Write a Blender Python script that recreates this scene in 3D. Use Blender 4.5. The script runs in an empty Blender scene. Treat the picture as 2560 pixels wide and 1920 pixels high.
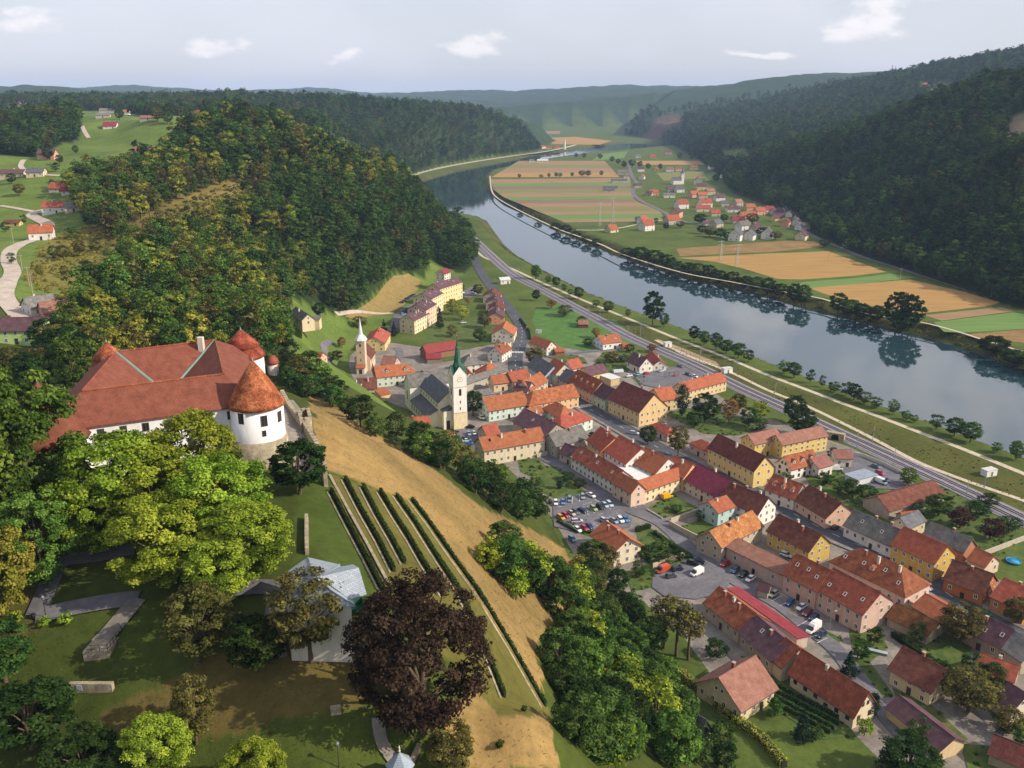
import bpy, bmesh, math, random
import numpy as np
from mathutils import Vector, Matrix

random.seed(7)
RNG = np.random.default_rng(7)
scene = bpy.context.scene
COL = scene.collection

# ------------------------------------------------------------------ camera
CAM_Z = 150.0
PITCH = math.radians(17.6)
FPX = 2240.0            # focal length in pixels of a 2560 x 1920 frame
cam_data = bpy.data.cameras.new("camera")
cam_data.sensor_width = 36.0
cam_data.lens = 36.0 * FPX / 2560.0
cam_data.clip_start = 1.0
cam_data.clip_end = 60000.0
cam = bpy.data.objects.new("camera", cam_data)
cam.location = (0, 0, CAM_Z)
cam.rotation_euler = (math.radians(90) - PITCH, 0, 0)
COL.objects.link(cam)
scene.camera = cam

# ------------------------------------------------------------------ light
SUN_AZ = math.radians(104)      # clockwise from +Y
SUN_EL = math.radians(33)
SUN_DIR = Vector((math.sin(SUN_AZ) * math.cos(SUN_EL), math.cos(SUN_AZ) * math.cos(SUN_EL), math.sin(SUN_EL)))
sun_data = bpy.data.lights.new("sun", 'SUN')
sun_data.energy = 5.0
sun_data.angle = math.radians(0.6)
sun_data.color = (1.0, 0.88, 0.72)
sun = bpy.data.objects.new("sun", sun_data)
sun.rotation_euler = SUN_DIR.to_track_quat('Z', 'Y').to_euler()
sun.location = (300, -100, 600)
COL.objects.link(sun)

world = bpy.data.worlds.new("World")
scene.world = world
world.use_nodes = True
wt = world.node_tree
wt.nodes.clear()
def wn(t, **k):
    n = wt.nodes.new(t)
    for a, b in k.items():
        setattr(n, a, b)
    return n
w_out = wn('ShaderNodeOutputWorld')
w_bg = wn('ShaderNodeBackground')
w_sky = wn('ShaderNodeTexSky', sky_type='NISHITA', sun_disc=False)
w_sky.sun_elevation = SUN_EL
w_sky.sun_rotation = SUN_AZ
w_sky.altitude = 300
w_sky.air_density = 1.0
w_sky.dust_density = 1.6
w_sky.ozone_density = 1.0
w_bg.inputs['Strength'].default_value = 0.115
# small fair-weather clouds: noise on the view direction, flattened as a cloud layer is
w_geo = wn('ShaderNodeNewGeometry')
w_sep = wn('ShaderNodeSeparateXYZ')
wt.links.new(w_geo.outputs['Incoming'], w_sep.inputs[0])
def wmath(op, a, b=None, c=None):
    n = wn('ShaderNodeMath', operation=op)
    for i, s in enumerate((a, b, c)):
        if s is None:
            continue
        if isinstance(s, (int, float)):
            n.inputs[i].default_value = s
        else:
            wt.links.new(s, n.inputs[i])
    return n.outputs[0]
w_neg = wn('ShaderNodeVectorMath', operation='SCALE')
wt.links.new(w_geo.outputs['Incoming'], w_neg.inputs[0]); w_neg.inputs['Scale'].default_value = -1.0
w_sep2 = wn('ShaderNodeSeparateXYZ'); wt.links.new(w_neg.outputs[0], w_sep2.inputs[0])
dx, dy, dz = w_sep2.outputs
az = wmath('ARCTAN2', dx, dy)
el = wmath('ARCSINE', dz)
w_comb = wn('ShaderNodeCombineXYZ')
wt.links.new(az, w_comb.inputs[0]); wt.links.new(wmath('MULTIPLY', el, 2.1), w_comb.inputs[1])
def wnoise(scale, detail, w, rough=0.55):
    n = wn('ShaderNodeTexNoise', noise_dimensions='3D')
    wt.links.new(w_comb.outputs[0], n.inputs['Vector'])
    n.inputs['Scale'].default_value = scale
    n.inputs['Detail'].default_value = detail
    n.inputs['Roughness'].default_value = rough
    return n.outputs['Fac']
puffs = wnoise(26.0, 5, 1.7, .62)
w_warp = wn('ShaderNodeTexNoise', noise_dimensions='3D'); wt.links.new(w_comb.outputs[0], w_warp.inputs['Vector'])
w_warp.inputs['Scale'].default_value = 17.0; w_warp.inputs['Detail'].default_value = 3
w_ws = wn('ShaderNodeSeparateColor'); wt.links.new(w_warp.outputs['Color'], w_ws.inputs[0])
az_w = wmath('ADD', az, wmath('MULTIPLY', wmath('SUBTRACT', w_ws.outputs[0], .5), .10))
el_w = wmath('ADD', el, wmath('MULTIPLY', wmath('SUBTRACT', w_ws.outputs[1], .5), .045))
def blob(a0, e0, ra, re):
    u = wmath('DIVIDE', wmath('SUBTRACT', az_w, math.radians(a0)), math.radians(ra))
    v = wmath('DIVIDE', wmath('SUBTRACT', el_w, math.radians(e0)), math.radians(re))
    r2 = wmath('ADD', wmath('MULTIPLY', u, u), wmath('MULTIPLY', v, v))
    return wmath('EXPONENT', wmath('MULTIPLY', r2, -1.0))
blobs = None
for b in [(-26.5, 4.2, 1.9, 1.0), (-17.0, 3.1, 3.0, .8), (-9.3, 2.5, 1.6, .5), (-2.6, 3.0, 3.2, .9), (20.5, 4.4, 3.2, 1.7), (14.5, 2.6, 3.2, .4),
          (15.5, 13.0, 4.2, 3.2), (27, 17, 10, 6), (-70, 12, 20, 5), (100, 12, 24, 6)]:
    o_ = blob(*b)
    blobs = o_ if blobs is None else wmath('MAXIMUM', blobs, o_)
dens = wmath('ADD', wmath('MULTIPLY', blobs, 1.2), wmath('MULTIPLY', wmath('SUBTRACT', puffs, 0.86), 1.7))
cl = wn('ShaderNodeMapRange', interpolation_type='SMOOTHSTEP')
wt.links.new(dens, cl.inputs[0])
cl.inputs[1].default_value = 0.0; cl.inputs[2].default_value = 0.7
cl.inputs[3].default_value = 0.0; cl.inputs[4].default_value = 0.7
veil = wn('ShaderNodeMapRange', interpolation_type='SMOOTHSTEP')
wt.links.new(wnoise(4.0, 2, 6.1), veil.inputs[0])
veil.inputs[1].default_value = 0.38; veil.inputs[2].default_value = 0.75
veil.inputs[3].default_value = 0.62; veil.inputs[4].default_value = 0.86
w_mixv = wn('ShaderNodeMix', data_type='RGBA')
wt.links.new(veil.outputs[0], w_mixv.inputs['Factor'])
wt.links.new(w_sky.outputs[0], w_mixv.inputs['A'])
w_mixv.inputs['B'].default_value = (6.6, 6.5, 7.2, 1)
w_mix = wn('ShaderNodeMix', data_type='RGBA')
wt.links.new(cl.outputs[0], w_mix.inputs['Factor'])
wt.links.new(w_mixv.outputs['Result'], w_mix.inputs['A'])
w_mix.inputs['B'].default_value = (9.0, 8.4, 8.3, 1)
wt.links.new(w_mix.outputs['Result'], w_bg.inputs['Color'])
wt.links.new(w_bg.outputs[0], w_out.inputs['Surface'])

world.cycles.sampling_method = 'MANUAL'
world.cycles.sample_map_resolution = 256
scene.view_settings.view_transform = 'Standard'
scene.view_settings.look = 'None'
scene.view_settings.exposure = 0.25
scene.view_settings.gamma = 1.0
scene.view_settings.use_curve_mapping = False
scene.cycles.use_denoising = True
scene.cycles.max_bounces = 5
scene.cycles.diffuse_bounces = 2
scene.cycles.glossy_bounces = 2
scene.cycles.transmission_bounces = 3
scene.cycles.transparent_max_bounces = 4
scene.cycles.volume_bounces = 0
scene.cycles.volume_step_rate = 4
scene.cycles.use_adaptive_sampling = True
scene.cycles.caustics_reflective = False
scene.cycles.caustics_refractive = False

# ------------------------------------------------------------------ survey: from a sight line to a place on the ground
CT, ST = math.cos(PITCH), math.sin(PITCH)
def ray(px, py):
    u = (px - 1280.0) / FPX
    v = (960.0 - py) / FPX
    return Vector((u, CT + v * ST, -ST + v * CT))
def at_z(px, py, z=0.0):
    d = ray(px, py)
    t = (z - CAM_Z) / d.z
    return Vector((d.x * t, d.y * t, z))
def at_y(px, py, Y):
    d = ray(px, py)
    t = Y / d.y
    return Vector((d.x * t, Y, CAM_Z + d.z * t))
def project(x, y, z):
    dz = z - CAM_Z
    dep = y * CT - dz * ST
    up = y * ST + dz * CT
    return 1280.0 + FPX * x / dep, 960.0 - FPX * up / dep

# ------------------------------------------------------------------ terrain height
CTRL = []
def cz(px, py, z):
    p = at_z(px, py, z); CTRL.append((p.x, p.y, z))
def cy(px, py, Y, dz=0.0):
    p = at_y(px, py, Y); CTRL.append((p.x, p.y, p.z + dz))
for a in [(100,1520,73),(300,1480,74),(150,1330,76),(400,1350,77),(620,1500,75),(560,1300,78),(740,1350,77),(700,1250,78),(790,1260,77),(650,1165,79),
          (740,1090,80),(760,1020,80),(710,960,80),(300,1100,80),(150,1150,79),(0,1250,77),
          (828,1229,76.6),(958,1477,75.6),(824,1188,76),(970,1455,74.4),(863,1197,74.4),(981,1422,73),(908,1216,72.6),(1010,1402,71.4),
          (951,1227,70.8),(1051,1396,69.8),(1150,1560,68),(992,1239,69),(1149,1477,68),(1260,1745,65),(1031,1250,67.2),(1196,1480,66.2),(1363,1765,62),
          (800,1075,77),(785,1020,77),(830,1150,75.5),(960,1130,57),(1060,1200,52),(1150,1270,46),(1210,1250,33),(1100,1160,40),(1000,1085,36),(900,1050,50),
          (1300,1300,22),(1300,1380,31),(1400,1440,13),(1250,1400,43),(1330,1560,40),(1200,1350,50),(1440,1500,11),(1080,1065,6),(1000,1040,9),
          (1200,1120,6),(1290,1200,4),(880,960,22),(820,960,38),(760,900,44),(720,880,52),
          (1250,1800,57),(1200,1900,57),(1000,1900,62),(800,1800,68),(500,1800,67),(300,1750,68),(100,1850,64),(0,1700,69),(500,1915,63),
          (1000,1700,70),(1400,1700,38),(1500,1800,29),(1450,1900,37),(1550,1650,10),(1600,1850,20),(1700,1910,9)]:
    cz(*a)
CTRL += [(-75,185,80),(-95,160,80),(-62,212,79),(-98,212,76),(-75,250,58),(-110,262,54),(-40,262,44),(-33,232,60),(-135,230,67),
         (0,60,56),(0,0,52),(-80,60,60),(60,60,32),(90,0,22),(-150,100,66),(-160,200,67),(-210,300,62),(-60,300,45),(-110,310,47),(-150,330,50),(-30,330,28)]
for a in [(820,870,8),(760,860,22),(745,800,34),(860,770,14),(900,720,18),(1000,700,14),(640,840,44),(1050,690,10),(1120,660,8)]:
    cz(*a)
for a in [(135,530,680),(30,640,480),(100,590,600),(0,700,400),(60,800,350),(130,880,300),(50,860,330),(40,440,850),(110,390,930),
          (300,296,1190),(380,302,1150),(230,304,1210),(440,312,1100),(340,385,1000),(280,322,1150),(400,350,1060),(180,360,1080),(460,390,1000),(100,310,1250),(0,320,1300),(-300,330,1300),(-300,560,600),(-200,760,380),
          (300,700,450),(200,620,520),(450,540,620),(400,620,540),(560,700,500),(620,760,470),(640,480,720),(540,430,760),(300,520,640),
          (700,600,640),(800,600,680),(900,600,720),(1000,600,760),(850,480,800),(960,480,860),(1050,540,860),(1110,600,850),
          (500,330,900),(600,315,920),(760,350,960),(860,385,980),(960,440,1000),(1050,500,980),(1130,590,960),
          (640,330,1250),(900,420,1300),(760,300,1500),
          (300,262,2500),(100,255,2800),(0,262,3000),(-400,262,3000),(600,255,2400),(130,208,5200),(250,236,5000),(0,228,5600),(-500,236,5600),
          (330,217,9000),(560,240,8000),(740,230,9000),(830,222,10000),(900,232,10000),(1000,240,9500),(1150,230,9000),(1300,228,9000),(1500,215,8500),(1720,214,8000),
          (640,268,2300),(800,268,2200),(1000,270,2300),(1150,283,2600),(1240,293,2800),(1300,336,2820),(850,345,1900),(1000,350,2150),(1150,345,2500),
          (1450,250,6500),(1350,272,6200),(1620,234,6000),(1750,255,4500),(1700,305,3900),(1900,200,5000),(2050,190,5000),(2150,186,5000),(2000,255,3500),(1880,330,2700),(1780,345,3000),
          (2200,205,3300),(2350,175,3000),(2480,150,2900),(2560,138,2800),(2900,120,2800),(2300,225,2600),(2480,240,2200),(2100,280,2600),(1960,330,2400),
          (2480,225,1300),(2600,215,1200),(2900,210,1100),(2300,272,1400),(2150,325,1500),(2050,365,1550),(1950,410,1600),(1860,450,1600),
          (2560,380,920),(2560,470,860),(2300,480,1050),(2200,400,1250),(2560,600,760),(2400,600,860),(2250,560,980),(2100,500,1300),(2700,500,820),(2900,600,700),
          (2400,270,1800),(2250,300,1900),(2100,350,2000)]:
    cy(*a)
CTRL += [(-3000,12000,150),(3000,12000,200),(8000,9000,250),(-8000,9000,200),(-600,100,60),(-900,600,90),(900,300,60),(1500,500,140),(1600,1000,200),(2500,1500,260),
         (0,-400,40),(-500,-300,50),(500,-300,30),(14000,14000,250),(-14000,14000,220),(0,16000,200)]
CP = np.array(CTRL, float)
_d = np.sqrt(((CP[:, None, :2] - CP[None, :, :2]) ** 2).sum(-1))
_n = len(CP)
_A = np.zeros((_n + 3, _n + 3))
_A[:_n, :_n] = _d
_A[:_n, :_n] -= np.eye(_n) * 1.5
_A[:_n, _n] = 1; _A[_n, :_n] = 1
_A[:_n, _n+1:] = CP[:, :2] / 1000.0; _A[_n+1:, :_n] = CP[:, :2].T / 1000.0
_W = np.linalg.solve(_A, np.concatenate([CP[:, 2], np.zeros(3)]))
def rbf(x, y):
    out = np.empty(len(x))
    for i in range(0, len(x), 20000):
        xs, ys = x[i:i+20000], y[i:i+20000]
        d = np.sqrt((xs[:, None] - CP[None, :, 0]) ** 2 + (ys[:, None] - CP[None, :, 1]) ** 2 + 9.0)
        out[i:i+20000] = d @ _W[:_n] + _W[_n] + xs / 1000 * _W[_n+1] + ys / 1000 * _W[_n+2]
    return out

def poly_px(pts, z=0.0):
    return np.array([tuple(at_z(a, b, z))[:2] for a, b in pts])
def inside(x, y, poly):
    r = np.zeros(len(x), bool)
    n = len(poly)
    for i in range(n):
        x0, y0 = poly[i]; x1, y1 = poly[(i + 1) % n]
        if y0 == y1: continue
        c = ((y0 > y) != (y1 > y)) & (x < (x1 - x0) * (y - y0) / (y1 - y0) + x0)
        r ^= c
    return r
def edge_dist(x, y, poly, closed=True):
    m = np.full(len(x), 1e9)
    n = len(poly)
    for i in range(n if closed else n - 1):
        x0, y0 = poly[i]; x1, y1 = poly[(i + 1) % n]
        dx_, dy_ = x1 - x0, y1 - y0
        L = dx_ * dx_ + dy_ * dy_ + 1e-9
        t = np.clip(((x - x0) * dx_ + (y - y0) * dy_) / L, 0, 1)
        m = np.minimum(m, np.hypot(x - x0 - t * dx_, y - y0 - t * dy_))
    return m
def sstep(a, b, x):
    t = np.clip((x - a) / (b - a), 0, 1)
    return t * t * (3 - 2 * t)

_left = poly_px([(1790,1915),(1660,1760),(1580,1640),(1510,1520),(1450,1440),(1395,1340),(1340,1262),(1250,1168),(1150,1098),(1060,1052),(980,1020),(905,985),(880,930),
                 (870,880),(930,830),(985,800),(1090,720),(1150,690),(1192,655),(1178,610),(1160,570)])
_right = poly_px([(1560,338),(1660,352),(1745,400),(1800,440),(1830,482),(1960,530),(2035,588),(2120,630),(2300,690),(2560,776)])
FLAT = np.concatenate([_left, np.array([(-75,1150),(-150,1300),(-230,1500),(-250,1700)]), poly_px([(1015,440),(1100,418),(1200,398),(1345,377),(1390,350),(1300,335)]),
                       np.array([(-200,5200),(900,5600)]), _right, np.array([(520,480),(620,300),(640,-200),(200,-200),(120,60)])])
RIVER = np.concatenate([poly_px([(2700,1215),(2560,1150),(2400,1088),(2290,1050),(2130,990),(1990,936),(1900,900),(1860,880),(1740,836),(1640,800),(1560,770),(1480,738),(1400,698),(1300,645),(1262,615),(1236,580),(1215,550)], -6.5),
                        np.array([(-45,1250),(-120,1350),(-190,1500),(-215,1700)]),
                        poly_px([(1055,452),(1150,425),(1260,404),(1350,386),(1440,374),(1560,356),(1660,356),(1700,364),(1640,370),(1560,377),(1480,384),(1380,398),(1290,415),(1222,430),(1205,450),(1213,470),(1250,500),(1300,528),(1400,580),(1480,613),(1560,645),(1700,690),
                                 (1800,712),(1920,740),(2000,765),(2130,795),(2195,814),(2310,842),(2440,880),(2560,923),(2700,980),(3000,1080)], -6.5)])
def height(x, y):
    x = np.asarray(x, float); y = np.asarray(y, float)
    z = rbf(x, y)
    ins = inside(x, y, FLAT)
    d = edge_dist(x, y, FLAT)
    near = sstep(0, 1, np.clip((np.hypot(x, y) - 250) / 700, 0, 1))
    wd = 14 + 60 * near
    r_ = np.hypot(x, y)
    free = sstep(0, 60, d) * sstep(400, 900, r_)
    z = z + free * 6 * np.sin(x * .021 + np.cos(y * .017) * 2) * np.sin(y * .019 + np.sin(x * .013) * 2)
    z = z + free * sstep(3500, 6000, r_) * 16 * (np.sin(x * .0031 + y * .0011) * np.sin(y * .0023 - x * .0007) + .5 * np.sin(x * .008) * np.sin(y * .007 + 1))
    z = np.where(ins, 0.0, np.maximum(z, 0.3) * sstep(0, 1, np.clip(d / wd, 0, 1)))
    inr = inside(x, y, RIVER)
    dr = edge_dist(x, y, RIVER)
    far = np.hypot(x, y) > 1500
    bank = np.where(inr, -6.5 - 4.0 * sstep(0, 14, dr), -6.5 * (1 - sstep(0, np.where(far, 10, 15), dr)))
    z = np.where(inr, bank, np.minimum(z, z + bank) * 1.0)
    return z
def H(x, y):
    return float(height(np.array([x]), np.array([y]))[0])
def ground(px, py):
    """first point where the sight line through (px, py) meets the land"""
    d = ray(px, py)
    ts = 40 * 1.03 ** np.arange(195)
    X, Y, Z = d.x * ts, d.y * ts, CAM_Z + d.z * ts
    h = height(X, Y)
    k = np.nonzero(Z < h)[0]
    if len(k) == 0:
        return Vector((X[-1], Y[-1], h[-1]))
    k = k[0]
    a, b = ts[max(k - 1, 0)], ts[k]
    for _ in range(2):
        tt = np.linspace(a, b, 24)
        hh = height(d.x * tt, d.y * tt)
        j = np.nonzero(CAM_Z + d.z * tt < hh)[0]
        j = j[0] if len(j) else len(tt) - 1
        a, b = tt[max(j - 1, 0)], tt[j]
    t = (a + b) / 2
    return Vector((d.x * t, d.y * t, H(d.x * t, d.y * t)))

# ------------------------------------------------------------------ object helpers
def tag(o, label=None, cat=None, group=None, kind=None):
    if label: o["label"] = label
    if cat: o["category"] = cat
    if group: o["group"] = group
    if kind: o["kind"] = kind
    return o
def mesh_obj(name, me, parent=None, mats=None):
    o = bpy.data.objects.new(name, me)
    COL.objects.link(o)
    if parent is not None: o.parent = parent
    if mats:
        for m in (mats if isinstance(mats, (list, tuple)) else [mats]):
            me.materials.append(m)
    return o
def pydata(name, verts, faces, mats=None, parent=None, smooth=False, fmat=None):
    me = bpy.data.meshes.new(name)
    me.from_pydata([tuple(v) for v in verts], [], faces)
    o = mesh_obj(name, me, parent, mats)
    if fmat is not None:
        me.polygons.foreach_set("material_index", fmat)
    if smooth:
        me.polygons.foreach_set("use_smooth", [True] * len(me.polygons))
    me.update()
    return o
def empty(name, loc=(0, 0, 0), rz=0.0):
    o = bpy.data.objects.new(name, None)
    o.empty_display_size = 0.5
    o.location = loc; o.rotation_euler = (0, 0, rz)
    COL.objects.link(o)
    return o
def fast_mesh(name, co, faces_quads, smooth=False):
    me = bpy.data.meshes.new(name)
    nv, nf, k = len(co), len(faces_quads), faces_quads.shape[1]
    me.vertices.add(nv); me.loops.add(nf * k); me.polygons.add(nf)
    me.vertices.foreach_set("co", np.asarray(co, np.float32).ravel())
    me.loops.foreach_set("vertex_index", np.asarray(faces_quads, np.int32).ravel())
    me.polygons.foreach_set("loop_start", np.arange(nf, dtype=np.int32) * k)
    me.polygons.foreach_set("loop_total", np.full(nf, k, np.int32))
    me.polygons.foreach_set("use_smooth", np.full(nf, smooth))
    me.update(calc_edges=True)
    return me

# ------------------------------------------------------------------ materials
def srgb(h):
    h = h.lstrip('#')
    c = [int(h[i:i+2], 16) / 255 for i in (0, 2, 4)]
    return tuple(((v / 12.92) if v <= .04045 else ((v + .055) / 1.055) ** 2.4) for v in c)
class Mat:
    def __init__(s, name, rough=0.8, spec=0.3):
        s.m = bpy.data.materials.new(name); s.m.use_nodes = True
        s.t = s.m.node_tree; s.t.nodes.clear()
        s.o = s.n('ShaderNodeOutputMaterial'); s.b = s.n('ShaderNodeBsdfPrincipled')
        s.b.inputs['Roughness'].default_value = rough
        s.b.inputs['Specular IOR Level'].default_value = spec
        s.l(s.b.outputs[0], s.o.inputs['Surface'])
    def n(s, t, **k):
        n = s.t.nodes.new(t)
        for a, b in k.items(): setattr(n, a, b)
        return n
    def l(s, a, b): s.t.links.new(a, b)
    def coords(s, kind='Object'):
        return s.n('ShaderNodeTexCoord').outputs[kind]
    def noise(s, vec, scale, detail=4, rough=.55):
        n = s.n('ShaderNodeTexNoise'); s.l(vec, n.inputs['Vector'])
        n.inputs['Scale'].default_value = scale; n.inputs['Detail'].default_value = detail; n.inputs['Roughness'].default_value = rough
        return n.outputs['Fac']
    def ramp(s, fac, stops):
        r = s.n('ShaderNodeValToRGB'); s.l(fac, r.inputs[0])
        e = r.color_ramp.elements
        while len(e) > 1: e.remove(e[-1])
        e[0].position = stops[0][0]; e[0].color = (*stops[0][1], 1)
        for p, c in stops[1:]:
            k = e.new(p); k.color = (*c, 1)
        return r.outputs['Color']
    def mix(s, fac, a, b, mode='MIX'):
        m = s.n('ShaderNodeMix', data_type='RGBA', blend_type=mode)
        for i, v in (('Factor', fac), ('A', a), ('B', b)):
            if isinstance(v, (int, float)): m.inputs[i].default_value = v
            elif isinstance(v, tuple): m.inputs[i].default_value = (*v, 1) if len(v) == 3 else v
            else: s.l(v, m.inputs[i])
        return m.outputs['Result']
    def map(s, fac, a, b, c, d):
        m = s.n('ShaderNodeMapRange'); s.l(fac, m.inputs[0])
        for i, v in enumerate((a, b, c, d)): m.inputs[i+1].default_value = v
        return m.outputs[0]
    def math(s, op, a, b=None):
        m = s.n('ShaderNodeMath', operation=op)
        for i, v in enumerate((a, b)):
            if v is None: continue
            if isinstance(v, (int, float)): m.inputs[i].default_value = v
            else: s.l(v, m.inputs[i])
        return m.outputs[0]
    def color(s, c):
        if isinstance(c, tuple): s.b.inputs['Base Color'].default_value = (*c, 1) if len(c) == 3 else c
        else: s.l(c, s.b.inputs['Base Color'])
        return s
    def bump(s, fac, strength=.4, dist=.1):
        b = s.n('ShaderNodeBump'); s.l(fac, b.inputs['Height'])
        b.inputs['Strength'].default_value = strength; b.inputs['Distance'].default_value = dist
        s.l(b.outputs[0], s.b.inputs['Normal'])
        return s
    def rand(s):
        return s.n('ShaderNodeObjectInfo').outputs['Random']
    def attr(s, name, out='Color'):
        return s.n('ShaderNodeAttribute', attribute_name=name).outputs[out]
_plain = {}
def plain(hexcol, rough=.7, spec=.3, metal=0.0, var=.12, scale=.6):
    k = (hexcol, rough, spec, metal)
    if k not in _plain:
        m = Mat('paint_' + hexcol.strip('#'), rough, spec)
        c = srgb(hexcol)
        nz = m.noise(m.coords(), scale, 5)
        m.color(m.mix(1.0, c, m.ramp(nz, [(.25, (1 - var,) * 3), (.75, (1 + var,) * 3)]), 'MULTIPLY'))
        m.b.inputs['Metallic'].default_value = metal
        _plain[k] = m.m
    return _plain[k]
# ------------------------------------------------------------------ land cover
def pix_mask(PX, PY, poly):
    return inside(PX, PY, np.array(poly, float))
FZ = [  # wooded slopes: outline along the sight lines, nearest and farthest Y, mix of kinds
 ('left', [(165,470),(225,450),(330,425),(400,395),(455,345),(520,297),(640,292),(760,322),(860,352),(960,400),(1050,462),(1120,545),(1190,640),(1195,685),(1150,685),(1075,655),(1060,700),(1000,682),(962,715),(930,750),
           (870,795),(800,775),(770,760),(735,745),(712,800),(735,850),(715,890),(690,905),(665,930),(560,960),(330,960),(165,1000),(160,900),(170,800),(225,770),(275,700),(330,655),(300,625),(215,560),(190,520)], 228, 1120),
 ('left', [(1100,560),(1175,560),(1215,650),(1195,690),(1150,640)], 790, 1180),
 ('mid', [(430,262),(560,240),(640,245),(1000,252),(1160,262),(1240,275),(1310,325),(1352,374),(1345,380),(1200,396),(1100,416),(1020,438),(960,405),(860,352),(640,292),(520,297)], 1180, 3300),
 ('far', [(-200,285),(60,255),(180,258),(212,320),(195,352),(150,362),(112,385),(92,408),(0,400),(-200,400)], 950, 1500),
 ('mid', [(-200,255),(60,243),(640,240),(640,290),(480,300),(400,300),(330,285),(200,275),(60,262),(-200,270)], 1420, 3600),
 ('right', [(1390,335),(1440,300),(1480,190),(1700,180),(1900,160),(2200,150),(2600,90),(3000,60),(3000,960),(2560,784),(2300,698),(2110,634),(2050,600),(2010,575),(1965,537),(1835,490),(1800,446),(1745,402),(1660,358),(1560,342),(1450,350)], 560, 4300),
]
FX = [  # open places inside the woods
 ([(300,608),(340,562),(420,522),(500,488),(570,462),(640,460),(650,490),(590,530),(500,575),(420,605),(350,630)], 300, 900),
 ([(1050,690),(985,684),(945,730),(870,800),(1000,830),(1080,760)], 300, 900),
 ([(1795,405),(1800,378),(1860,372),(1885,400),(1880,412)], 800, 3000),
 ([(2270,226),(2275,205),(2400,205),(2470,200),(2560,195),(2560,212),(2400,226)], 1900, 3500),
 ([(2508,360),(2516,310),(2535,288),(2580,285),(2600,360),(2560,372)], 700, 1300),
 ([(1600,350),(1640,300),(1690,285),(1712,290),(1705,320),(1660,345),(1625,356)], 2500, 4600),
]
def forest_mask(x, y, z):
    PX, PY = project(x, y, np.asarray(z))
    m = np.zeros(len(x), bool)
    for nm, poly, a, b in FZ:
        m |= pix_mask(PX, PY, poly) & (y > a) & (y < b)
    for poly, a, b in FX:
        m &= ~(pix_mask(PX, PY, poly) & (y > a) & (y < b))
    return m & ~inside(x, y, FLAT)

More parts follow.
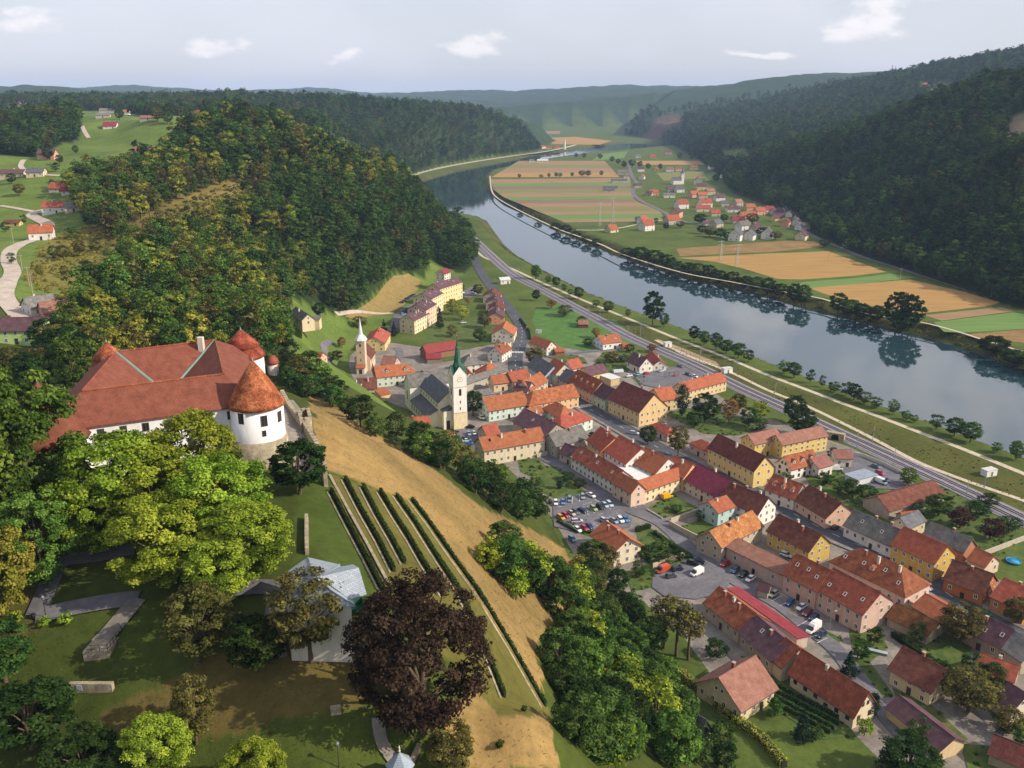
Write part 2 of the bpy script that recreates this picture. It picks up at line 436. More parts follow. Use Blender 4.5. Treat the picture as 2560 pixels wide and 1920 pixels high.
# ------------------------------------------------------------------ terrain sheet
def build_terrain():
    na = 700
    azs = np.radians(np.linspace(-50, 50, na))
    rs = np.concatenate([26 * (430 / 26) ** (np.arange(300) / 300), 430 * (13500 / 430) ** (np.arange(250) / 249)]); nr = len(rs)
    R_, A_ = np.meshgrid(rs, azs, indexing='ij')
    x = (R_ * np.sin(A_)).ravel(); y = (R_ * np.cos(A_)).ravel()
    z = height(x, y)
    r = R_.ravel()
    co = np.stack([x, y, z], 1)
    i, j = np.meshgrid(np.arange(nr - 1), np.arange(na - 1), indexing='ij')
    a = (i * na + j).ravel()
    q = np.stack([a, a + 1, a + na + 1, a + na], 1)[:, ::-1]
    me = fast_mesh('terrain', co, q, True)
    # cover colours
    PX, PY = project(x, y, z)
    wob = np.sin(x * .31 + 2 * np.sin(y * .23)) + np.sin(y * .37 + 1.7 * np.sin(x * .19)) + .7 * np.sin(x * 1.1 + y * .9) + RNG.normal(0, .5, len(x))
    PX, PY = PX + wob * 5, PY + wob * 3
    grass = np.array(srgb('#4f5e2c')); dry = np.array(srgb('#857048')); wood = np.array(srgb('#2c3a1c'))
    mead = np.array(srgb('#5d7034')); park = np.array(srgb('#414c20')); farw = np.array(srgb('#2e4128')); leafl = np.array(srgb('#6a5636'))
    scr = np.array(srgb('#75683c'))
    c = np.tile(grass, (len(x), 1))
    def put(m, col, k=1.0):
        w = (np.asarray(m, float) * k)[:, None]
        c[:] = c * (1 - w) + col * w
    flat = inside(x, y, FLAT)
    hill = ~flat
    put(hill & (y > 350) & (PX < 1250), mead)
    put(hill & (r > 1400), np.array(srgb('#5c6f3a')))
    fm = forest_mask(x, y, z)
    put(fm, wood)
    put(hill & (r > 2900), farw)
    mb = height(x + 6, y) if False else None
    slope_poly = [(770,960),(800,985),(880,1045),(960,1100),(1080,1170),(1210,1270),(1330,1325),(1430,1380),(1450,1480),(1400,1560),(1345,1600),(1360,1760),(1400,1925),(1150,1925),(1100,1780),(1200,1700),(1030,1250),(825,1180),(790,1110)]
    near = hill & (y < 380)
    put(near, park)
    sm = near & pix_mask(PX, PY, slope_poly)
    put(sm, dry)
    ter = near & pix_mask(PX, PY, [(822,1186),(1034,1246),(1390,1790),(1250,1790),(960,1480)])
    put(ter, np.array(srgb('#5e5b2e')))
    put(near & pix_mask(PX, PY, [(740,1210),(822,1215),(955,1480),(900,1480),(740,1330)]), np.array(srgb('#465524')))
    put(near & pix_mask(PX, PY, [(230,1800),(420,1700),(600,1600),(900,1560),(900,1760),(600,1830),(330,1850)]), leafl, .55)
    put(near & pix_mask(PX, PY, [(0,1420),(100,1400),(110,1560),(60,1600),(0,1590)]), leafl, .4)
    put(hill & pix_mask(PX, PY, [(285,615),(320,560),(430,490),(560,442),(660,446),(690,490),(560,605),(350,655)]) & (y > 400) & (y < 900), scr)
    put(hill & pix_mask(PX, PY, [(60,700),(120,600),(240,560),(330,590),(330,650),(260,720),(120,730)]) & (y > 300) & (y < 800), scr, .7)
    put(hill & pix_mask(PX, PY, [(2508,370),(2516,310),(2535,288),(2600,285),(2600,380)]) & (y < 1300), np.array(srgb('#8a7c68')))
    put(hill & pix_mask(PX, PY, [(1600,350),(1640,300),(1690,285),(1712,290),(1705,320),(1660,345),(1625,356)]) & (y > 2400), np.array(srgb('#5d4a40')))
    dr = edge_dist(x, y, RIVER)
    put(flat & (dr < 14), np.array(srgb('#4a4f28')))
    put(flat & pix_mask(PX, PY, [(1300,690),(1600,815),(1920,945),(2300,1088),(2700,1240),(2700,1380),(2560,1290),(2180,1110),(1860,965),(1560,830),(1280,680)]), np.array(srgb('#4e5228')))
    rgba = np.concatenate([c, np.ones((len(x), 1))], 1).astype(np.float32)
    at = me.color_attributes.new('cover', 'FLOAT_COLOR', 'POINT')
    at.data.foreach_set('color', rgba.ravel())
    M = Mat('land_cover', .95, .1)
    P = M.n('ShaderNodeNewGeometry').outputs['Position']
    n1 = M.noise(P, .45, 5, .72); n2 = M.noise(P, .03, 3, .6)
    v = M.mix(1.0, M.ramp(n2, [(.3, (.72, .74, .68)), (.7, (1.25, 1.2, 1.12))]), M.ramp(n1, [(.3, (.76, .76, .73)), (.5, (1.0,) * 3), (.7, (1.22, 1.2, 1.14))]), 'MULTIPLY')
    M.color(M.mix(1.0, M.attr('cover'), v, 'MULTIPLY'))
    M.bump(n1, .5, .5)
    o = mesh_obj('terrain', me, None, M.m)
    tag(o, kind='structure')
    # coarse land behind the viewpoint
    back = []
    ang = np.radians(np.linspace(50, 310, 40)); rr = np.array([0, 26, 120, 500, 2500, 9000])
    vs = []; fs = []
    for k, r0 in enumerate(rr):
        for a0 in ang:
            X, Y = r0 * math.sin(a0), r0 * math.cos(a0)
            vs.append((X, Y, max(H(X, Y), 2) if r0 < 800 else 60 + r0 * .012))
    m = len(ang)
    for k in range(len(rr) - 1):
        for t in range(m - 1):
            fs.append((k*m+t, k*m+t+1, (k+1)*m+t+1, (k+1)*m+t))
    G = Mat('meadow_behind', .95, .1)
    G.color(G.ramp(G.noise(G.coords(), .02, 6), [(.3, srgb('#3c4a20')), (.7, srgb('#66783a'))]))
    tag(pydata('terrain', vs, fs, [G.m], smooth=True), kind='structure')
build_terrain()

# ------------------------------------------------------------------ river
def flat_poly(name, pts, z, mat, parent=None, kind='structure'):
    bm = bmesh.new()
    vs = [bm.verts.new((p[0], p[1], z)) for p in pts]
    f = bm.faces.new(vs)
    bm.normal_update()
    if f.normal.z < 0: f.normal_flip()
    bmesh.ops.triangulate(bm, faces=[f])
    me = bpy.data.meshes.new(name); bm.to_mesh(me); bm.free()
    o = mesh_obj(name, me, parent, mat)
    if parent is None and kind: o["kind"] = kind
    return o
W = Mat('river_water', .04, .5)
P = W.n('ShaderNodeNewGeometry').outputs['Position']
W.color(W.ramp(W.noise(P, .006, 3), [(.3, srgb('#1e343a')), (.7, srgb('#284046'))]))
W.b.inputs['IOR'].default_value = 2.0
wv = W.noise(P, .22, 3, .5)
patch = W.map(W.noise(P, .012, 3), .45, .65, .25, 1.0)
W.bump(W.math('MULTIPLY', wv, patch), .06, .5)
hull = [(-900,100),(900,100),(1500,900),(1500,6000),(-1500,6000),(-1500,1000)]
flat_poly('river', RIVER if False else np.concatenate([RIVER[:17] + np.array([-3, -3]), RIVER[17:]]), -6.5, W.m)

# ------------------------------------------------------------------ foliage
def leaf_mat(name, dark, mid, light, trans=.3):
    m = bpy.data.materials.new(name); m.use_nodes = True
    t = m.node_tree; t.nodes.clear()
    M = Mat.__new__(Mat); M.m = m; M.t = t
    out = M.n('ShaderNodeOutputMaterial')
    dif = M.n('ShaderNodeBsdfDiffuse'); tr = M.n('ShaderNodeBsdfTranslucent'); gl = M.n('ShaderNodeMixShader')
    lv = M.attr('lv', 'Fac')
    c = M.ramp(lv, [(.0, srgb(dark)), (.5, srgb(mid)), (1.0, srgb(light))])
    hs = M.n('ShaderNodeHueSaturation')
    rnd = M.rand()
    M.l(c, hs.inputs['Color'])
    M.l(M.map(rnd, 0, 1, .475, .52), hs.inputs['Hue'])
    M.l(M.map(M.math('FRACT', M.math('MULTIPLY', rnd, 7.31)), 0, 1, .72, 1.25), hs.inputs['Value'])
    hs.inputs['Saturation'].default_value = .95
    M.l(hs.outputs[0], dif.inputs['Color']); M.l(hs.outputs[0], tr.inputs['Color'])
    gl.inputs[0].default_value = trans
    M.l(dif.outputs[0], gl.inputs[1]); M.l(tr.outputs[0], gl.inputs[2])
    M.l(gl.outputs[0], out.inputs['Surface'])
    return m
LM = {
 'dark': leaf_mat('leaves_dark_green', '#16260e', '#2b421b', '#48602a'),
 'mid': leaf_mat('leaves_mid_green', '#1e3212', '#3c5a24', '#648038'),
 'fresh': leaf_mat('leaves_fresh_green', '#2a4214', '#4e6c24', '#769036'),
 'lime': leaf_mat('leaves_lime', '#42560e', '#7e9620', '#aab834', .35),
 'yellow': leaf_mat('leaves_turning_yellow', '#545c1c', '#8a902e', '#b4b040'),
 'olive': leaf_mat('leaves_olive', '#34331a', '#5c592a', '#807c3c'),
 'rust': leaf_mat('leaves_rust', '#5c4a20', '#85682e', '#a5853c'),
 'copper': leaf_mat('leaves_copper', '#241a16', '#3a2a24', '#544034', .15),
 'conifer': leaf_mat('needles', '#14241a', '#233828', '#35503a', .1),
}
BARK = Mat('bark', .9, .15)
BARK.color(BARK.ramp(BARK.noise(BARK.coords(), 4, 5), [(.3, srgb('#3a3026')), (.7, srgb('#6d5f4e'))]))
BARK.bump(BARK.noise(BARK.coords(), 9, 4), .6, .05)
BARK = BARK.m
PALEB = plain('#9a8e7c', .9, .1)

def leaf_quads(centers, normals, size, rng, aspect=1.0, lv=None):
    n = len(centers)
    nrm = normals + rng.normal(0, .45, (n, 3))
    nrm /= np.linalg.norm(nrm, axis=1, keepdims=True) + 1e-9
    ref = rng.normal(0, 1, (n, 3))
    u = np.cross(nrm, ref); u /= np.linalg.norm(u, axis=1, keepdims=True) + 1e-9
    v = np.cross(nrm, u)
    s = size * rng.uniform(.6, 1.3, (n, 1))
    fold = nrm * s * .25
    co = np.stack([centers - u * s * .6, centers - v * s * .42 + fold * rng.uniform(-1, 1, (n, 1)), centers + u * s * .6, centers + v * s * .42 + fold * rng.uniform(-1, 1, (n, 1))], 1).reshape(-1, 3)
    q = np.arange(n * 4).reshape(n, 4)
    return co, q
def crown_mesh(name, seed, Rx=5.0, h0=1.4, h1=14.0, nclump=40, per=40, leaf=.6, clump=.34, shape='round', mat='mid'):
    """a crown: leaf sprays gathered into clumps that fill an uneven rounded volume"""
    rng = np.random.default_rng(seed)
    hc, hh = (h0 + h1) / 2, (h1 - h0) / 2
    C = []
    lobes = rng.normal(0, 1, (5, 3)); lobes /= np.linalg.norm(lobes, axis=1, keepdims=True)
    while len(C) < nclump:
        p = rng.uniform(-1, 1, 3)
        r = np.linalg.norm(p)
        if r > 1 or r < .1: continue
        p = p / r * (r ** .38)
        k = 1.0 + .22 * np.max(lobes @ (p / np.linalg.norm(p))) - .12
        if shape == 'round':
            w = 1.0 if p[2] < 0 else 1.0
            if p[2] < -.97: continue
            C.append((p[0] * Rx * k * (1 - clump * .6), p[1] * Rx * k * (1 - clump * .6), hc + p[2] * hh * k * .9))
        elif shape == 'column':
            C.append((p[0] * Rx * .75, p[1] * Rx * .75, hc + p[2] * hh * .92))
        elif shape == 'cone':
            t = rng.uniform(0, 1) ** 1.5
            a = rng.uniform(0, 2 * math.pi); rr = Rx * (1 - t) * rng.uniform(.55, 1.0)
            C.append((rr * math.cos(a), rr * math.sin(a), h0 + t * (h1 - h0)))
    C = np.array(C)
    cr = clump * Rx * rng.uniform(.75, 1.3, len(C))
    if shape == 'cone':
        cr *= (1.05 - (C[:, 2] - h0) / (h1 - h0)) * .9 + .12
    pts = []; nr = []; lv = []
    for k in range(len(C)):
        d = rng.normal(0, 1, (per, 3)); d[:, 2] = np.where(d[:, 2] < -.3, -d[:, 2], d[:, 2])
        d /= np.linalg.norm(d, axis=1, keepdims=True)
        rad = cr[k] * rng.uniform(.55, 1.08, (per, 1))
        sq = np.array([1, 1, .72 if shape != 'cone' else .55])
        pts.append(C[k] + d * rad * sq)
        out = C[k] - np.array([0, 0, hc - hh * .3]); out /= np.linalg.norm(out) + 1e-6
        nr.append(d * .8 + out * .35 + np.array([0, 0, .25]))
        lv.append(np.clip(rng.normal(.5, .21) + rng.normal(0, .17, per), 0, 1))
    pts = np.concatenate(pts); nr = np.concatenate(nr); lv = np.concatenate(lv)
    nr /= np.linalg.norm(nr, axis=1, keepdims=True)
    co, q = leaf_quads(pts, nr, leaf, rng)
    me = fast_mesh(name, co, q, False)
    a = me.attributes.new('lv', 'FLOAT', 'POINT')
    a.data.foreach_set('value', np.repeat(lv, 4).astype(np.float32))
    me.materials.append(LM[mat])
    return me, C
def tube(vs, fs, pts, radii, seg=6):
    base = len(vs)
    pts = [Vector(p) for p in pts]
    for k, p in enumerate(pts):
        d = (pts[min(k+1, len(pts)-1)] - pts[max(k-1, 0)]).normalized()
        u = d.orthogonal().normalized(); w = d.cross(u)
        for s in range(seg):
            a = 2 * math.pi * s / seg
            vs.append(p + (u * math.cos(a) + w * math.sin(a)) * radii[k])
    for k in range(len(pts) - 1):
        for s in range(seg):
            s2 = (s + 1) % seg
            fs.append((base + k*seg + s, base + k*seg + s2, base + (k+1)*seg + s2, base + (k+1)*seg + s))
def trunk_mesh(name, seed, C, h0, h1, r=.32, limbs=7, mat=None):
    rng = random.Random(seed)
    vs, fs = [], []
    top = h0 + (h1 - h0) * .72
    pts = [(0, 0, -1.2), (0, 0, .4), (rng.uniform(-.2, .2), rng.uniform(-.2, .2), h0), (rng.uniform(-.5, .5), rng.uniform(-.5, .5), (h0 + top) / 2), (0, 0, top)]
    tube(vs, fs, pts, [r * 1.5, r * 1.1, r * .85, r * .5, r * .12], 7)
    idx = rng.sample(range(len(C)), min(limbs, len(C)))
    for i in idx:
        e = C[i]
        z0 = h0 * .8 + (min(e[2], top) - h0 * .8) * .35
        m = (e[0] * .45, e[1] * .45, (z0 + e[2]) / 2 + .3)
        tube(vs, fs, [(0, 0, z0), m, tuple(e)], [r * .42, r * .28, r * .08], 5)
    me = bpy.data.meshes.new(name)
    me.from_pydata([tuple(v) for v in vs], [], fs)
    me.polygons.foreach_set('use_smooth', [True] * len(me.polygons))
    me.materials.append(mat or BARK)
    return me
TREE = {}
def tree_kind(key, seed, mat, **k):
    tr = {a: k.pop(a) for a in ('r', 'limbs') if a in k}
    bmat = k.pop('bark', None)
    me, C = crown_mesh('crown', seed, mat=mat, **k)
    TREE[key] = (me, trunk_mesh('trunk', seed, C, k.get('h0', 1.4), k.get('h1', 14.0), mat=bmat, **tr), k.get('h1', 14.0), k.get('Rx', 5.0))
def plant(key, loc, height_m=None, width=None, rz=None, label=None, group=None, name='deciduous_tree', cat='tree'):
    if name == 'deciduous_tree':
        name = {'cone': 'conifer', 'pine': 'pine_tree', 'column': 'cypress', 'purple': 'plum_tree'}.get(key, name)
        if name == 'deciduous_tree' and height_m and height_m < 5.6: name = 'shrub'
    me, tm, h, R0 = TREE[key]
    s = (height_m / h) if height_m else 1.0
    sx = (width / (2 * R0)) if width else s
    o = empty(name, loc, random.uniform(0, 6.28) if rz is None else rz)
    o.scale = (sx, sx, s)
    tag(o, label, cat, group)
    a = mesh_obj('trunk', tm, o); b = mesh_obj('crown', me, o)
    return o

# kinds for single trees, about 14 m tall
for i, m in enumerate(['mid', 'dark', 'fresh', 'yellow', 'olive', 'rust', 'lime']):
    tree_kind('r_' + m, 20 + i, m, nclump=60, per=34, leaf=.62, clump=.27)
tree_kind('r_mid2', 41, 'mid', nclump=52, per=36, leaf=.6, clump=.3, h0=1.2)
tree_kind('r_dark2', 42, 'dark', nclump=66, per=34, leaf=.55, clump=.25, h0=1.6)
tree_kind('cone', 43, 'conifer', Rx=3.2, h0=1.4, h1=16, nclump=120, per=16, leaf=.55, clump=.34, shape='cone', limbs=3)
tree_kind('pine', 44, 'olive', Rx=3.6, h0=7.5, h1=17, nclump=46, per=34, leaf=.5, clump=.3, limbs=9)
tree_kind('column', 45, 'conifer', Rx=1.9, h0=.6, h1=14, nclump=70, per=24, leaf=.45, clump=.5, shape='column', limbs=3)
tree_kind('bush', 46, 'mid', Rx=2.2, h0=.2, h1=3.2, nclump=24, per=26, leaf=.4, clump=.36, limbs=4, r=.1)
tree_kind('bush_d', 47, 'dark', Rx=2.2, h0=.2, h1=3.2, nclump=24, per=26, leaf=.4, clump=.36, limbs=4, r=.1)
tree_kind('bush_y', 48, 'lime', Rx=2.2, h0=.2, h1=3.2, nclump=24, per=26, leaf=.4, clump=.36, limbs=4, r=.1)
tree_kind('purple', 49, 'copper', Rx=3.2, h0=1, h1=8, nclump=40, per=34, leaf=.5, clump=.32)

# woods: trees that read as one mass, set out singly on the ground of the hill
LIB = bpy.data.collections.new('forest_tree_kinds')
LIBN = []
def lib(mat, seed, **k):
    me, C = crown_mesh('forest_crown', seed, mat=mat, **k)
    o = bpy.data.objects.new('a%02d_forest_tree' % len(LIBN), me)
    LIB.objects.link(o); LIBN.append(mat)
FK = dict(Rx=5.0, h0=3.0, h1=19.0, nclump=36, per=28, leaf=.85, clump=.31)
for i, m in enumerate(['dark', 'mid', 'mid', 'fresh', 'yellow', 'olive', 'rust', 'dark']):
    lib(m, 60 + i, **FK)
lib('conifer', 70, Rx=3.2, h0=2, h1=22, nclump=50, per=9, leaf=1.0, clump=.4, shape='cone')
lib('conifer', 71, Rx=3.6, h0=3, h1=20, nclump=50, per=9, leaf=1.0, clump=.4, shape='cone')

def scatter(name, P_, sc, rot, idx, label, cat, group=None):
    me = bpy.data.meshes.new(name)
    me.vertices.add(len(P_)); me.vertices.foreach_set('co', np.asarray(P_, np.float32).ravel())
    for nm, arr, ty in (('sc', sc, 'FLOAT'), ('rot', rot, 'FLOAT'), ('pick', idx, 'INT')):
        a = me.attributes.new(nm, ty, 'POINT')
        a.data.foreach_set('value', np.asarray(arr, np.int32 if ty == 'INT' else np.float32))
    o = mesh_obj(name, me)
    g = bpy.data.node_groups.new(name + '_scatter', 'GeometryNodeTree')
    g.interface.new_socket('Geometry', in_out='INPUT', socket_type='NodeSocketGeometry')
    g.interface.new_socket('Geometry', in_out='OUTPUT', socket_type='NodeSocketGeometry')
    N = g.nodes
    gi, go = N.new('NodeGroupInput'), N.new('NodeGroupOutput')
    ci = N.new('GeometryNodeCollectionInfo'); ci.inputs['Collection'].default_value = LIB
    ci.inputs['Separate Children'].default_value = True
    ip = N.new('GeometryNodeInstanceOnPoints'); ip.inputs['Pick Instance'].default_value = True
    def na(nm, ty):
        n = N.new('GeometryNodeInputNamedAttribute'); n.data_type = ty; n.inputs['Name'].default_value = nm
        return n.outputs[0]
    cx = N.new('ShaderNodeCombineXYZ')
    L = g.links
    L.new(gi.outputs[0], ip.inputs['Points']); L.new(ci.outputs[0], ip.inputs['Instance'])
    L.new(na('pick', 'INT'), ip.inputs['Instance Index'])
    L.new(na('rot', 'FLOAT'), cx.inputs[2]); L.new(cx.outputs[0], ip.inputs['Rotation'])
    L.new(na('sc', 'FLOAT'), ip.inputs['Scale'])
    L.new(ip.outputs[0], go.inputs[0])
    md = o.modifiers.new('scatter', 'NODES'); md.node_group = g
    tag(o, label, cat, group, 'stuff')
    return o
FOREST_TREES = []
def woods():
    sets = {}
    rng = np.random.default_rng(3)
    bands = [(228, 1150, 7.4, 1.0), (1150, 2000, 10, 1.15), (2000, 3200, 14, 1.35), (3200, 4400, 20, 1.7)]
    for a, b, sp, k in bands:
        wmax = b * 1.0
        nx = int(2 * wmax / sp); ny = int((b - a) / sp)
        gx, gy = np.meshgrid(np.arange(nx), np.arange(ny))
        x = -wmax + (gx.ravel() + .5) * sp + rng.uniform(-.42, .42, nx * ny) * sp
        y = a + (gy.ravel() + .5) * sp + rng.uniform(-.42, .42, nx * ny) * sp
        ok = np.abs(x) < .78 * y + 60
        x, y = x[ok], y[ok]
        z = height(x, y)
        m = forest_mask(x, y, z)
        m &= rng.uniform(0, 1, len(x)) > (y - 3500) / 900
        x, y, z = x[m], y[m], z[m]
        PX, PY = project(x, y, z)
        n = len(x)
        u = rng.uniform(0, 1, n)
        patch = np.sin(x * .013 + 1) * np.sin(y * .011) + .5 * np.sin(x * .031 + y * .027)
        idx = np.select([u < .20, u < .45, u < .62, u < .74, u < .80, u < .88, u < .92], [0, 1, 2, 7, 3, 5, 1], 8)
        idx = np.where((u > .92) & (patch < .1), rng.choice([0, 1, 2], n), idx)
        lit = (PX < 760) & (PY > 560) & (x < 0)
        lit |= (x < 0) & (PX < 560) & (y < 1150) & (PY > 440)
        idx = np.where(lit & (rng.uniform(0, 1, n) < .68), rng.choice([3, 4, 4, 3, 5, 3], n), idx)  # yellower kinds: turning leaves, with this flank's sunlight put into the colour
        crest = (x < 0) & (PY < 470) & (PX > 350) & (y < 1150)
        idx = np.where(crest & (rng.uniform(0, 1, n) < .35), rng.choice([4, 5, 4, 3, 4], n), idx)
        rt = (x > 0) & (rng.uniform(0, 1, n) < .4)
        idx = np.where(rt, rng.choice([0, 7, 1], n), idx)  # darker kinds put the right-hand hill's shade into the leaf colour
        sc = k * np.clip(rng.normal(.86, .2, n), .45, 1.35)
        rot = rng.uniform(0, 6.28, n)
        side = np.where(x + .0 * y > 0, 1, 0) if a > 300 else np.where(x > 120, 1, 0)
        for s in (0, 1):
            q = side == s
            key = ('right' if s else 'left') + ('_far' if a >= 1150 else '')
            sets.setdefault(key, []).append((np.stack([x, y, z], 1)[q], sc[q], rot[q], idx[q]))
    lab = {'left': 'mixed green and yellowing woods covering the hill behind the castle', 'left_far': 'bluish green woods on the farther ridge along the river bend',
           'right': 'dark shaded woods on the steep hill beyond the riverside fields', 'right_far': 'hazy woods on the long ridges beyond the far village'}
    for key, parts in sets.items():
        P_ = np.concatenate([p[0] for p in parts]); sc = np.concatenate([p[1] for p in parts])
        rot = np.concatenate([p[2] for p in parts]); idx = np.concatenate([p[3] for p in parts])
        if key == 'left':
            d = np.hypot(P_[:, 0], P_[:, 1])
            order = np.argsort(d)[:24]
            keep = np.ones(len(d), bool); keep[order] = False
            for j in order:
                FOREST_TREES.append((P_[j], sc[j], rot[j], idx[j]))
            P_, sc, rot, idx = P_[keep], sc[keep], rot[keep], idx[keep]
        print('woods', key, len(P_))
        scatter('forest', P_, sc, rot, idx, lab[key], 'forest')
woods()
# ------------------------------------------------------------------ roads, fields, railway
def ground_mat(name, stops, scale=.5, rough=.9, detail=5, bump=.2, stretch=None, scale2=None):
    M = Mat(name, rough, .2)
    P = M.n('ShaderNodeNewGeometry').outputs['Position']
    if stretch:
        mp = M.n('ShaderNodeMapping'); M.l(P, mp.inputs[0])
        mp.inputs['Rotation'].default_value = (0, 0, stretch[0]); mp.inputs['Scale'].default_value = stretch[1]
        P2 = mp.outputs[0]
    else:
        P2 = P
    n = M.noise(P2, scale, detail, .6)
    c = M.ramp(n, [(a, srgb(h)) for a, h in stops])
    n2 = M.noise(P, scale2 or scale * 6, 3)
    c = M.mix(1.0, c, M.ramp(n2, [(.3, (.84,) * 3), (.7, (1.16,) * 3)]), 'MULTIPLY')
    M.color(c)
    if bump: M.bump(n2, bump, .2)
    return M.m
ASPH = ground_mat('asphalt', [(.3, '#5b5a5e'), (.7, '#727075')], .12)
ASPHD = ground_mat('asphalt_new', [(.3, '#43464c'), (.7, '#56585e')], .12)
PAVE = ground_mat('paving', [(.25, '#645f58'), (.5, '#7c766e'), (.75, '#938b82')], .16)
GRAVEL = ground_mat('gravel_path', [(.3, '#a59a86'), (.7, '#c4b8a2')], .4)
BALLAST = ground_mat('ballast', [(.3, '#77727a'), (.7, '#918c92')], .8, bump=.6)
EARTH = ground_mat('bare_earth', [(.3, '#7a6a50'), (.7, '#a3927a')], .2)
LAWN = ground_mat('lawn', [(.3, '#40622a'), (.7, '#547636')], .15)
LAWND = ground_mat('garden_green', [(.25, '#33471f'), (.5, '#4a5c28'), (.75, '#6a6636')], .25)
CORN = ground_mat('maize_field', [(.3, '#8c6a3a'), (.7, '#ab8b54')], .6, bump=.8, stretch=(-.12, (.04, .8, 1)))
CORND = ground_mat('maize_dark', [(.3, '#745c38'), (.7, '#8e7448')], .06, bump=.8)
FALLOW = ground_mat('fallow_field', [(.3, '#7c6448'), (.7, '#987d5a')], .5, stretch=(.05, (.03, .9, 1)))
FGREEN = ground_mat('crop_green', [(.3, '#4e6a36'), (.7, '#6e8a48')], .5, stretch=(.05, (.03, .9, 1)))
FOLIVE = ground_mat('crop_olive', [(.3, '#62623a'), (.7, '#84804e')], .5, stretch=(.05, (.03, .9, 1)))
FPLOW = ground_mat('ploughed', [(.3, '#66543f'), (.7, '#86705a')], .5, stretch=(.05, (.03, .9, 1)))
WHITE = plain('#dcdad4', .6)
def pz(pts, z=0.0):
    return [tuple(at_z(a, b, z))[:2] for a, b in pts]
def smooth_line(P_, step=4.0):
    P_ = [Vector((p[0], p[1])) for p in P_]
    out = []
    for i in range(len(P_) - 1):
        p0, p1, p2, p3 = P_[max(i-1, 0)], P_[i], P_[i+1], P_[min(i+2, len(P_)-1)]
        n = max(2, int((p2 - p1).length / step))
        for k in range(n):
            t = k / n
            out.append(.5 * ((2*p1) + (p2-p0)*t + (2*p0-5*p1+4*p2-p3)*t*t + (3*p1-p0-3*p2+p3)*t*t*t))
    out.append(P_[-1])
    return out
def ribbon(name, line, width, z, mat, off=0.0, drape=False, kind='structure', parent=None, thick=0.0, rows=1):
    ln = smooth_line(line) if len(line) > 1 else line
    n = len(ln); vs = []; fs = []
    wid = width if isinstance(width, (list, tuple)) else None
    for k, p in enumerate(ln):
        d = (ln[min(k+1, n-1)] - ln[max(k-1, 0)]); d = d.normalized() if d.length else Vector((1, 0))
        nn = Vector((-d.y, d.x))
        w = width if wid is None else wid[0] + (wid[1] - wid[0]) * k / (n - 1)
        for s in range(rows + 1):
            q = p + nn * (off + (s / rows - .5) * w)
            vs.append([q.x, q.y, z])
    if drape:
        V = np.array(vs); hh = height(V[:, 0], V[:, 1])
        for v, h in zip(vs, hh): v[2] = float(h) + z
    r = rows + 1
    for k in range(n - 1):
        for s in range(rows):
            a = k * r + s
            fs.append((a, a + r, a + r + 1, a + 1)[::-1])
    o = pydata(name, vs, fs, [mat], parent)
    if parent is None and kind: o['kind'] = kind
    return o
def sheet(name, pts_px, z, mat, hz=0.0):
    return flat_poly(name, pz(pts_px, hz), z, mat)
def draped(name, pts_px, off, mat, hz, step=2.5):
    """a ground patch that follows the slope"""
    poly = np.array([tuple(ground(a, b))[:2] for a, b in pts_px])
    bm = bmesh.new()
    vs = [bm.verts.new((p[0], p[1], 0)) for p in poly]
    bm.faces.new(vs)
    lo, hi = poly.min(0), poly.max(0)
    for ax in (0, 1):
        k = lo[ax] + step
        while k < hi[ax]:
            co = [0, 0, 0]; no = [0, 0, 0]; co[ax] = k; no[ax] = 1
            bmesh.ops.bisect_plane(bm, geom=bm.verts[:] + bm.edges[:] + bm.faces[:], plane_co=co, plane_no=no)
            k += step
    bmesh.ops.triangulate(bm, faces=bm.faces[:])
    X = np.array([v.co.x for v in bm.verts]); Y = np.array([v.co.y for v in bm.verts])
    for v, h in zip(bm.verts, height(X, Y)): v.co.z = float(h) + off
    bm.normal_update()
    for f in bm.faces:
        if f.normal.z < 0: f.normal_flip()
    me = bpy.data.meshes.new(name); bm.to_mesh(me); bm.free()
    o = mesh_obj(name, me, None, mat); o['kind'] = 'structure'
    return o

# town ground: one paved sheet under the old town, gardens laid over it
sheet('town_pavement', [(870,935),(905,975),(985,1010),(1065,1040),(1155,1085),(1255,1155),(1350,1250),(1402,1330),(1460,1430),(1520,1500),(1600,1500),(1700,1580),(1780,1690),(1880,1660),(2050,1750),(2200,1900),(2620,1950),
      (2620,1500),(2330,1380),(2180,1290),(2060,1250),(2020,1180),(2090,1160),(2330,1260),(2240,1180),(2130,1120),(2000,1075),(1830,1010),(1760,965),(1640,900),(1560,870),(1470,880),(1370,860),(1330,870),(1300,840),(1265,850),(1240,830),(1130,880),(1000,860),(920,850),(875,890)], .03, PAVE)
gz = .06
GARDENS = []
for k, g in enumerate([
    [(1480,795),(1540,800),(1600,860),(1560,862),(1488,880),(1400,868),(1345,838),(1330,800),(1342,770),(1400,755)],
]):
    sheet('lawn', g, gz, LAWN)
for g in [[(1060,820),(1230,790),(1245,800),(1235,860),(1160,875),(1075,880)], [(1100,850),(1150,850),(1150,900),(1105,905)], [(1215,800),(1300,815),(1290,840),(1230,850)]]:
    gz += .006
    sheet('lawn', g, gz, LAWND)
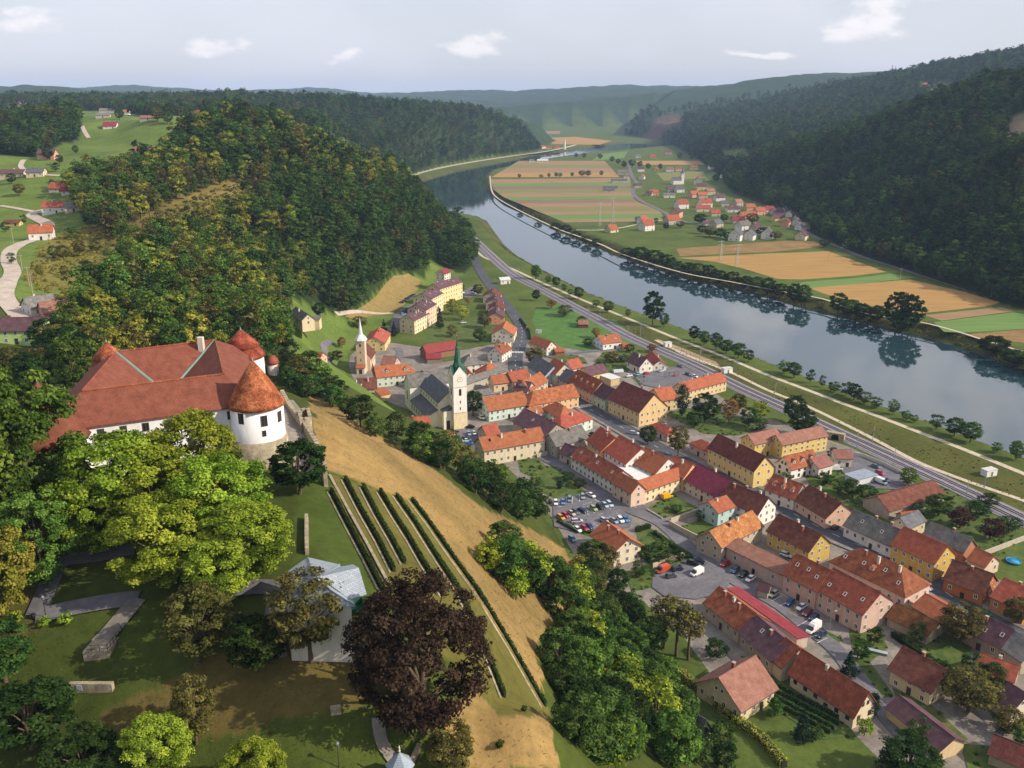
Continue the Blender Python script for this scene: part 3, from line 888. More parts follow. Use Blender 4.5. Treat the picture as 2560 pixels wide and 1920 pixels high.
for g in [[(1310,1150),(1340,1145),(1365,1165),(1400,1170),(1465,1230),(1458,1240),(1385,1247),(1350,1230)], [(1290,1130),(1330,1150),(1345,1200),(1300,1180)],
          [(1620,1270),(1680,1235),(1745,1270),(1700,1285),(1655,1295)], [(1690,1320),(1760,1296),(1790,1320),(1745,1345)], [(1590,1330),(1620,1318),(1660,1340),(1740,1395),(1710,1420),(1630,1420),(1600,1385)],
          [(1500,1310),(1520,1340),(1480,1345),(1400,1315),(1395,1300)], [(2010,1190),(2100,1180),(2200,1215),(2240,1230),(2235,1270),(2120,1290),(2050,1250)],
          [(2220,1290),(2330,1200),(2420,1250),(2560,1330),(2600,1400),(2440,1400),(2330,1330)], [(1660,1035),(1720,1020),(1850,1040),(1900,1075),(1840,1090),(1760,1085),(1690,1050)], [(1580,945),(1600,935),(1625,950),(1600,965)],
          [(1850,1640),(1900,1650),(2060,1740),(2140,1840),(2060,1850),(1930,1770)], [(2040,1560),(2070,1580),(2110,1600),(2090,1612),(2060,1595)], [(2120,1560),(2190,1560),(2220,1620),(2170,1660),(2130,1620)],
          [(2230,1560),(2330,1560),(2430,1620),(2400,1700),(2260,1600)], [(1560,1430),(1640,1410),(1650,1440),(1630,1470),(1580,1480)], [(1330,880),(1400,880),(1460,895),(1470,910),(1400,905)], [(1240,930),(1280,930),(1290,960),(1250,965)], [(1510,880),(1600,875),(1570,930),(1540,935),(1480,915)], [(1990,1440),(2035,1470),(2050,1500),(2000,1480)], [(2230,1720),(2330,1765),(2420,1850),(2330,1872),(2262,1800)], [(2430,1700),(2600,1760),(2600,1850),(2500,1830)], [(2400,1860),(2520,1870),(2600,1925),(2420,1925)], [(2120,1640),(2170,1650),(2235,1740),(2200,1745),(2150,1690)]]:
    gz += .006
    GARDENS.append(g)
    sheet('garden', g, gz, LAWND)
# streets
MAIN = pz([(1180,632),(1202,680),(1238,730),(1275,775),(1302,815),(1304,850),(1290,890),(1293,930),(1330,962),(1400,985),(1450,1010),(1520,1050),(1600,1095),(1690,1145),(1760,1180),(1850,1215),(1920,1250),(2010,1300),(2090,1340),(2180,1378),(2280,1425),(2360,1480),(2450,1540),(2560,1600)])
road = ribbon('street', MAIN, 8.5, .30, ASPHD)
ribbon('pavement', MAIN[8:], 1.8, .42, PAVE, off=5.4)
ribbon('pavement', MAIN[8:], 1.8, .42, PAVE, off=-5.4)
LOWER = pz([(1330,1125),(1396,1162),(1470,1200),(1532,1236),(1572,1272),(1653,1308),(1714,1362),(1798,1428),(1890,1480),(1960,1520),(2020,1570),(2090,1625),(2148,1700),(2205,1775),(2250,1830),(2330,1900)])
ribbon('street', LOWER, (7.0, 5.0), .28, ASPH)
ribbon('street', pz([(1040,935),(1080,985),(1145,1070),(1200,1090),(1290,1110)]), 5, .22, ASPH)
ribbon('street', pz([(1640,1300),(1600,1270),(1570,1262)]), 6, .26, ASPH)
ribbon('street', pz([(1352,892),(1400,888),(1480,878),(1530,872)]), 4, .24, ASPH)
ribbon('street', pz([(822,940),(815,905),(812,880),(835,868)]), 4, .30, ASPH, drape=True)
ribbon('street', pz([(895,945),(940,950),(975,930),(1000,880),(985,870)]), 4.5, .23, ASPH)
ribbon('street', pz([(1040,790),(1010,800),(985,815),(960,840)]), 4, .3, ASPH, drape=True)
# dashes and crossings on the main street
ml = smooth_line(MAIN, 1.0)
acc = 0.0; k = 0
def bar(name, p, d, L, w, z, parent, mat=WHITE):
    n = Vector((-d.y, d.x))
    c = [p + d*L/2 + n*w/2, p - d*L/2 + n*w/2, p - d*L/2 - n*w/2, p + d*L/2 - n*w/2]
    return pydata(name, [(q.x, q.y, z) for q in c], [(0, 1, 2, 3)], [mat], parent)
for i in range(6, len(ml) - 6, 9):
    d = (ml[i+1] - ml[i-1]).normalized()
    if ml[i].y < 640: bar('dash', ml[i], d, 3.2, .18, .325, road)
for (cx_, cy_) in [(1295, 882), (1462, 1016), (1745, 1172)]:
    p = at_z(cx_, cy_).to_2d()
    i = min(range(1, len(ml) - 1), key=lambda t: (ml[t] - p).length)
    d = (ml[i+1] - ml[i-1]).normalized(); n = Vector((-d.y, d.x))
    for s in range(-4, 5):
        bar('crossing_stripe', ml[i] + n * s * .95, d, 3.6, .5, .33, road)
# car parks
lots = {
 'church': [(1140,1085),(1200,1068),(1240,1075),(1225,1095),(1205,1110),(1195,1145),(1165,1130)],
 'market': [(1382,1262),(1390,1248),(1455,1236),(1500,1228),(1545,1262),(1580,1300),(1575,1318),(1540,1326),(1500,1330),(1440,1330),(1385,1318)],
 'yard': [(1632,1442),(1715,1400),(1760,1402),(1830,1448),(1812,1480),(1740,1500),(1660,1492),(1630,1470)],
 'play': [(1580,930),(1640,925),(1700,915),(1760,935),(1748,958),(1660,975),(1600,962)],
 'court': [(2080,1160),(2150,1140),(2250,1175),(2290,1215),(2240,1225),(2180,1222),(2130,1200)],
 'flats': [(975,812),(985,788),(1010,770),(1050,748),(1075,742),(1040,770),(1015,800),(1000,825)],
 'flats2': [(1150,735),(1175,718),(1200,722),(1205,738),(1165,748)],
}
lot_o = {}
for k_, pts in lots.items():
    lot_o[k_] = sheet('car_park', pts, .31 + .004 * len(lot_o), ASPH)
sheet('riverside_track', [(1640,846),(1700,868),(1790,905),(1800,915),(1760,910),(1700,885)], .05, EARTH)
# riverside paths
PATH = pz([(1180,612),(1205,640),(1240,655),(1280,672),(1340,700),(1420,735),(1500,768),(1598,808),(1700,850),(1800,888),(1920,938),(2010,972),(2110,1010),(2200,1043),(2296,1080),(2400,1120),(2560,1185),(2650,1225)])
ribbon('river_path', PATH, 3.2, .10, GRAVEL)
ribbon('river_path', pz([(1639,850),(1714,887),(1824,930),(1920,976),(2010,1012),(2122,1066),(2200,1106),(2296,1156),(2420,1204),(2560,1252),(2650,1290)]), 2.6, .10, GRAVEL)
ribbon('river_path', pz([(1225,440),(1228,470),(1240,492),(1290,522),(1390,570),(1430,585),(1500,610),(1560,637),(1700,680),(1830,705),(1950,728),(2060,748),(2130,775),(2200,790),(2300,805),(2380,825),(2460,850),(2560,880),(2650,905)]), 2.6, .10, GRAVEL)
# railway
RAIL = pz([(1160,575),(1186,600),(1228,640),(1280,685),(1350,722),(1425,762),(1500,802),(1569,840),(1640,872),(1714,904),(1786,938),(1859,974),(1950,1015),(2050,1062),(2180,1122),(2270,1164),(2354,1203),(2460,1253),(2560,1301),(2680,1360)])
rb = ribbon('railway_bed', RAIL, 11.5, .12, BALLAST)
ribbon('railway_bed', RAIL, 9.0, .32, BALLAST)
RUST = plain('#4a4240', .5, .5)
SLEEP = plain('#5d5650', .9)
rl = smooth_line(RAIL, 3.0)
track = empty('railway_track', (rl[0].x, rl[0].y, 0)); tag(track, 'double railway track on grey ballast beside the river', 'railway')
def place_world(o, par):
    o.parent = par; o.matrix_parent_inverse = par.matrix_basis.inverted()
for off in (-2.9, -1.45, 1.45, 2.9):
    vs = []; fs = []
    for k, p in enumerate(rl):
        d = (rl[min(k+1, len(rl)-1)] - rl[max(k-1, 0)]).normalized(); n = Vector((-d.y, d.x))
        for (s, z) in ((-.09, .36), (-.09, .55), (.09, .55), (.09, .36)):
            q = p + n * (off + s); vs.append((q.x, q.y, z))
    for k in range(len(rl) - 1):
        for s in range(3):
            a = k*4+s; fs.append((a, a+1, a+5, a+4))
    place_world(pydata('rail', vs, fs, [RUST]), track)
vs = []; fs = []
fine = smooth_line(RAIL, 1.3)
for k in range(1, len(fine) - 1):
    if fine[k].y > 520: continue
    d = (fine[k+1] - fine[k-1]).normalized(); n = Vector((-d.y, d.x))
    for c in (-2.2, 2.2):
        b = len(vs)
        for (u, v) in ((-.13, -1.25), (.13, -1.25), (.13, 1.25), (-.13, 1.25)):
            q = fine[k] + d*u + n*(c+v); vs.append((q.x, q.y, .37))
        fs.append((b, b+1, b+2, b+3))
so = pydata('sleepers', vs, fs, [SLEEP]); place_world(so, track); so['kind'] = 'stuff'
# far bank fields
fields = [
 (CORND, [(1690,622),(1960,602),(2035,604),(2060,616),(1950,628),(1700,640)]),
 (CORN, [(1695,645),(1920,634),(2070,628),(2215,680),(2134,690),(2007,699),(1943,697),(1860,672),(1790,655)]),
 (FGREEN, [(1968,716),(2010,705),(2150,694),(2225,684),(2290,694),(2180,706),(2022,722)]),
 (CORN, [(2021,720),(2276,699),(2412,730),(2499,756),(2478,764),(2302,784),(2172,764),(2065,736)]),
 (FALLOW, [(2310,788),(2504,768),(2535,778),(2354,802)]),
 (FGREEN, [(2334,806),(2536,781),(2620,798),(2620,818),(2412,832),(2360,830)]),
 (CORND, [(2412,836),(2640,818),(2640,862),(2470,850)]),
]
S_Y = [448, 459, 466, 474, 484, 493, 500, 509, 519, 530, 537, 549, 556, 565]
S_M = [FALLOW, FGREEN, FPLOW, FOLIVE, FALLOW, FGREEN, FPLOW, FALLOW, FOLIVE, FALLOW, FGREEN, FALLOW, LAWND]
Lx = lambda y: np.interp(y, [448, 475, 495, 510, 530, 550, 568], [1226, 1234, 1262, 1300, 1348, 1398, 1440])
Rx_ = lambda y: np.interp(y, [448, 480, 505, 525, 545, 568], [1575, 1580, 1585, 1640, 1665, 1620])
for i in range(len(S_M)):
    a, b = S_Y[i], S_Y[i+1]
    fields.append((S_M[i], [(Lx(a), a), (Rx_(a), a - 3), (Rx_(b), b - 3), (Lx(b), b)]))
U = [(402, 412, FALLOW), (412, 420, FOLIVE), (420, 432, FALLOW), (432, 443, CORN)]
for a, b, m in U:
    fields.append((m, [(np.interp(a, [400, 445], [1300, 1226]), a), (np.interp(a, [400, 445], [1510, 1550]), a), (np.interp(b, [400, 445], [1510, 1550]), b), (np.interp(b, [400, 445], [1300, 1226]), b)]))
fields += [(FOLIVE, [(1640,432),(1760,428),(1765,445),(1660,452)]), (CORN, [(1590,402),(1880,402),(1870,412),(1600,412)]), (FGREEN, [(1800,405),(1806,382),(1850,375),(1880,392),(1878,404)]),
           (FGREEN, [(1760,436),(1800,428),(1810,445),(1765,452)]), (CORN, [(1350,345),(1440,342),(1530,352),(1500,362),(1380,360)]), (FALLOW, [(1340,328),(1400,327),(1400,335),(1345,335)]), (FGREEN,[(1500,385),(1570,378),(1560,395),(1480,402)])]
for i, (m, pts) in enumerate(fields):
    sheet('field', pts, .07 + .003 * (i % 5), m)
# roads over the river
ribbon('road', pz([(1570,405),(1580,440),(1590,455),(1582,480),(1600,500),(1640,520),(1700,550),(1750,562)]), 7, .14, ASPH)
ribbon('road', pz([(1985,562),(2030,588),(2075,608),(2150,640),(2250,672),(2330,697),(2430,728),(2560,766),(2680,800)]), 6, .14, ASPH)
ribbon('road', pz([(1440,575),(1500,575),(1560,568),(1620,555),(1680,548)]), 4, .13, GRAVEL)
ribbon('road', pz([(1020,444),(1050,432),(1120,416),(1200,402),(1280,390),(1350,381),(1400,372),(1440,362)]), 14, .30, GRAVEL)
# lanes on the western hills
def lane(pts, w, mat=None, name='lane'):
    L_ = [tuple(ground(a, b))[:2] for a, b in pts]
    return ribbon(name, L_, w, .35, mat or ASPH, drape=True, rows=3)
PALEROAD = ground_mat('pale_lane', [(.3, '#a09488'), (.7, '#b8ac9f')], .2)
lane([(118,885),(95,845),(70,815),(35,775),(12,740),(20,705),(32,680),(22,655),(25,630),(50,612),(90,596),(122,575),(118,560),(95,548),(78,537),(95,530),(112,528)], 7.5, PALEROAD)
lane([(0,515),(60,525),(85,530)], 3, PALEROAD)
lane([(205,315),(212,330),(222,345)], 5, PALEROAD)
lane([(60,425),(52,415),(60,400)], 5, PALEROAD)
lane([(112,438),(220,444)], 3, PALEROAD)
lane([(840,785),(900,780),(985,783)], 3, PALEROAD)
# castle park paths
lane([(345,1500),(280,1506),(200,1520),(130,1535),(90,1545)], 3.2, ASPH, 'park_path')
lane([(90,1540),(110,1495),(140,1430),(165,1405),(240,1395),(340,1375)], 3.2, ASPH, 'park_path')
lane([(560,1480),(640,1470),(690,1480),(690,1540)], 3.4, ASPH, 'park_path')
lane([(700,1000),(725,1040),(745,1090),(768,1140),(778,1190)], 6.5, PAVE, 'castle_drive')
lane([(945,1800),(950,1840),(960,1870),(985,1905)], 1.8, PAVE, 'park_path')
lane([(345,1500),(320,1530),(295,1560),(270,1590),(245,1615)], 3.0, PAVE, 'park_path')

HAYM = ground_mat('mown_slope', [(.3, '#75653c'), (.7, '#8f7c4a')], .5, stretch=(.9, (.15, .8, 1)))
draped('meadow', [(862,792),(905,768),(940,742),(962,712),(985,690),(1020,684),(1052,700),(1046,722),(1030,742),(1000,772),(975,786),(930,790),(895,800)], .3, HAYM, 0, 3.0)
# ------------------------------------------------------------------ buildings
def roof_mat(name, a, b, c, mott=.5, rough=.85):
    M = Mat(name, rough, .2)
    P = M.coords()
    n1 = M.noise(P, .55, 4, .65)
    n2 = M.noise(P, 3.2, 2, .6)
    col = M.ramp(n1, [(.28, srgb(a)), (.5, srgb(b)), (.74, srgb(c))])
    col = M.mix(1.0, col, M.ramp(n2, [(.3, (1 - mott * .45,) * 3), (.7, (1 + mott * .4,) * 3)]), 'MULTIPLY')
    hs = M.n('ShaderNodeHueSaturation'); M.l(col, hs.inputs['Color'])
    r = M.rand()
    M.l(M.map(r, 0, 1, .49, .51), hs.inputs['Hue'])
    M.l(M.map(M.math('FRACT', M.math('MULTIPLY', r, 5.7)), 0, 1, .86, 1.14), hs.inputs['Value'])
    M.color(hs.outputs[0])
    sp = M.n('ShaderNodeSeparateXYZ'); M.l(P, sp.inputs[0])
    w = M.math('SINE', M.math('MULTIPLY', sp.outputs[2], 28.0))
    M.bump(M.math('ADD', w, M.math('MULTIPLY', n2, 1.5)), .35, .05)
    return M.m
ROOF = {
 'orange': roof_mat('tiles_orange', '#844730', '#97573e', '#a8674a', .35),
 'red': roof_mat('tiles_red', '#864636', '#9a563e', '#aa664a', .5),
 'rbrown': roof_mat('tiles_red_brown', '#6a3a2c', '#854a36', '#a05e44', .6),
 'brown': roof_mat('tiles_brown', '#4e2c26', '#633a30', '#784a3c', .5),
 'maroon': roof_mat('sheet_maroon', '#5c2032', '#6b2639', '#77304a', .12, .55),
 'purple': roof_mat('tiles_purple_brown', '#4a343a', '#5a4148', '#6b5056', .3),
 'grey': roof_mat('slates_grey', '#55534f', '#6c6a66', '#827f78', .35),
 'slate': roof_mat('slates_dark', '#46484d', '#585a5f', '#6a6c70', .3, .7),
 'old': roof_mat('tiles_weathered', '#7c4a30', '#a0663f', '#bb8658', .95),
 'metal': roof_mat('sheet_red', '#782a2e', '#833238', '#8c3b40', .08, .5),
 'pink': roof_mat('tiles_faded_pink', '#7a5248', '#8b6054', '#9b7062', .45),
 'white': roof_mat('sheet_white', '#b8bab8', '#c6c8c6', '#d2d4d0', .1, .5),
 'rust': roof_mat('tiles_mossy', '#4e3420', '#6a4528', '#7e5a34', .9),
 'castle': roof_mat('castle_tiles', '#643b2d', '#744534', '#80503d', .45),
 'shingle': roof_mat('tower_shingles', '#5c2c1e', '#8c4a32', '#b06c4a', 1.25),
 'zinc': roof_mat('zinc_sheet', '#7c8894', '#8d99a4', '#9ca8b2', .12, .5),
 'copper': roof_mat('copper_patina', '#15332b', '#2a5c4a', '#427a66', .4, .5),
}
_wm = {}
def wall_mat(hexc):
    if hexc not in _wm:
        M = Mat('plaster_' + hexc.strip('#'), .9, .15)
        P = M.coords()
        mp = M.n('ShaderNodeMapping'); M.l(P, mp.inputs[0]); mp.inputs['Scale'].default_value = (1, 1, .35)
        n = M.noise(mp.outputs[0], .8, 4, .65)
        c = srgb(hexc)
        M.color(M.mix(1.0, c, M.ramp(n, [(.25, (.82, .80, .77)), (.6, (1.03,) * 3)]), 'MULTIPLY'))
        _wm[hexc] = M.m
    return _wm[hexc]
GLASS = Mat('window_glass', .12, .6); GLASS.color(GLASS.mix(GLASS.rand(), srgb('#1d2228'), srgb('#3a424a'))); GLASS = GLASS.m
FRAME = plain('#d8d4cc', .6)
FRAMEB = plain('#54382a', .7)
STONE = ground_mat('rough_stone', [(.3, '#7d7464'), (.55, '#a1967f'), (.8, '#b9ad95')], .9, bump=.7)
BRICKC = plain('#8a5340', .9)
CAPM = plain('#9a9690', .8)
GUT = plain('#5a4a44', .6)
SLOTS = {}
def window_mesh(w, h, style):
    k = (round(w, 2), round(h, 2), style)
    if k in SLOTS: return SLOTS[k]
    f = .13 if style != 'slit' else .05
    d, g = .07, .03
    vs = []
    def ring(x, z, y): return [(-x, y, 0 - z), (x, y, 0 - z), (x, y, z), (-x, y, z)]
    vs += ring(w/2 + f, h/2 + f, 0); vs += ring(w/2 + f, h/2 + f, -d); vs += ring(w/2, h/2, -d); vs += ring(w/2, h/2, -g)
    fs = []; mi = []
    for r in range(3):
        for s in range(4):
            a, b = r*4+s, r*4+(s+1) % 4
            fs.append((a, b, b+4, a+4)); mi.append(0)
    if w > .7:  # a middle bar with the two panes
        b = len(vs)
        vs += [(-.05, -d, -h/2), (.05, -d, -h/2), (.05, -d, h/2), (-.05, -d, h/2)]
        fs += [(12, b, b+3, 15), (b+1, 13, 14, b+2), (b, b+1, b+2, b+3)]; mi += [1, 1, 0]
    else:
        fs.append((12, 13, 14, 15)); mi.append(1)
    me = bpy.data.meshes.new('window')
    me.from_pydata(vs, [], fs)
    me.materials.append(FRAMEB if style in ('wood', 'slit') else FRAME); me.materials.append(GLASS)
    me.polygons.foreach_set('material_index', mi)
    SLOTS[k] = me
    return me
def box_mesh(x0, y0, z0, x1, y1, z1):
    vs = [(x0,y0,z0),(x1,y0,z0),(x1,y1,z0),(x0,y1,z0),(x0,y0,z1),(x1,y0,z1),(x1,y1,z1),(x0,y1,z1)]
    fs = [(0,3,2,1),(4,5,6,7),(0,1,5,4),(1,2,6,5),(2,3,7,6),(3,0,4,7)]
    return vs, fs
def box(name, a, b, mat, parent=None):
    vs, fs = box_mesh(*a, *b)
    return pydata(name, vs, fs, [mat], parent)
TILE = dict(A=(0,150),B=(640,150),C=(1280,150),D=(1920,150),E=(0,600),F=(640,600),G=(1280,600),I=(1920,600),J=(0,1000),K=(640,1000),L=(1280,1000),M=(1920,1000),N=(0,1440),O=(640,1440),P=(1280,1440),Q=(1920,1440))
HALF = dict(d1=(1380,1200),d2=(2060,1400),d3=(1440,760),d4=(960,850),d5=(980,640),d6=(1280,860),d7=(660,1340),d8=(1760,1380))
def px(t, p):
    if t == 'p': return p
    if t in HALF: return (HALF[t][0] + p[0] / 6.9125, HALF[t][1] + p[1] / 6.9125)
    return (TILE[t][0] + p[0] / 3.45625, TILE[t][1] + p[1] / 3.45625)
HOUSES = []
def roof_mesh(L, W, e, rise, kind, ov=.45, t=.22, ovx=None):
    ovx = ov if ovx is None else ovx
    s = rise / (W / 2) if W else 1
    dz = ov * s
    if kind in ('gable',):
        prof = [(-ov, e - dz), (W/2, e + rise), (W + ov, e - dz), (W + ov, e - dz + t), (W/2, e + rise + t), (-ov, e - dz + t)]
        vs = [(-ovx, y, z) for y, z in prof] + [(L + ovx, y, z) for y, z in prof]
        fs = [(i, (i+1) % 6, (i+1) % 6 + 6, i + 6) for i in range(6)]
        fs += [(0, 5, 4, 1), (1, 4, 3, 2), (6, 7, 10, 11), (7, 8, 9, 10)]
        return vs, [tuple(f) for f in fs]
    if kind == 'mono':
        vs, fs = [], []
        prof = [(-ov, e - ov*rise/W), (W + ov*.3, e + rise), (W + ov*.3, e + rise + t), (-ov, e - ov*rise/W + t)]
        vs = [(-ovx, y, z) for y, z in prof] + [(L + ovx, y, z) for y, z in prof]
        fs = [(i, (i+1) % 4, (i+1) % 4 + 4, i + 4) for i in range(4)] + [(3, 2, 1, 0), (4, 5, 6, 7)]
        return vs, fs
    if kind == 'flat':
        return box_mesh(-ov, -ov, e, L + ov, W + ov, e + t)
    # hipped: both ends, or only the far (x = L) or near (x = 0) end
    i0 = min(W/2, L/2) if kind in ('hip', 'hip0') else -ovx
    i1 = L - min(W/2, L/2) if kind in ('hip', 'hip1') else L + ovx
    zb = e - dz
    vs = [(-ovx, -ov, zb), (L + ovx, -ov, zb), (L + ovx, W + ov, zb), (-ovx, W + ov, zb),
          (-ovx, -ov, zb + t), (L + ovx, -ov, zb + t), (L + ovx, W + ov, zb + t), (-ovx, W + ov, zb + t),
          (i0, W/2, e + rise + t), (i1, W/2, e + rise + t)]
    fs = [(0,3,2,1),(0,1,5,4),(1,2,6,5),(2,3,7,6),(3,0,4,7),(4,5,9,8),(6,7,8,9),(5,6,9),(7,4,8)]
    return vs, fs
def building(t, A, B, C, e, rise, kind, wall, roofk, label, name='house', cat='house', zg=None, storeys=None, win='std', gw=True, chim=1, dormers=0, wbot=1.2, ov=.45, door=True, dorm_side=0, skyl=0, wsp=2.9, group=None):
    a2, b2 = px(t, A), px(t, B)
    if zg is None:
        zg = 0.0
    pa, pb = at_z(*a2, zg + e), at_z(*b2, zg + e)
    d = (pb - pa).to_2d(); L = d.length; d.normalize()
    n = Vector((-d.y, d.x))
    if isinstance(C, (int, float)):
        W = abs(C)
        if (n.y < 0) != (C < 0): n = -n
    else:
        pc = at_z(*px(t, C), zg + e)
        q = (pc - pa).to_2d().dot(n)
        if abs(q) < 2: q = 7 if q >= 0 else -7
        if q < 0: n = -n
        W = abs(q)
        # the gable point may lie beyond the A end
    # right-handed frame: x along the eave, y across
    o2 = pa.to_2d()
    if d.x * n.y - d.y * n.x < 0:
        o2 = pb.to_2d(); d = -d
    return raise_house(o2, d, L, W, zg, e, rise, kind, wall, roofk, label, name, cat, storeys, win, gw, chim, dormers, wbot, ov, door, dorm_side, skyl, wsp, group)
def raise_house(o2, d, L, W, zg, e, rise, kind, wall, roofk, label, name='house', cat='house', storeys=None, win='std', gw=True, chim=1, dormers=0, wbot=1.2, ov=.45, door=True, dorm_side=0, skyl=0, wsp=2.9, group=None):
    rz = math.atan2(d.y, d.x)
    root = empty(name, (o2.x, o2.y, zg), rz)
    tag(root, label, cat, group)
    wm = wall_mat(wall)
    # walls
    if kind == 'gable':
        prof = [(0, -wbot), (W, -wbot), (W, e), (W/2, e + rise), (0, e)]
        prof = [(y, z - (.03 if z > 0 else 0)) for y, z in prof]
        vs = [(0, y, z) for y, z in prof] + [(L, y, z) for y, z in prof]
        fs = [(i, (i+1) % 5, (i+1) % 5 + 5, i + 5) for i in range(5)] + [(4, 3, 2, 1, 0), (5, 6, 7, 8, 9)]
    elif kind == 'mono':
        prof = [(0, -wbot), (W, -wbot), (W, e + rise - .03), (0, e - .03)]
        vs = [(0, y, z) for y, z in prof] + [(L, y, z) for y, z in prof]
        fs = [(i, (i+1) % 4, (i+1) % 4 + 4, i + 4) for i in range(4)] + [(3, 2, 1, 0), (4, 5, 6, 7)]
    else:
        vs, fs = box_mesh(0, 0, -wbot, L, W, e - .02)
        if kind in ('hip0', 'hip1'):
            b = len(vs)
            x = L if kind == 'hip0' else 0
            vs += [(x, 0, e - .02), (x, W, e - .02), (x, W/2, e + rise - .03), (x - (.4 if x else -.4), W/2, e)]
            fs += [(b, b+1, b+2), (b+1, b, b+3), (b, b+2, b+3), (b+2, b+1, b+3)]
    pydata('wall', vs, fs, [wm], root)
    rv, rf = roof_mesh(L, W, e, rise, kind, ov)
    roof = pydata('roof', rv, rf, [ROOF[roofk]], root)
    rm = random.Random(hash((round(L, 2), round(W, 2), label)) & 0xffff if False else int(L * 131 + W * 977 + e * 31))
    s = rise / (W / 2) if W else 0
    # chimneys
    for c in range(chim if kind != 'flat' else 0):
        x = L * ((c + 1) / (chim + 1) + rm.uniform(-.12, .12)); y = W * (.5 + rm.choice([-1, 1]) * rm.uniform(.06, .16))
        if kind == 'mono': y = W * .7
        z1 = e + rise + rm.uniform(.5, 1.0)
        z0 = e + rise * .4
        bm = bmesh.new()
        w = .38
        ch = box('chimney', (x - w, y - w, z0), (x + w, y + w, z1), BRICKC if rm.random() < .55 else wall_mat('#cfc6b8'), roof)
        box('chimney_cap', (x - w - .08, y - w - .08, z1 + .002), (x + w + .08, y + w + .08, z1 + .14), CAPM, roof)
    if kind == 'gable' and o2.y < 520:
        tv, tf = [], []; tube(tv, tf, [(-ov, W/2, e + rise + .2), (L + ov, W/2, e + rise + .2)], [.14, .14], 5)
        pydata('ridge_cap', tv, tf, [ROOF[roofk]], roof)
        for gy in (-ov - .05, W + ov + .05):
            gz_ = e - ov * s + .12
            box('gutter', (-ov, gy - .08, gz_ - .1), (L + ov, gy + .08, gz_ + .06), GUT, roof)
    # which walls face the viewpoint
    def facing(nx, ny, cx_, cy_):
        wn_ = Vector((d.x * nx - d.y * ny, d.y * nx + d.x * ny))
        wc = Vector((o2.x + d.x * cx_ - d.y * cy_, o2.y + d.y * cx_ + d.x * cy_))
        return wn_.dot(-wc) > 0
    st = storeys if storeys is not None else max(1, int(round((e - .4) / 2.9)))
    def put_win(x, y, z, rot, w=.95, h=1.3, style='std'):
        o = mesh_obj('window', window_mesh(w, h, style), root)
        o.location = (x, y, z); o.rotation_euler = (0, 0, rot)
        return o
    style = 'wood' if win == 'wood' else 'std'
    if win:
        h1 = e / st
        for (nx, ny, rot, cx_, cy_, run) in ((0, -1, 0, L/2, 0, L), (0, 1, math.pi, L/2, W, L), (-1, 0, -math.pi/2, 0, W/2, W), (1, 0, math.pi/2, L, W/2, W)):
            if not facing(nx, ny, cx_, cy_): continue
            gab = nx != 0
            if gab and not gw: continue
            if kind == 'mono' and ny == 1: continue
            n_ = max(1, int((run - 1.0) / (wsp if not gab else wsp * 1.1)))
            for si in range(st):
                for k in range(n_):
                    t_ = (k + .5) / n_ * run
                    if si == 0 and door and k == n_ // 2 and not gab:
                        o = mesh_obj('door', window_mesh(1.0, 2.05, 'wood'), root)
                        zz = 1.12
                    else:
                        if rm.random() < .06: continue
                        o = mesh_obj('window', window_mesh(.95, min(1.35, h1 * .5), style), root)
                        zz = h1 * si + h1 * .56
                    loc = (t_, -.002, zz) if ny == -1 else (t_, W + .002, zz) if ny == 1 else (-.002, t_, zz) if nx == -1 else (L + .002, t_, zz)
                    o.location = loc; o.rotation_euler = (0, 0, rot)
            if gab and kind == 'gable' and rise > 2.4:
                for q in ((-.9, .9) if W > 8 else (0,)):
                    o = mesh_obj('window', window_mesh(.7, .95, style), root)
                    o.location = (-.002 if nx < 0 else L + .002, W/2 + q, e + rise * .3); o.rotation_euler = (0, 0, rot)
    # dormers and roof lights on the slope that faces the viewpoint
    side = -1 if facing(0, -1, L/2, 0) else 1
    if dorm_side: side = dorm_side
    def slope_pt(x, f):
        y = (f * W / 2) if side < 0 else W - f * W / 2
        return x, y, e + f * rise
    for k in range(dormers):
        x, y, z = slope_pt(L * (k + .6) / (dormers + .2), .34)
        dw, dh = .75, 1.25
        yb = y - side * (dh + .55) / max(s, .3)
        dvs, dfs = [], []
        for yy in (y, yb):
            dvs += [(x - dw, yy, z - .05), (x + dw, yy, z - .05), (x + dw, yy, z + dh), (x, yy, z + dh + .55), (x - dw, yy, z + dh)]
        dfs = [(i, (i+1) % 5, (i+1) % 5 + 5, i + 5) for i in range(5)] + [(4, 3, 2, 1, 0), (5, 6, 7, 8, 9)]
        dm = pydata('dormer', dvs, dfs, [wm], root)
        rvs = []
        for yy in (y + side * .25, yb):
            rvs += [(x - dw - .25, yy, z + dh - .1), (x, yy, z + dh + .62), (x + dw + .25, yy, z + dh - .1), (x + dw + .25, yy, z + dh + .05), (x, yy, z + dh + .78), (x - dw - .25, yy, z + dh + .05)]
        pydata('dormer_roof', rvs, [(i, (i+1) % 6, (i+1) % 6 + 6, i + 6) for i in range(6)] + [(0, 5, 4, 1), (1, 4, 3, 2), (6, 7, 10, 11), (7, 8, 9, 10)], [ROOF[roofk]], dm)
        o = mesh_obj('dormer_window', window_mesh(.8, .9, 'std'), dm); o.location = (x, y + side * .004, z + .7); o.rotation_euler = (0, 0, 0 if side < 0 else math.pi)
    for k in range(skyl):
        x, y, z = slope_pt(L * (k + .5 + rm.uniform(-.2, .2)) / skyl, rm.uniform(.3, .65))
        th = math.atan2(rise, W / 2)
        o = mesh_obj('roof_light', window_mesh(.7, 1.0, 'std'), roof)
        o.location = (x, y, z + .24 / math.cos(th)); o.rotation_euler = (math.radians(-90) + th, 0, 0) if side < 0 else (math.radians(-90) + th, 0, math.pi)
    HOUSES.append((root, L, W, e))
    return root
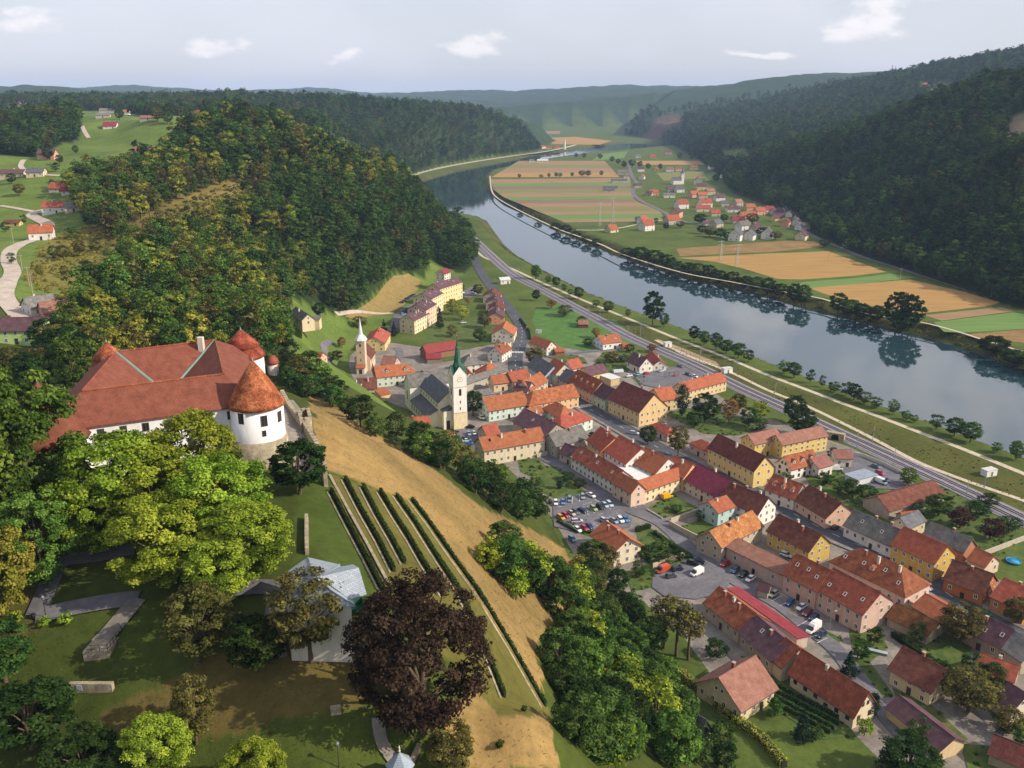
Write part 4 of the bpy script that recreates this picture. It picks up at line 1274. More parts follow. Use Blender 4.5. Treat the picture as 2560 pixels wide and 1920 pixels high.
Bd = building
CREAM, WHITEW, PEACH, YEL, PINK, MINT, GREYW, OCHRE = '#d9cba8', '#dcd9d2', '#d8b084', '#d9b866', '#c9a592', '#b9c9b6', '#a8a196', '#c99a4c'
# --- beside the church car park and the lower street
Bd('p', (1211,1127), (1362,1100), (1191,1106), 7.2, 4.2, 'gable', '#cfc2a6', 'orange', 'cream two-storey house with long orange roof beside the church car park', storeys=2, chim=2)
Bd('L', (385,402), (655,322), (300,335), 5.5, 4.4, 'gable', GREYW, 'grey', 'pale house under a worn grey roof between two orange-roofed rows', chim=1)
Bd('L', (510,490), (412,452), 7, 4.2, 3.2, 'gable', '#b8aca0', 'purple', 'narrow annex with brown-purple roof beside the grey-roofed house', chim=0)
Bd('L', (872,705), (512,487), 9.5, 5.6, 3.8, 'gable', WHITEW, 'rbrown', 'long white row house with rusty roof along the lower street', storeys=2, chim=1, skyl=3)
h5 = Bd('L', (1030,805), (873,712), (1140,762), 6.2, 3.4, 'gable', '#d4b9a6', 'red', 'pinkish corner house with a balcony facing the market car park', storeys=2, chim=0)
Bd('L', (1150,785), (1482,668), 7.5, 5.4, 2.8, 'gable', '#dccaa2', 'red', 'cream wing with balcony behind the parked yellow car', storeys=2, chim=0)
Bd('L', (985,550), (800,437), 15, 7.2, 5.4, 'gable', WHITEW, 'red', 'broad red roof of the block between the two streets', storeys=2, chim=1)
Bd('L', (1235,638), (1040,540), 14, 6.6, 5.2, 'gable', WHITEW, 'red', 'red-roofed block with white parapet gable above the flat grey roof', storeys=2, chim=1)
Bd('L', (770,440), (652,345), 13, 7.0, 5.2, 'gable', PEACH, 'red', 'red-roofed town house with three white chimneys on the main street', storeys=2, chim=3)
Bd('L', (1480,672), (1315,605), 11, 6.0, 4.6, 'gable', PEACH, 'red', 'narrow red-roofed house next to the maroon roof', chim=1)
Bd('L', (1090,692), (1240,640), (912,575), 5.2, .4, 'flat', '#b8b2a8', 'white', 'flat grey-roofed hall in the courtyard of the red roofs', name='hall', cat='building', chim=0, win=None)
Bd('L', (1770,838), (1475,682), (1915,708), 5.0, 4.8, 'gable', '#cdbda4', 'maroon', 'house with a smooth maroon roof beside the main street', chim=1, storeys=2)
Bd('p', (1895,1285), (1801,1247), (1950,1268), 5.6, 5.0, 'gable', WHITEW, 'brown', 'big dark-brown roofed house with white gable above the pale blue house', chim=3)
Bd('L', (1783,975), (1925,920), (1660,885), 5.8, 2.6, 'gable', '#a9c3c4', 'orange', 'tall pale blue house with a small orange roof and tall chimney', storeys=2, chim=1)
Bd('L', (1812,1272), (2167,1087), (1605,1180), 5.8, 4.0, 'gable', '#b3a794', 'old', 'old house with weathered pale tiles and crumbling plaster', chim=2)
Bd('p', (1958,1438), (1817,1368), 6, 5.2, 1.4, 'mono', '#bda79b', 'pink', 'long low pinkish building with a lean-to red roof by the parking bays', storeys=1, chim=0, gw=False, wsp=7)
Bd('p', (1535.5,1377), (1482,1335), (1598,1357), 6.0, 3.6, 'gable', '#d5c8b0', 'red', 'cream house with red roof standing alone by the market car park', storeys=2, chim=2, ov=.9)
# --- along the main street
Bd('G', (1100,1490), (835,1372), (1315,1425), 7.4, 7.6, 'gable', '#d2b684', 'brown', 'tall yellow town house with steep brown roof and arched gateway', storeys=2, chim=1)
Bd('d6', (1395,850), (985,640), 11, 6.4, 5.6, 'gable', '#c4a58e', 'rbrown', 'brown-roofed row house with four dormers and flower boxes', storeys=2, dormers=4, chim=0)
Bd('d6', (1605,957), (1402,852), 11, 6.2, 4.6, 'gable', '#aebfa2', 'purple', 'pale green house with purple roof next to the tall yellow house', storeys=2, chim=0)
Bd('d6', (985,672), (808,592), 10, 5.4, 4.6, 'gable', '#b9a894', 'slate', 'small house with dark grey roof beside the dormered row', chim=0)
Bd('d6', (750,525), (568,420), (1030,455), 6.2, 5.2, 'gable', '#cfc4ae', 'orange', 'orange-roofed house with plain white gable and thick chimney', storeys=2, chim=1)
Bd('d6', (572,548), (270,368), 11, 4.8, 5.0, 'gable', '#b4bcc4', 'slate', 'bluish white house with slate roof at the street bend', chim=0)
Bd('d6', (1040,432), (1228,390), 9, 4.4, 4.0, 'gable', WHITEW, 'orange', 'orange-roofed back house behind the plain white gable', chim=0)
Bd('d6', (1330,545), (1660,474), 10, 3.8, 3.4, 'gable', '#d2c272', 'purple', 'low yellow house with wide purple-brown roof', chim=0)
Bd('d6', (1710,612), (1862,578), (1588,535), 4.0, .3, 'flat', '#b9a680', 'white', 'small beige building with flat white roof near the playground', name='kiosk', cat='building', chim=0, win=None)
Bd('d6', (1155,905), (300,1066), 12, 5.8, 5.0, 'hip0', PEACH, 'old', 'long peach building with patchy pinkish roof at the street crossing', storeys=2, chim=2)
Bd('p', (1223,1027.6), (1322,1011), (1204.2,1005), 5.6, 4.6, 'gable', '#c6d6cc', 'orange', 'mint white house with orange roof and flower boxes near the church', storeys=2, chim=1)
Bd('p', (1400,1045), (1356.7,1019.5), 10, 5.6, 3.8, 'hip', MINT, 'red', 'pale green courtyard wing with red hipped roof', chim=1)
Bd('p', (1401.6,1072), (1481.9,1046), 10, 5.2, 3.6, 'hip', '#c2d2c4', 'red', 'pale green building with red hipped roof facing the main street', storeys=2, chim=1, wsp=3.6)
Bd('p', (1324.9,1039.4), (1366.8,1030.7), 6, 4.4, 1.4, 'mono', '#c8c0b4', 'orange', 'low linking roof of bright red between two courtyard houses', chim=0)
Bd('p', (1361,1091.5), (1283,1052), 14, 5.6, 4.6, 'gable', '#a8988c', 'purple', 'wide house with dull purple roof behind the cream house', chim=2, skyl=1)
Bd('L', (1345,302), (1190,217), 6, 3.8, 2.0, 'hip', '#cdae9c', 'red', 'low pink shop pavilion with red roof beside the big street tree', chim=1, storeys=1)
Bd('L', (1692,447), (1535,372), 7, 4.2, 2.2, 'hip', '#c4a89c', 'red', 'low pink pavilion with arched windows below the yellow house', chim=0, storeys=1)
Bd('L', (2092,612), (1695,410), (2240,560), 7.8, 5.2, 'gable', '#d0b878', 'brown', 'long yellow shop house with dark roof and white gable', storeys=2, chim=1)
Bd('G', (1495,1312), (1855,1218), 9, 5.6, 3.6, 'gable', '#cfb88a', 'red', 'long yellow wing with red roof next to the railway', storeys=2, chim=2)
Bd('G', (1290,1390), (1430,1368), 13, 5.8, 4.4, 'gable', '#cfba8c', 'red', 'yellow house with red roof behind the columnar conifer', storeys=2, chim=1)
Bd('M', (128,388), (515,308), 9, 7.0, 3.0, 'gable', '#cdb36a', 'pink', 'long bright yellow mill with red roof beside the tracks', storeys=3, chim=0)
Bd('p', (1887.6,1111), (1955,1096), 9, 7.0, 3.0, 'gable', '#cdb36a', 'pink', 'yellow mill wing with roof terrace next to the dark-roofed shop house', storeys=2, chim=0)
Bd('M', (200,600), (440,540), 8.5, 4.8, 4.2, 'gable', WHITEW, 'rbrown', 'white house with three dormers and green shutters', dormers=3, chim=0, win='wood')
Bd('M', (440,590), (560,555), 9, 4.6, 2.6, 'gable', '#cfc8bc', 'pink', 'red-roofed shed attached to the white dormered house', chim=0)
Bd('M', (585,503), (728,506), 8, 4.2, 2.4, 'gable', '#d0c8b8', 'pink', 'white workshop with red roof and dark garage door', chim=0, storeys=1)
Bd('M', (225,857), (-20,768), 10, 5.0, 4.6, 'gable', '#cfc9c0', 'rbrown', 'white row house with three small dormers on the main street', dormers=3, chim=1)
Bd('M', (500,1020), (232,862), (715,955), 4.6, 4.8, 'gable', '#c7a48e', 'brown', 'pink house with dark brown roof and bare white gable', chim=2, storeys=1)
Bd('M', (1070,1262), (660,1078), 10, 4.8, 4.4, 'gable', '#cfcfd0', 'grey', 'long white house with grey slate roof opposite the red complex', chim=2, skyl=2, storeys=1)
Bd('M', (1215,1108), (1362,1042), 7, 4.6, 2.6, 'gable', '#c2b294', 'slate', 'beige annex with blue-grey roof behind the slate-roofed house', chim=0)
Bd('M', (1437,1412), (1073,1245), (1590,1320), 7.0, 4.8, 'gable', '#bd9f54', 'red', 'ochre yellow house with red roof and bare white gable', storeys=2, chim=0)
Bd('M', (1690,1312), (1345,1163), (1790,1258), 4.4, 3.8, 'gable', '#a8745a', 'grey', 'grey-roofed barn with brick gable behind the ochre house', chim=1, win=None)
Bd('M', (1050,960), (1530,815), 12, 3.8, 3.6, 'gable', '#9a9084', 'brown', 'old warehouse with long stained brown roof by the railway', chim=0, name='warehouse', cat='building', win=None)
Bd('M', (775,690), (940,645), (655,648), 3.0, .3, 'flat', '#c8ccd0', 'zinc', 'white shed with grey metal roof in the railway yard', name='shed', cat='shed', chim=0, win=None)
Bd('M', (352,1308), (-5,1128), 11, 5.8, 4.8, 'gable', '#b59c54', 'brown', 'mustard yellow house with dark brown roof and balcony boxes', storeys=2, chim=2)
Bd('p', (2458,1483), (2361,1447), 11, 4.6, 4.6, 'gable', '#a8663c', 'brown', 'strong orange house with dark brown roof', chim=1, storeys=1)
Bd('p', (2560,1530), (2478,1490), 12, 4.6, 4.4, 'gable', '#b07848', 'red', 'red-roofed house at the far right edge beside the orange house', chim=1)
Bd('p', (2462,1417), (2420,1398), 8, 4.0, 3.0, 'gable', '#c8b8a0', 'orange', 'small house with orange roof behind the strong orange house', chim=0)
Bd('M', (1180,1035), (1320,1020), 5, 3.0, 1.8, 'gable', '#b08a6a', 'orange', 'little orange-roofed shed behind the warehouse', name='shed', cat='shed', chim=0, win=None)
# --- the red-roofed complex and what lies below it
Bd('p', (2262.9,1491), (2075,1402), (2318,1455), 5.6, 5.4, 'hip', '#cdb4a4', 'rbrown', 'large pink house with hipped rusty roof and many roof lights', chim=3, dormers=1, skyl=4, storeys=1)
bay_house = Bd('p', (2040.6,1476), (1958.9,1434), 12, 6.6, 5.0, 'gable', '#c4a594', 'rbrown', 'pink house with glazed bay tower by the parking bays', storeys=2, chim=1, skyl=3)
Bd('Q', (817,330), (425,112), (1035,190), 6.8, 5.0, 'gable', '#c4a797', 'rbrown', 'long pink house with sunlit bare gable above the white camper van', storeys=2, chim=0, skyl=3)
Bd('Q', (1500,405), (1250,262), 11, 4.0, 2.6, 'gable', '#b8ab9a', 'orange', 'barn with bright orange roof behind the pink gable', chim=0, win=None, name='barn', cat='barn')
Bd('Q', (1375,515), (1035,350), 9, 3.2, 2.8, 'gable', '#a89c86', 'rust', 'derelict shed with mossy rust-brown roof', chim=0, win=None, name='shed', cat='shed')
Bd('Q', (1405,985), (1065,792), (1622,868), 5.0, 4.2, 'gable', '#c9bb96', 'brown', 'cream house with dark brown roof and outside stair among gardens', chim=1, ov=.8)
Bd('Q', (742,1195), (200,830), (940,1105), 4.4, 5.2, 'gable', '#cfc0a4', 'rbrown', 'long old barn with rusty roof and pale gable at the lane', chim=1, win='wood', storeys=1, name='barn', cat='barn', ov=.7)
Bd('Q', (120,790), (10,700), 11, 4.6, 4.4, 'gable', '#b8a890', 'rbrown', 'red-brown roofed byre joined to the long barn', chim=0, win=None)
Bd('Q', (1490,1502), (1030,1135), (1660,1402), 3.2, 2.2, 'gable', '#cdb58e', 'purple', 'row of garages under a dull brown roof below the cream house', chim=0, name='garage', cat='garage', win=None)
Bd('p', (1853,1772), (1937,1718), (1759,1695), 4.4, 5.4, 'gable', '#c9b894', 'pink', 'steep-roofed house with pinkish tiles beside the clipped hedge', chim=1, ov=.8)
Bd('Q', (2010,615), (1660,440), 10, 4.4, 4.0, 'gable', '#a89684', 'purple', 'dark-roofed house with roof windows behind the big walnut tree', chim=1, skyl=3)
Bd('Q', (2195,735), (1985,595), 10, 4.4, 3.6, 'gable', '#b0a490', 'grey', 'grey-roofed house near the right edge with shaded wall', chim=1)
Bd('Q', (2120,912), (1805,802), 8, 3.4, 2.6, 'gable', '#b8a084', 'orange', 'low house with orange roof tucked behind trees', chim=1)
Bd('Q', (2110,1160), (1960,1060), 9, 4.0, 3.4, 'gable', '#cfc6b4', 'purple', 'white house with maroon roof at the lower right edge', chim=0)
Bd('Q', (2225,1660), (1915,1530), 8, 3.2, 2.6, 'gable', '#a89480', 'brown', 'brown-tiled roof in the bottom right corner', chim=0, win=None)
Bd('p', (1848,1575), (1761,1507), 11, 4.6, 4.0, 'gable', '#b8a894', 'rbrown', 'house with rust-orange tiles and a red shed dormer', chim=3)
Bd('p', (1930,1652), (1850,1580), 11, 4.6, 4.0, 'gable', '#a89888', 'purple', 'house with grey-brown roof continuing the rust-tiled row', chim=1, skyl=1)
Bd('p', (2020,1590), (1845,1468.5), -4.2, 3.6, .5, 'mono', '#b8a898', 'metal', 'long lean-to with bright red sheet roof along the street', chim=0, win=None, name='lean_to', cat='building')
Bd('d8', (1100,690), (930,640), 4, 2.8, 1.6, 'gable', '#9a9488', 'purple', 'tiny stone hut with dark roof beside the parking bays', chim=0, win=None, name='hut', cat='hut')
# --- around the playground and the railway
Bd('d3', (470,690), (795,650), (355,600), 4.2, 3.6, 'gable', '#dededc', 'orange', 'white house with orange roof close to the tracks', chim=2, storeys=1, skyl=2)
Bd('d3', (1100,1085), (880,985), (1300,1035), 4.2, 4.6, 'gable', '#d8d4c8', 'purple', 'white house with purple-grey roof beside the playground', chim=1)
Bd('d3', (1338,1060), (1195,905), (1547,1035), 3.4, 3.0, 'gable', '#dcd8cc', 'red', 'small white house with red roof next to the purple-grey one', chim=1)
Bd('d3', (50,350), (212,348), 6, 2.8, 2.2, 'gable', '#6e4436', 'pink', 'brown garden shed on the lawn by the railway', chim=0, win=None, name='shed', cat='shed')
Bd('d3', (818,735), (945,730), 5, 2.4, 1.6, 'gable', '#b89a50', 'orange', 'little orange-roofed hut beside the white house at the tracks', chim=0, win=None, name='hut', cat='hut')
Bd('G', (300,932), (150,888), 8, 5.2, 3.4, 'gable', '#d0c8ba', 'red', 'red-roofed house at the inside of the road bend', chim=0)
Bd('G', (378,968), (455,962), 5, 2.6, 1.4, 'gable', '#8a5a44', 'red', 'open red-roofed carport by the road bend', chim=0, win=None, name='carport', cat='carport')
Bd('G', (315,935), (400,922), 4, 2.6, 1.2, 'mono', '#8a5a44', 'red', 'narrow red-roofed shed behind the carport', chim=0, win=None, name='shed', cat='shed')
# --- around the two churches
Bd('F', (397,695), (295,630), (462,655), 3.4, 3.0, 'gable', '#d6c6a4', 'grey', 'cream cottage on the grassy slope under the woods', zg=33.5, chim=1, wbot=3)
Bd('F', (545,690), (462,690), 6, 2.8, .8, 'mono', '#cdbd9c', 'grey', 'low side building of the slope cottage with flat grey roof', zg=31.5, chim=0, win=None, wbot=3)
Bd('F', (1112,892), (1160,808), (930,882), 5.2, 4.0, 'gable', '#dcc484', 'red', 'yellow house with red roof and balconies behind the chapel', storeys=2, chim=1, skyl=1)
Bd('F', (1080,1072), (1190,1082), 9, 4.4, 3.6, 'gable', '#b8a098', 'pink', 'house with pale pinkish roof below the chapel', chim=0)
Bd('F', (1045,1187), (1390,1152), 11, 5.8, 4.6, 'hip1', '#c4cfc0', 'orange', 'long orange-roofed house behind the parish church', storeys=2, chim=0, dormers=2, skyl=2)
Bd('F', (1475,978), (1748,935), 9, 4.6, 3.8, 'gable', '#8a6a54', 'metal', 'red barn roof with open cart bays', name='barn', cat='barn', chim=0, win=None)
Bd('F', (1478,1028), (1602,1022), 6, 3.0, 1.6, 'mono', '#8a7a68', 'metal', 'low red lean-to in front of the red barn', name='lean_to', cat='building', chim=0, win=None)
Bd('F', (1790,1087), (1968,1067), 12, 4.8, 4.8, 'hip', '#d6d4ce', 'grey', 'white house with grey half-hipped roof near the crossing', storeys=2, chim=1)
Bd('F', (2125,987), (2208,937), (1980,985), 5.2, 3.8, 'gable', '#d2d0c8', 'rbrown', 'white gabled house at the road curve', storeys=2, chim=2)
Bd('F', (2130,905), (2205,870), (2040,905), 5.2, 3.4, 'gable', '#d4c49c', 'grey', 'grey-roofed house just above the white gabled house', chim=1)
Bd('p', (1284.5,838), (1292,820), (1230,835), 5.2, 4.6, 'gable', '#d4ccb8', 'red', 'cream gable house with red roof beside the road out of town', storeys=2, chim=0)
for k_, (a_, b_, c_, lb) in enumerate([((1260,793.4),(1261.5,778),(1218.7,797.7),'nearest terraced house of the dark-roofed row with salmon gable'), ((1259,774),(1262,762),(1219,779),'second terraced house of the dark-roofed row, behind the salmon gable'),
        ((1256,758),(1259,747),(1213,762),'third terraced house of the dark-roofed row by the road'), ((1250,741),(1254,731),(1206,744),'last terraced house of the dark-roofed row, nearest the flats')]):
    Bd('p', a_, b_, c_, 5.2, 3.4, 'gable', '#d89468' if k_ == 0 else '#b0a090', 'purple' if k_ % 2 == 0 else 'brown', lb, chim=1, storeys=2)
for (a_, b_, c_, e_, wc, lb) in [((1035.7,801.7),(1072.6,783.2),(997.4,799),9.4,'#d3c7a0','front block of the stepped flats with pale yellow walls'), ((1065.4,775.3),(1090.7,760),(1024.8,768.8),12.5,'#d8b8a0','second block of the stepped flats, pinkish'),
        ((1079.8,747),(1107.3,732.6),(1036.4,742),13,'#dcc9a0','third block of the stepped flats, cream'), ((1100,722.5),(1156,705),(1048.7,724),13,'#d8c690','highest block of the stepped flats ending in bright yellow')]:
    Bd('p', a_, b_, c_, e_, 3.4, 'gable', wc, 'purple', lb, name='apartment_block', cat='apartments', storeys=4 if e_ > 10 else 3, chim=2, skyl=2, zg=0.0, wsp=3.2, wbot=2)
Bd('d5', (905,310), (1010,275), (745,300), 8, 3.0, 'gable', '#d6cfc0', 'metal', 'white three-storey house with red roof at the wood edge above the flats', zg=6, storeys=3, chim=0, wbot=4)
Bd('d5', (1880,420), (2045,405), (1815,400), 3.6, 1.8, 'gable', '#d2cfc4', 'white', 'small white house with pale roof beside the railway', chim=0, storeys=1)
Bd('F', (860,1440), (755,1392), (1005,1388), 4.4, 3.4, 'gable', '#d6d2c8', 'grey', 'white house with grey roof under the wooded slope', chim=1)
Bd('F', (890,1545), (835,1442), -7, 3.6, 2.2, 'mono', '#8a8480', 'slate', 'dark lean-to roof joined to the grey-roofed white house', chim=0, win=None)
Bd('F', (860,1590), (1005,1585), 6, 2.8, 1.6, 'gable', '#8a8278', 'grey', 'low grey shed roof among the trees below the castle meadow', chim=0, win=None, name='shed', cat='shed')
Bd('F', (885,1287), (1040,1280), 11, 4.6, 4.0, 'gable', '#c8b8a0', 'brown', 'brown-roofed house between the chapel and the parish church', chim=1)
Bd('F', (870,1305), (775,1290), 9, 4.2, 3.4, 'gable', '#b8b0a4', 'slate', 'grey-blue roofed house on the lane below the chapel', chim=1)
Bd('F', (1080,1345), (1165,1325), 6, 3.4, 1.6, 'mono', '#cdb88c', 'red', 'low red-roofed outbuilding beside the church choir', chim=0, win=None)
Bd('K', (1275,270), (1505,254), 11, 4.6, 4.6, 'gable', '#cdb890', 'orange', 'orange-roofed parsonage with two dormers in front of the church', chim=1, dormers=2)
Bd('K', (1640,500), (1525,358), -8, 4.6, 3.4, 'gable', '#c8b8a0', 'orange', 'steep orange roof seen end-on among the trees by the car park', chim=1)
Bd('K', (1600,330), (1700,335), 6, 3.4, 2.2, 'gable', '#c0aa90', 'orange', 'small orange-roofed shed beside the church car park', chim=0, win=None, name='shed', cat='shed')
Bd('K', (1998,312), (2110,290), 9, 4.4, 3.4, 'gable', '#c8b49a', 'orange', 'orange-roofed annex behind the parked cars at the church', chim=0)
Bd('F', (360,1015), (545,1035), 8, 3.2, 2.8, 'gable', '#c8a888', 'orange', 'orange-roofed house half hidden on the slope below the castle', zg=16, chim=1, wbot=5)
Bd('F', (1385,1225), (1560,1220), 10, 4.6, 4.2, 'gable', '#c4bcae', 'grey', 'grey-roofed house directly behind the church nave', chim=0)
Bd('d4', (1070,720), (1100,700), (1000,690), 5.0, 3.6, 'gable', '#d2b4a4', 'red', 'pink house with red roof seen left of the church tower top', chim=0)
Bd('d4', (1590,640), (1430,480), (1380,650), 4.6, 3.2, 'gable', '#d2b8a2', 'red', 'pink gabled house with blue sign right of the church tower top', chim=0)
Bd('d4', (1760,600), (2050,530), 10, 4.4, 4.4, 'hip', '#c4b098', 'red', 'orange hipped house by the crossing behind the church tree', chim=2)
Bd('d4', (1380,780), (2120,530), 7, 4.2, 2.0, 'gable', '#a8a298', 'grey', 'long narrow grey roof behind the church tree', chim=0, win=None)
Bd('G', (10,1225), (165,1195), 10, 5.0, 4.0, 'gable', '#c8b8a4', 'red', 'dark red roofed house with white chimneys at the bend', chim=2)
Bd('G', (160,1300), (310,1215), 10, 5.0, 4.0, 'gable', '#c0ae98', 'orange', 'orange-roofed house behind the long peach building', chim=1)
Bd('G', (20,1290), (130,1310), 9, 4.8, 3.8, 'gable', '#b8a898', 'purple', 'brown-purple roofed house between orange roofs near the church', chim=1)
Bd('d4', (1900,760), (2212,720), 8, 4.6, 3.4, 'gable', '#cdb898', 'orange', 'orange roof above the grey sheds behind the church tree', chim=0)
Bd('d4', (1700,960), (1900,930), 6, 3.0, 1.2, 'mono', '#9a948c', 'grey', 'grey shed roof in the yard right of the church tree', chim=0, win=None, name='shed', cat='shed')
# ------------------------------------------------------------------ castle
def lathe(name, prof, seg, mat, parent, center=(0, 0), smooth=True, a0=0.0):
    vs, fs = [], []
    for r, z in prof:
        for s in range(seg):
            a = a0 + 2 * math.pi * s / seg
            vs.append((center[0] + r * math.cos(a), center[1] + r * math.sin(a), z))
    for k in range(len(prof) - 1):
        for s in range(seg):
            s2 = (s + 1) % seg
            fs.append((k*seg+s, k*seg+s2, (k+1)*seg+s2, (k+1)*seg+s))
    fs.append(tuple(range(seg))[::-1])
    fs.append(tuple(range((len(prof)-1)*seg, len(prof)*seg)))
    return pydata(name, vs, fs, [mat], parent, smooth=smooth)
def offset_poly(P_, d):
    n = len(P_); out = []
    for i in range(n):
        a, b, c = Vector(P_[i-1]), Vector(P_[i]), Vector(P_[(i+1) % n])
        d1, d2 = (b-a).normalized(), (c-b).normalized()
        n1, n2 = Vector((d1.y, -d1.x)), Vector((d2.y, -d2.x))
        k = (n1 + n2); k = k / max(k.dot(n1), .2)
        out.append(b + k * d)
    return out
def castle():
    root = empty('castle', (-75, 185, 80)); tag(root, 'white walled castle with round corner towers and red tiled roofs on the hilltop', 'castle')
    O3 = Vector((-75, 185, 80))
    def loc(p): return (p[0] - O3.x, p[1] - O3.y)
    ridge = [loc(p) for p in ((-83.6,165.6),(-59.6,177),(-70,204.5),(-89,194))]
    outer, inner = offset_poly(ridge, 7.2), offset_poly(ridge, -9.0)
    zr, ze, zi = 16.0, 11.0, 9.6
    t = .3
    vs, fs = [], []
    for P_, z in ((outer, ze), (ridge, zr), (inner, zi)):
        vs += [(p[0], p[1], z) for p in P_]
    for P_, z in ((outer, ze - t), (ridge, zr - t), (inner, zi - t)):
        vs += [(p[0], p[1], z) for p in P_]
    for i in range(4):
        j = (i + 1) % 4
        fs += [(i, j, 4+j, 4+i), (4+i, 4+j, 8+j, 8+i)]
        fs += [(12+j, 12+i, 16+i, 16+j), (16+j, 16+i, 20+i, 20+j), (i, 12+i, 12+j, j), (8+j, 20+j, 20+i, 8+i)]
    roof = pydata('roof', vs, fs, [ROOF['castle']], root)
    wo, wi = offset_poly(ridge, 6.7), offset_poly(ridge, -8.5)
    vs, fs = [], []
    for P_, z0, z1 in ((wo, -6, ze + .3), (wi, -6, zi + .3)):
        b = len(vs)
        vs += [(p[0], p[1], z0) for p in P_] + [(p[0], p[1], z1) for p in P_]
        for i in range(4):
            j = (i+1) % 4
            fs.append((b+i, b+j, b+4+j, b+4+i) if P_ is wo else (b+j, b+i, b+4+i, b+4+j))
    fs.append((0, 3, 11, 8)); fs.append((0, 8, 9, 1)); fs.append((1, 9, 10, 2)); fs.append((2, 10, 11, 3))
    WM = wall_mat('#e2e3e4')
    pydata('wall', vs, fs, [WM], root)
    # ridge caps and valley flashings
    COPV = plain('#6f8f84', .6)
    CAPD = ROOF['rbrown']
    for i in range(4):
        tv, tf = [], []
        a, b = ridge[i], ridge[(i+1) % 4]
        tube(tv, tf, [(a[0], a[1], zr + .05), (b[0], b[1], zr + .05)], [.2, .2], 6)
        pydata('ridge_cap', tv, tf, [CAPD], roof)
    for i in (2, 3):
        tv, tf = [], []
        tube(tv, tf, [(ridge[i][0], ridge[i][1], zr + .02), (inner[i][0], inner[i][1], zi + .1)], [.3, .38], 6)
        pydata('valley_flashing', tv, tf, [COPV], roof)
    # chimney at the back right valley
    p = Vector(inner[2]) * .25 + Vector(ridge[2]) * .75
    box('chimney', (p.x - 1.6, p.y - .8, 13), (p.x - .4, p.y + .4, 17.6), wall_mat('#c8bfb0'), roof)
    # windows of the outer walls
    for i in (0, 1):
        a, b = Vector(wo[i]), Vector(wo[(i+1) % 4]); d = (b - a).normalized(); L = (b - a).length
        for k in range(int(L / 4)):
            q = a + d * (3 + k * 4.0)
            if k * 4 + 3 > L - 4: break
            for z in (9.2, 4.8):
                o = mesh_obj('window', window_mesh(1.0, 1.5, 'wood'), root)
                o.location = (q.x + d.y * .004, q.y - d.x * .004, z); o.rotation_euler = (0, 0, math.atan2(d.y, d.x))
    # corner towers
    def tower(cx_, cy_, r, ze_, apex, prof, seg=32, stone=None, wins=(), mat='shingle'):
        c = loc((cx_, cy_))
        zE, zA = ze_ - 80, apex - 80
        tw = lathe('tower', [(r, -8), (r, zE + .1)], seg, WM, root, c)
        lathe('tower_roof', [(r * (1 + f[0]), zE + f[1] * (zA - zE)) if f[0] > -1 else (.02, zA) for f in prof], seg, ROOF[mat], tw, c)
        lathe('roof_finial', [(.35, zA - .6), (.02, zA + .5)], 8, COPV, tw, c)
        if stone: lathe('stone_base', [(r + 1.5, -9), (r + .35, stone - 80), (r + .02, stone - 80 + .15)], seg, STONE, tw, c)
        for ang, z, w, h in wins:
            a = math.radians(ang)
            o = mesh_obj('window', window_mesh(w, h, 'wood'), tw)
            o.location = (c[0] + (r + .01) * math.cos(a), c[1] + (r + .01) * math.sin(a), z - 80); o.rotation_euler = (0, 0, a + math.pi / 2)
        return tw
    cone = [(.10, -.06), (.02, .02), (-.30, .38), (-.68, .74), (-2, 1)]
    tower(-52, 172.5, 5.3, 91.6, 100.4, cone, 40, 84.2, [(-110, 89.6, 1.0, 2.0), (-60, 89.0, 1.0, 2.0), (-62, 86.4, .5, 1.0), (-20, 89, 1.0, 2.0)])
    tower(-66.7, 213.8, 5.0, 89.8, 96.4, [(.10, -.05), (.0, .1), (-.22, .36), (-.14, .37), (-.55, .68), (-2, 1)], 32, None, [(-70, 88.2, .8, 1.2)])
    tower(-96, 205, 4.2, 89, 95.6, [(.12, -.05), (.0, .1), (-.2, .36), (-.1, .37), (-.55, .7), (-2, 1)], 24)
    tower(-87, 156.5, 7.0, 90.2, 101, [(.12, -.05), (.0, .06), (-.4, .44), (-.7, .74), (-2, 1)], 12, None, [(-90, 87, 1, 1.4), (-50, 87, 1, 1.4)], 'castle')
castle()
def stone_wall(pts, top, depth, th, label, mat=None, name='stone_wall', cat='wall', crenel=False, base=None):
    ln = [Vector(p) for p in pts]
    o = ln[0]
    root = empty(name, (o.x, o.y, o.z)); tag(root, label, cat)
    vs, fs = [], []
    n = len(ln)
    for k, p in enumerate(ln):
        d = (ln[min(k+1, n-1)] - ln[max(k-1, 0)]); d.z = 0; d.normalize(); nn = Vector((-d.y, d.x, 0))
        for s, z in ((-.5, -depth), (.5, -depth), (.5, top), (-.5, top)):
            q = p + nn * th * s - o
            vs.append((q.x, q.y, p.z - o.z + z))
    for k in range(n - 1):
        for s in range(4):
            a, b = k*4+s, k*4+(s+1) % 4
            fs.append((a, b, b+4, a+4))
    fs += [(3, 2, 1, 0), ((n-1)*4, (n-1)*4+1, (n-1)*4+2, (n-1)*4+3)]
    pydata('masonry', vs, fs, [mat or STONE], root)
    cap = []
    if crenel:
        for k in range(n - 1):
            a, b = ln[k], ln[k+1]
            L = (b - a).length; m = max(1, int(L / 1.7))
            for i in range(m):
                p = a.lerp(b, (i + .5) / m) - o
                d = (b - a); rz = math.atan2(d.y, d.x)
                bx = box('coping_stone', (-.5, -th*.55, 0), (.5, th*.55, .35), mat or STONE, root)
                bx.location = (p.x, p.y, p.z + top + .003); bx.rotation_euler = (0, 0, rz)
    return root
def wl(pts, z=None, dz=0):
    out = []
    for a, b in pts:
        g = at_z(a, b, z) if z is not None else ground(a, b)
        out.append((g.x, g.y, g.z + dz))
    return out
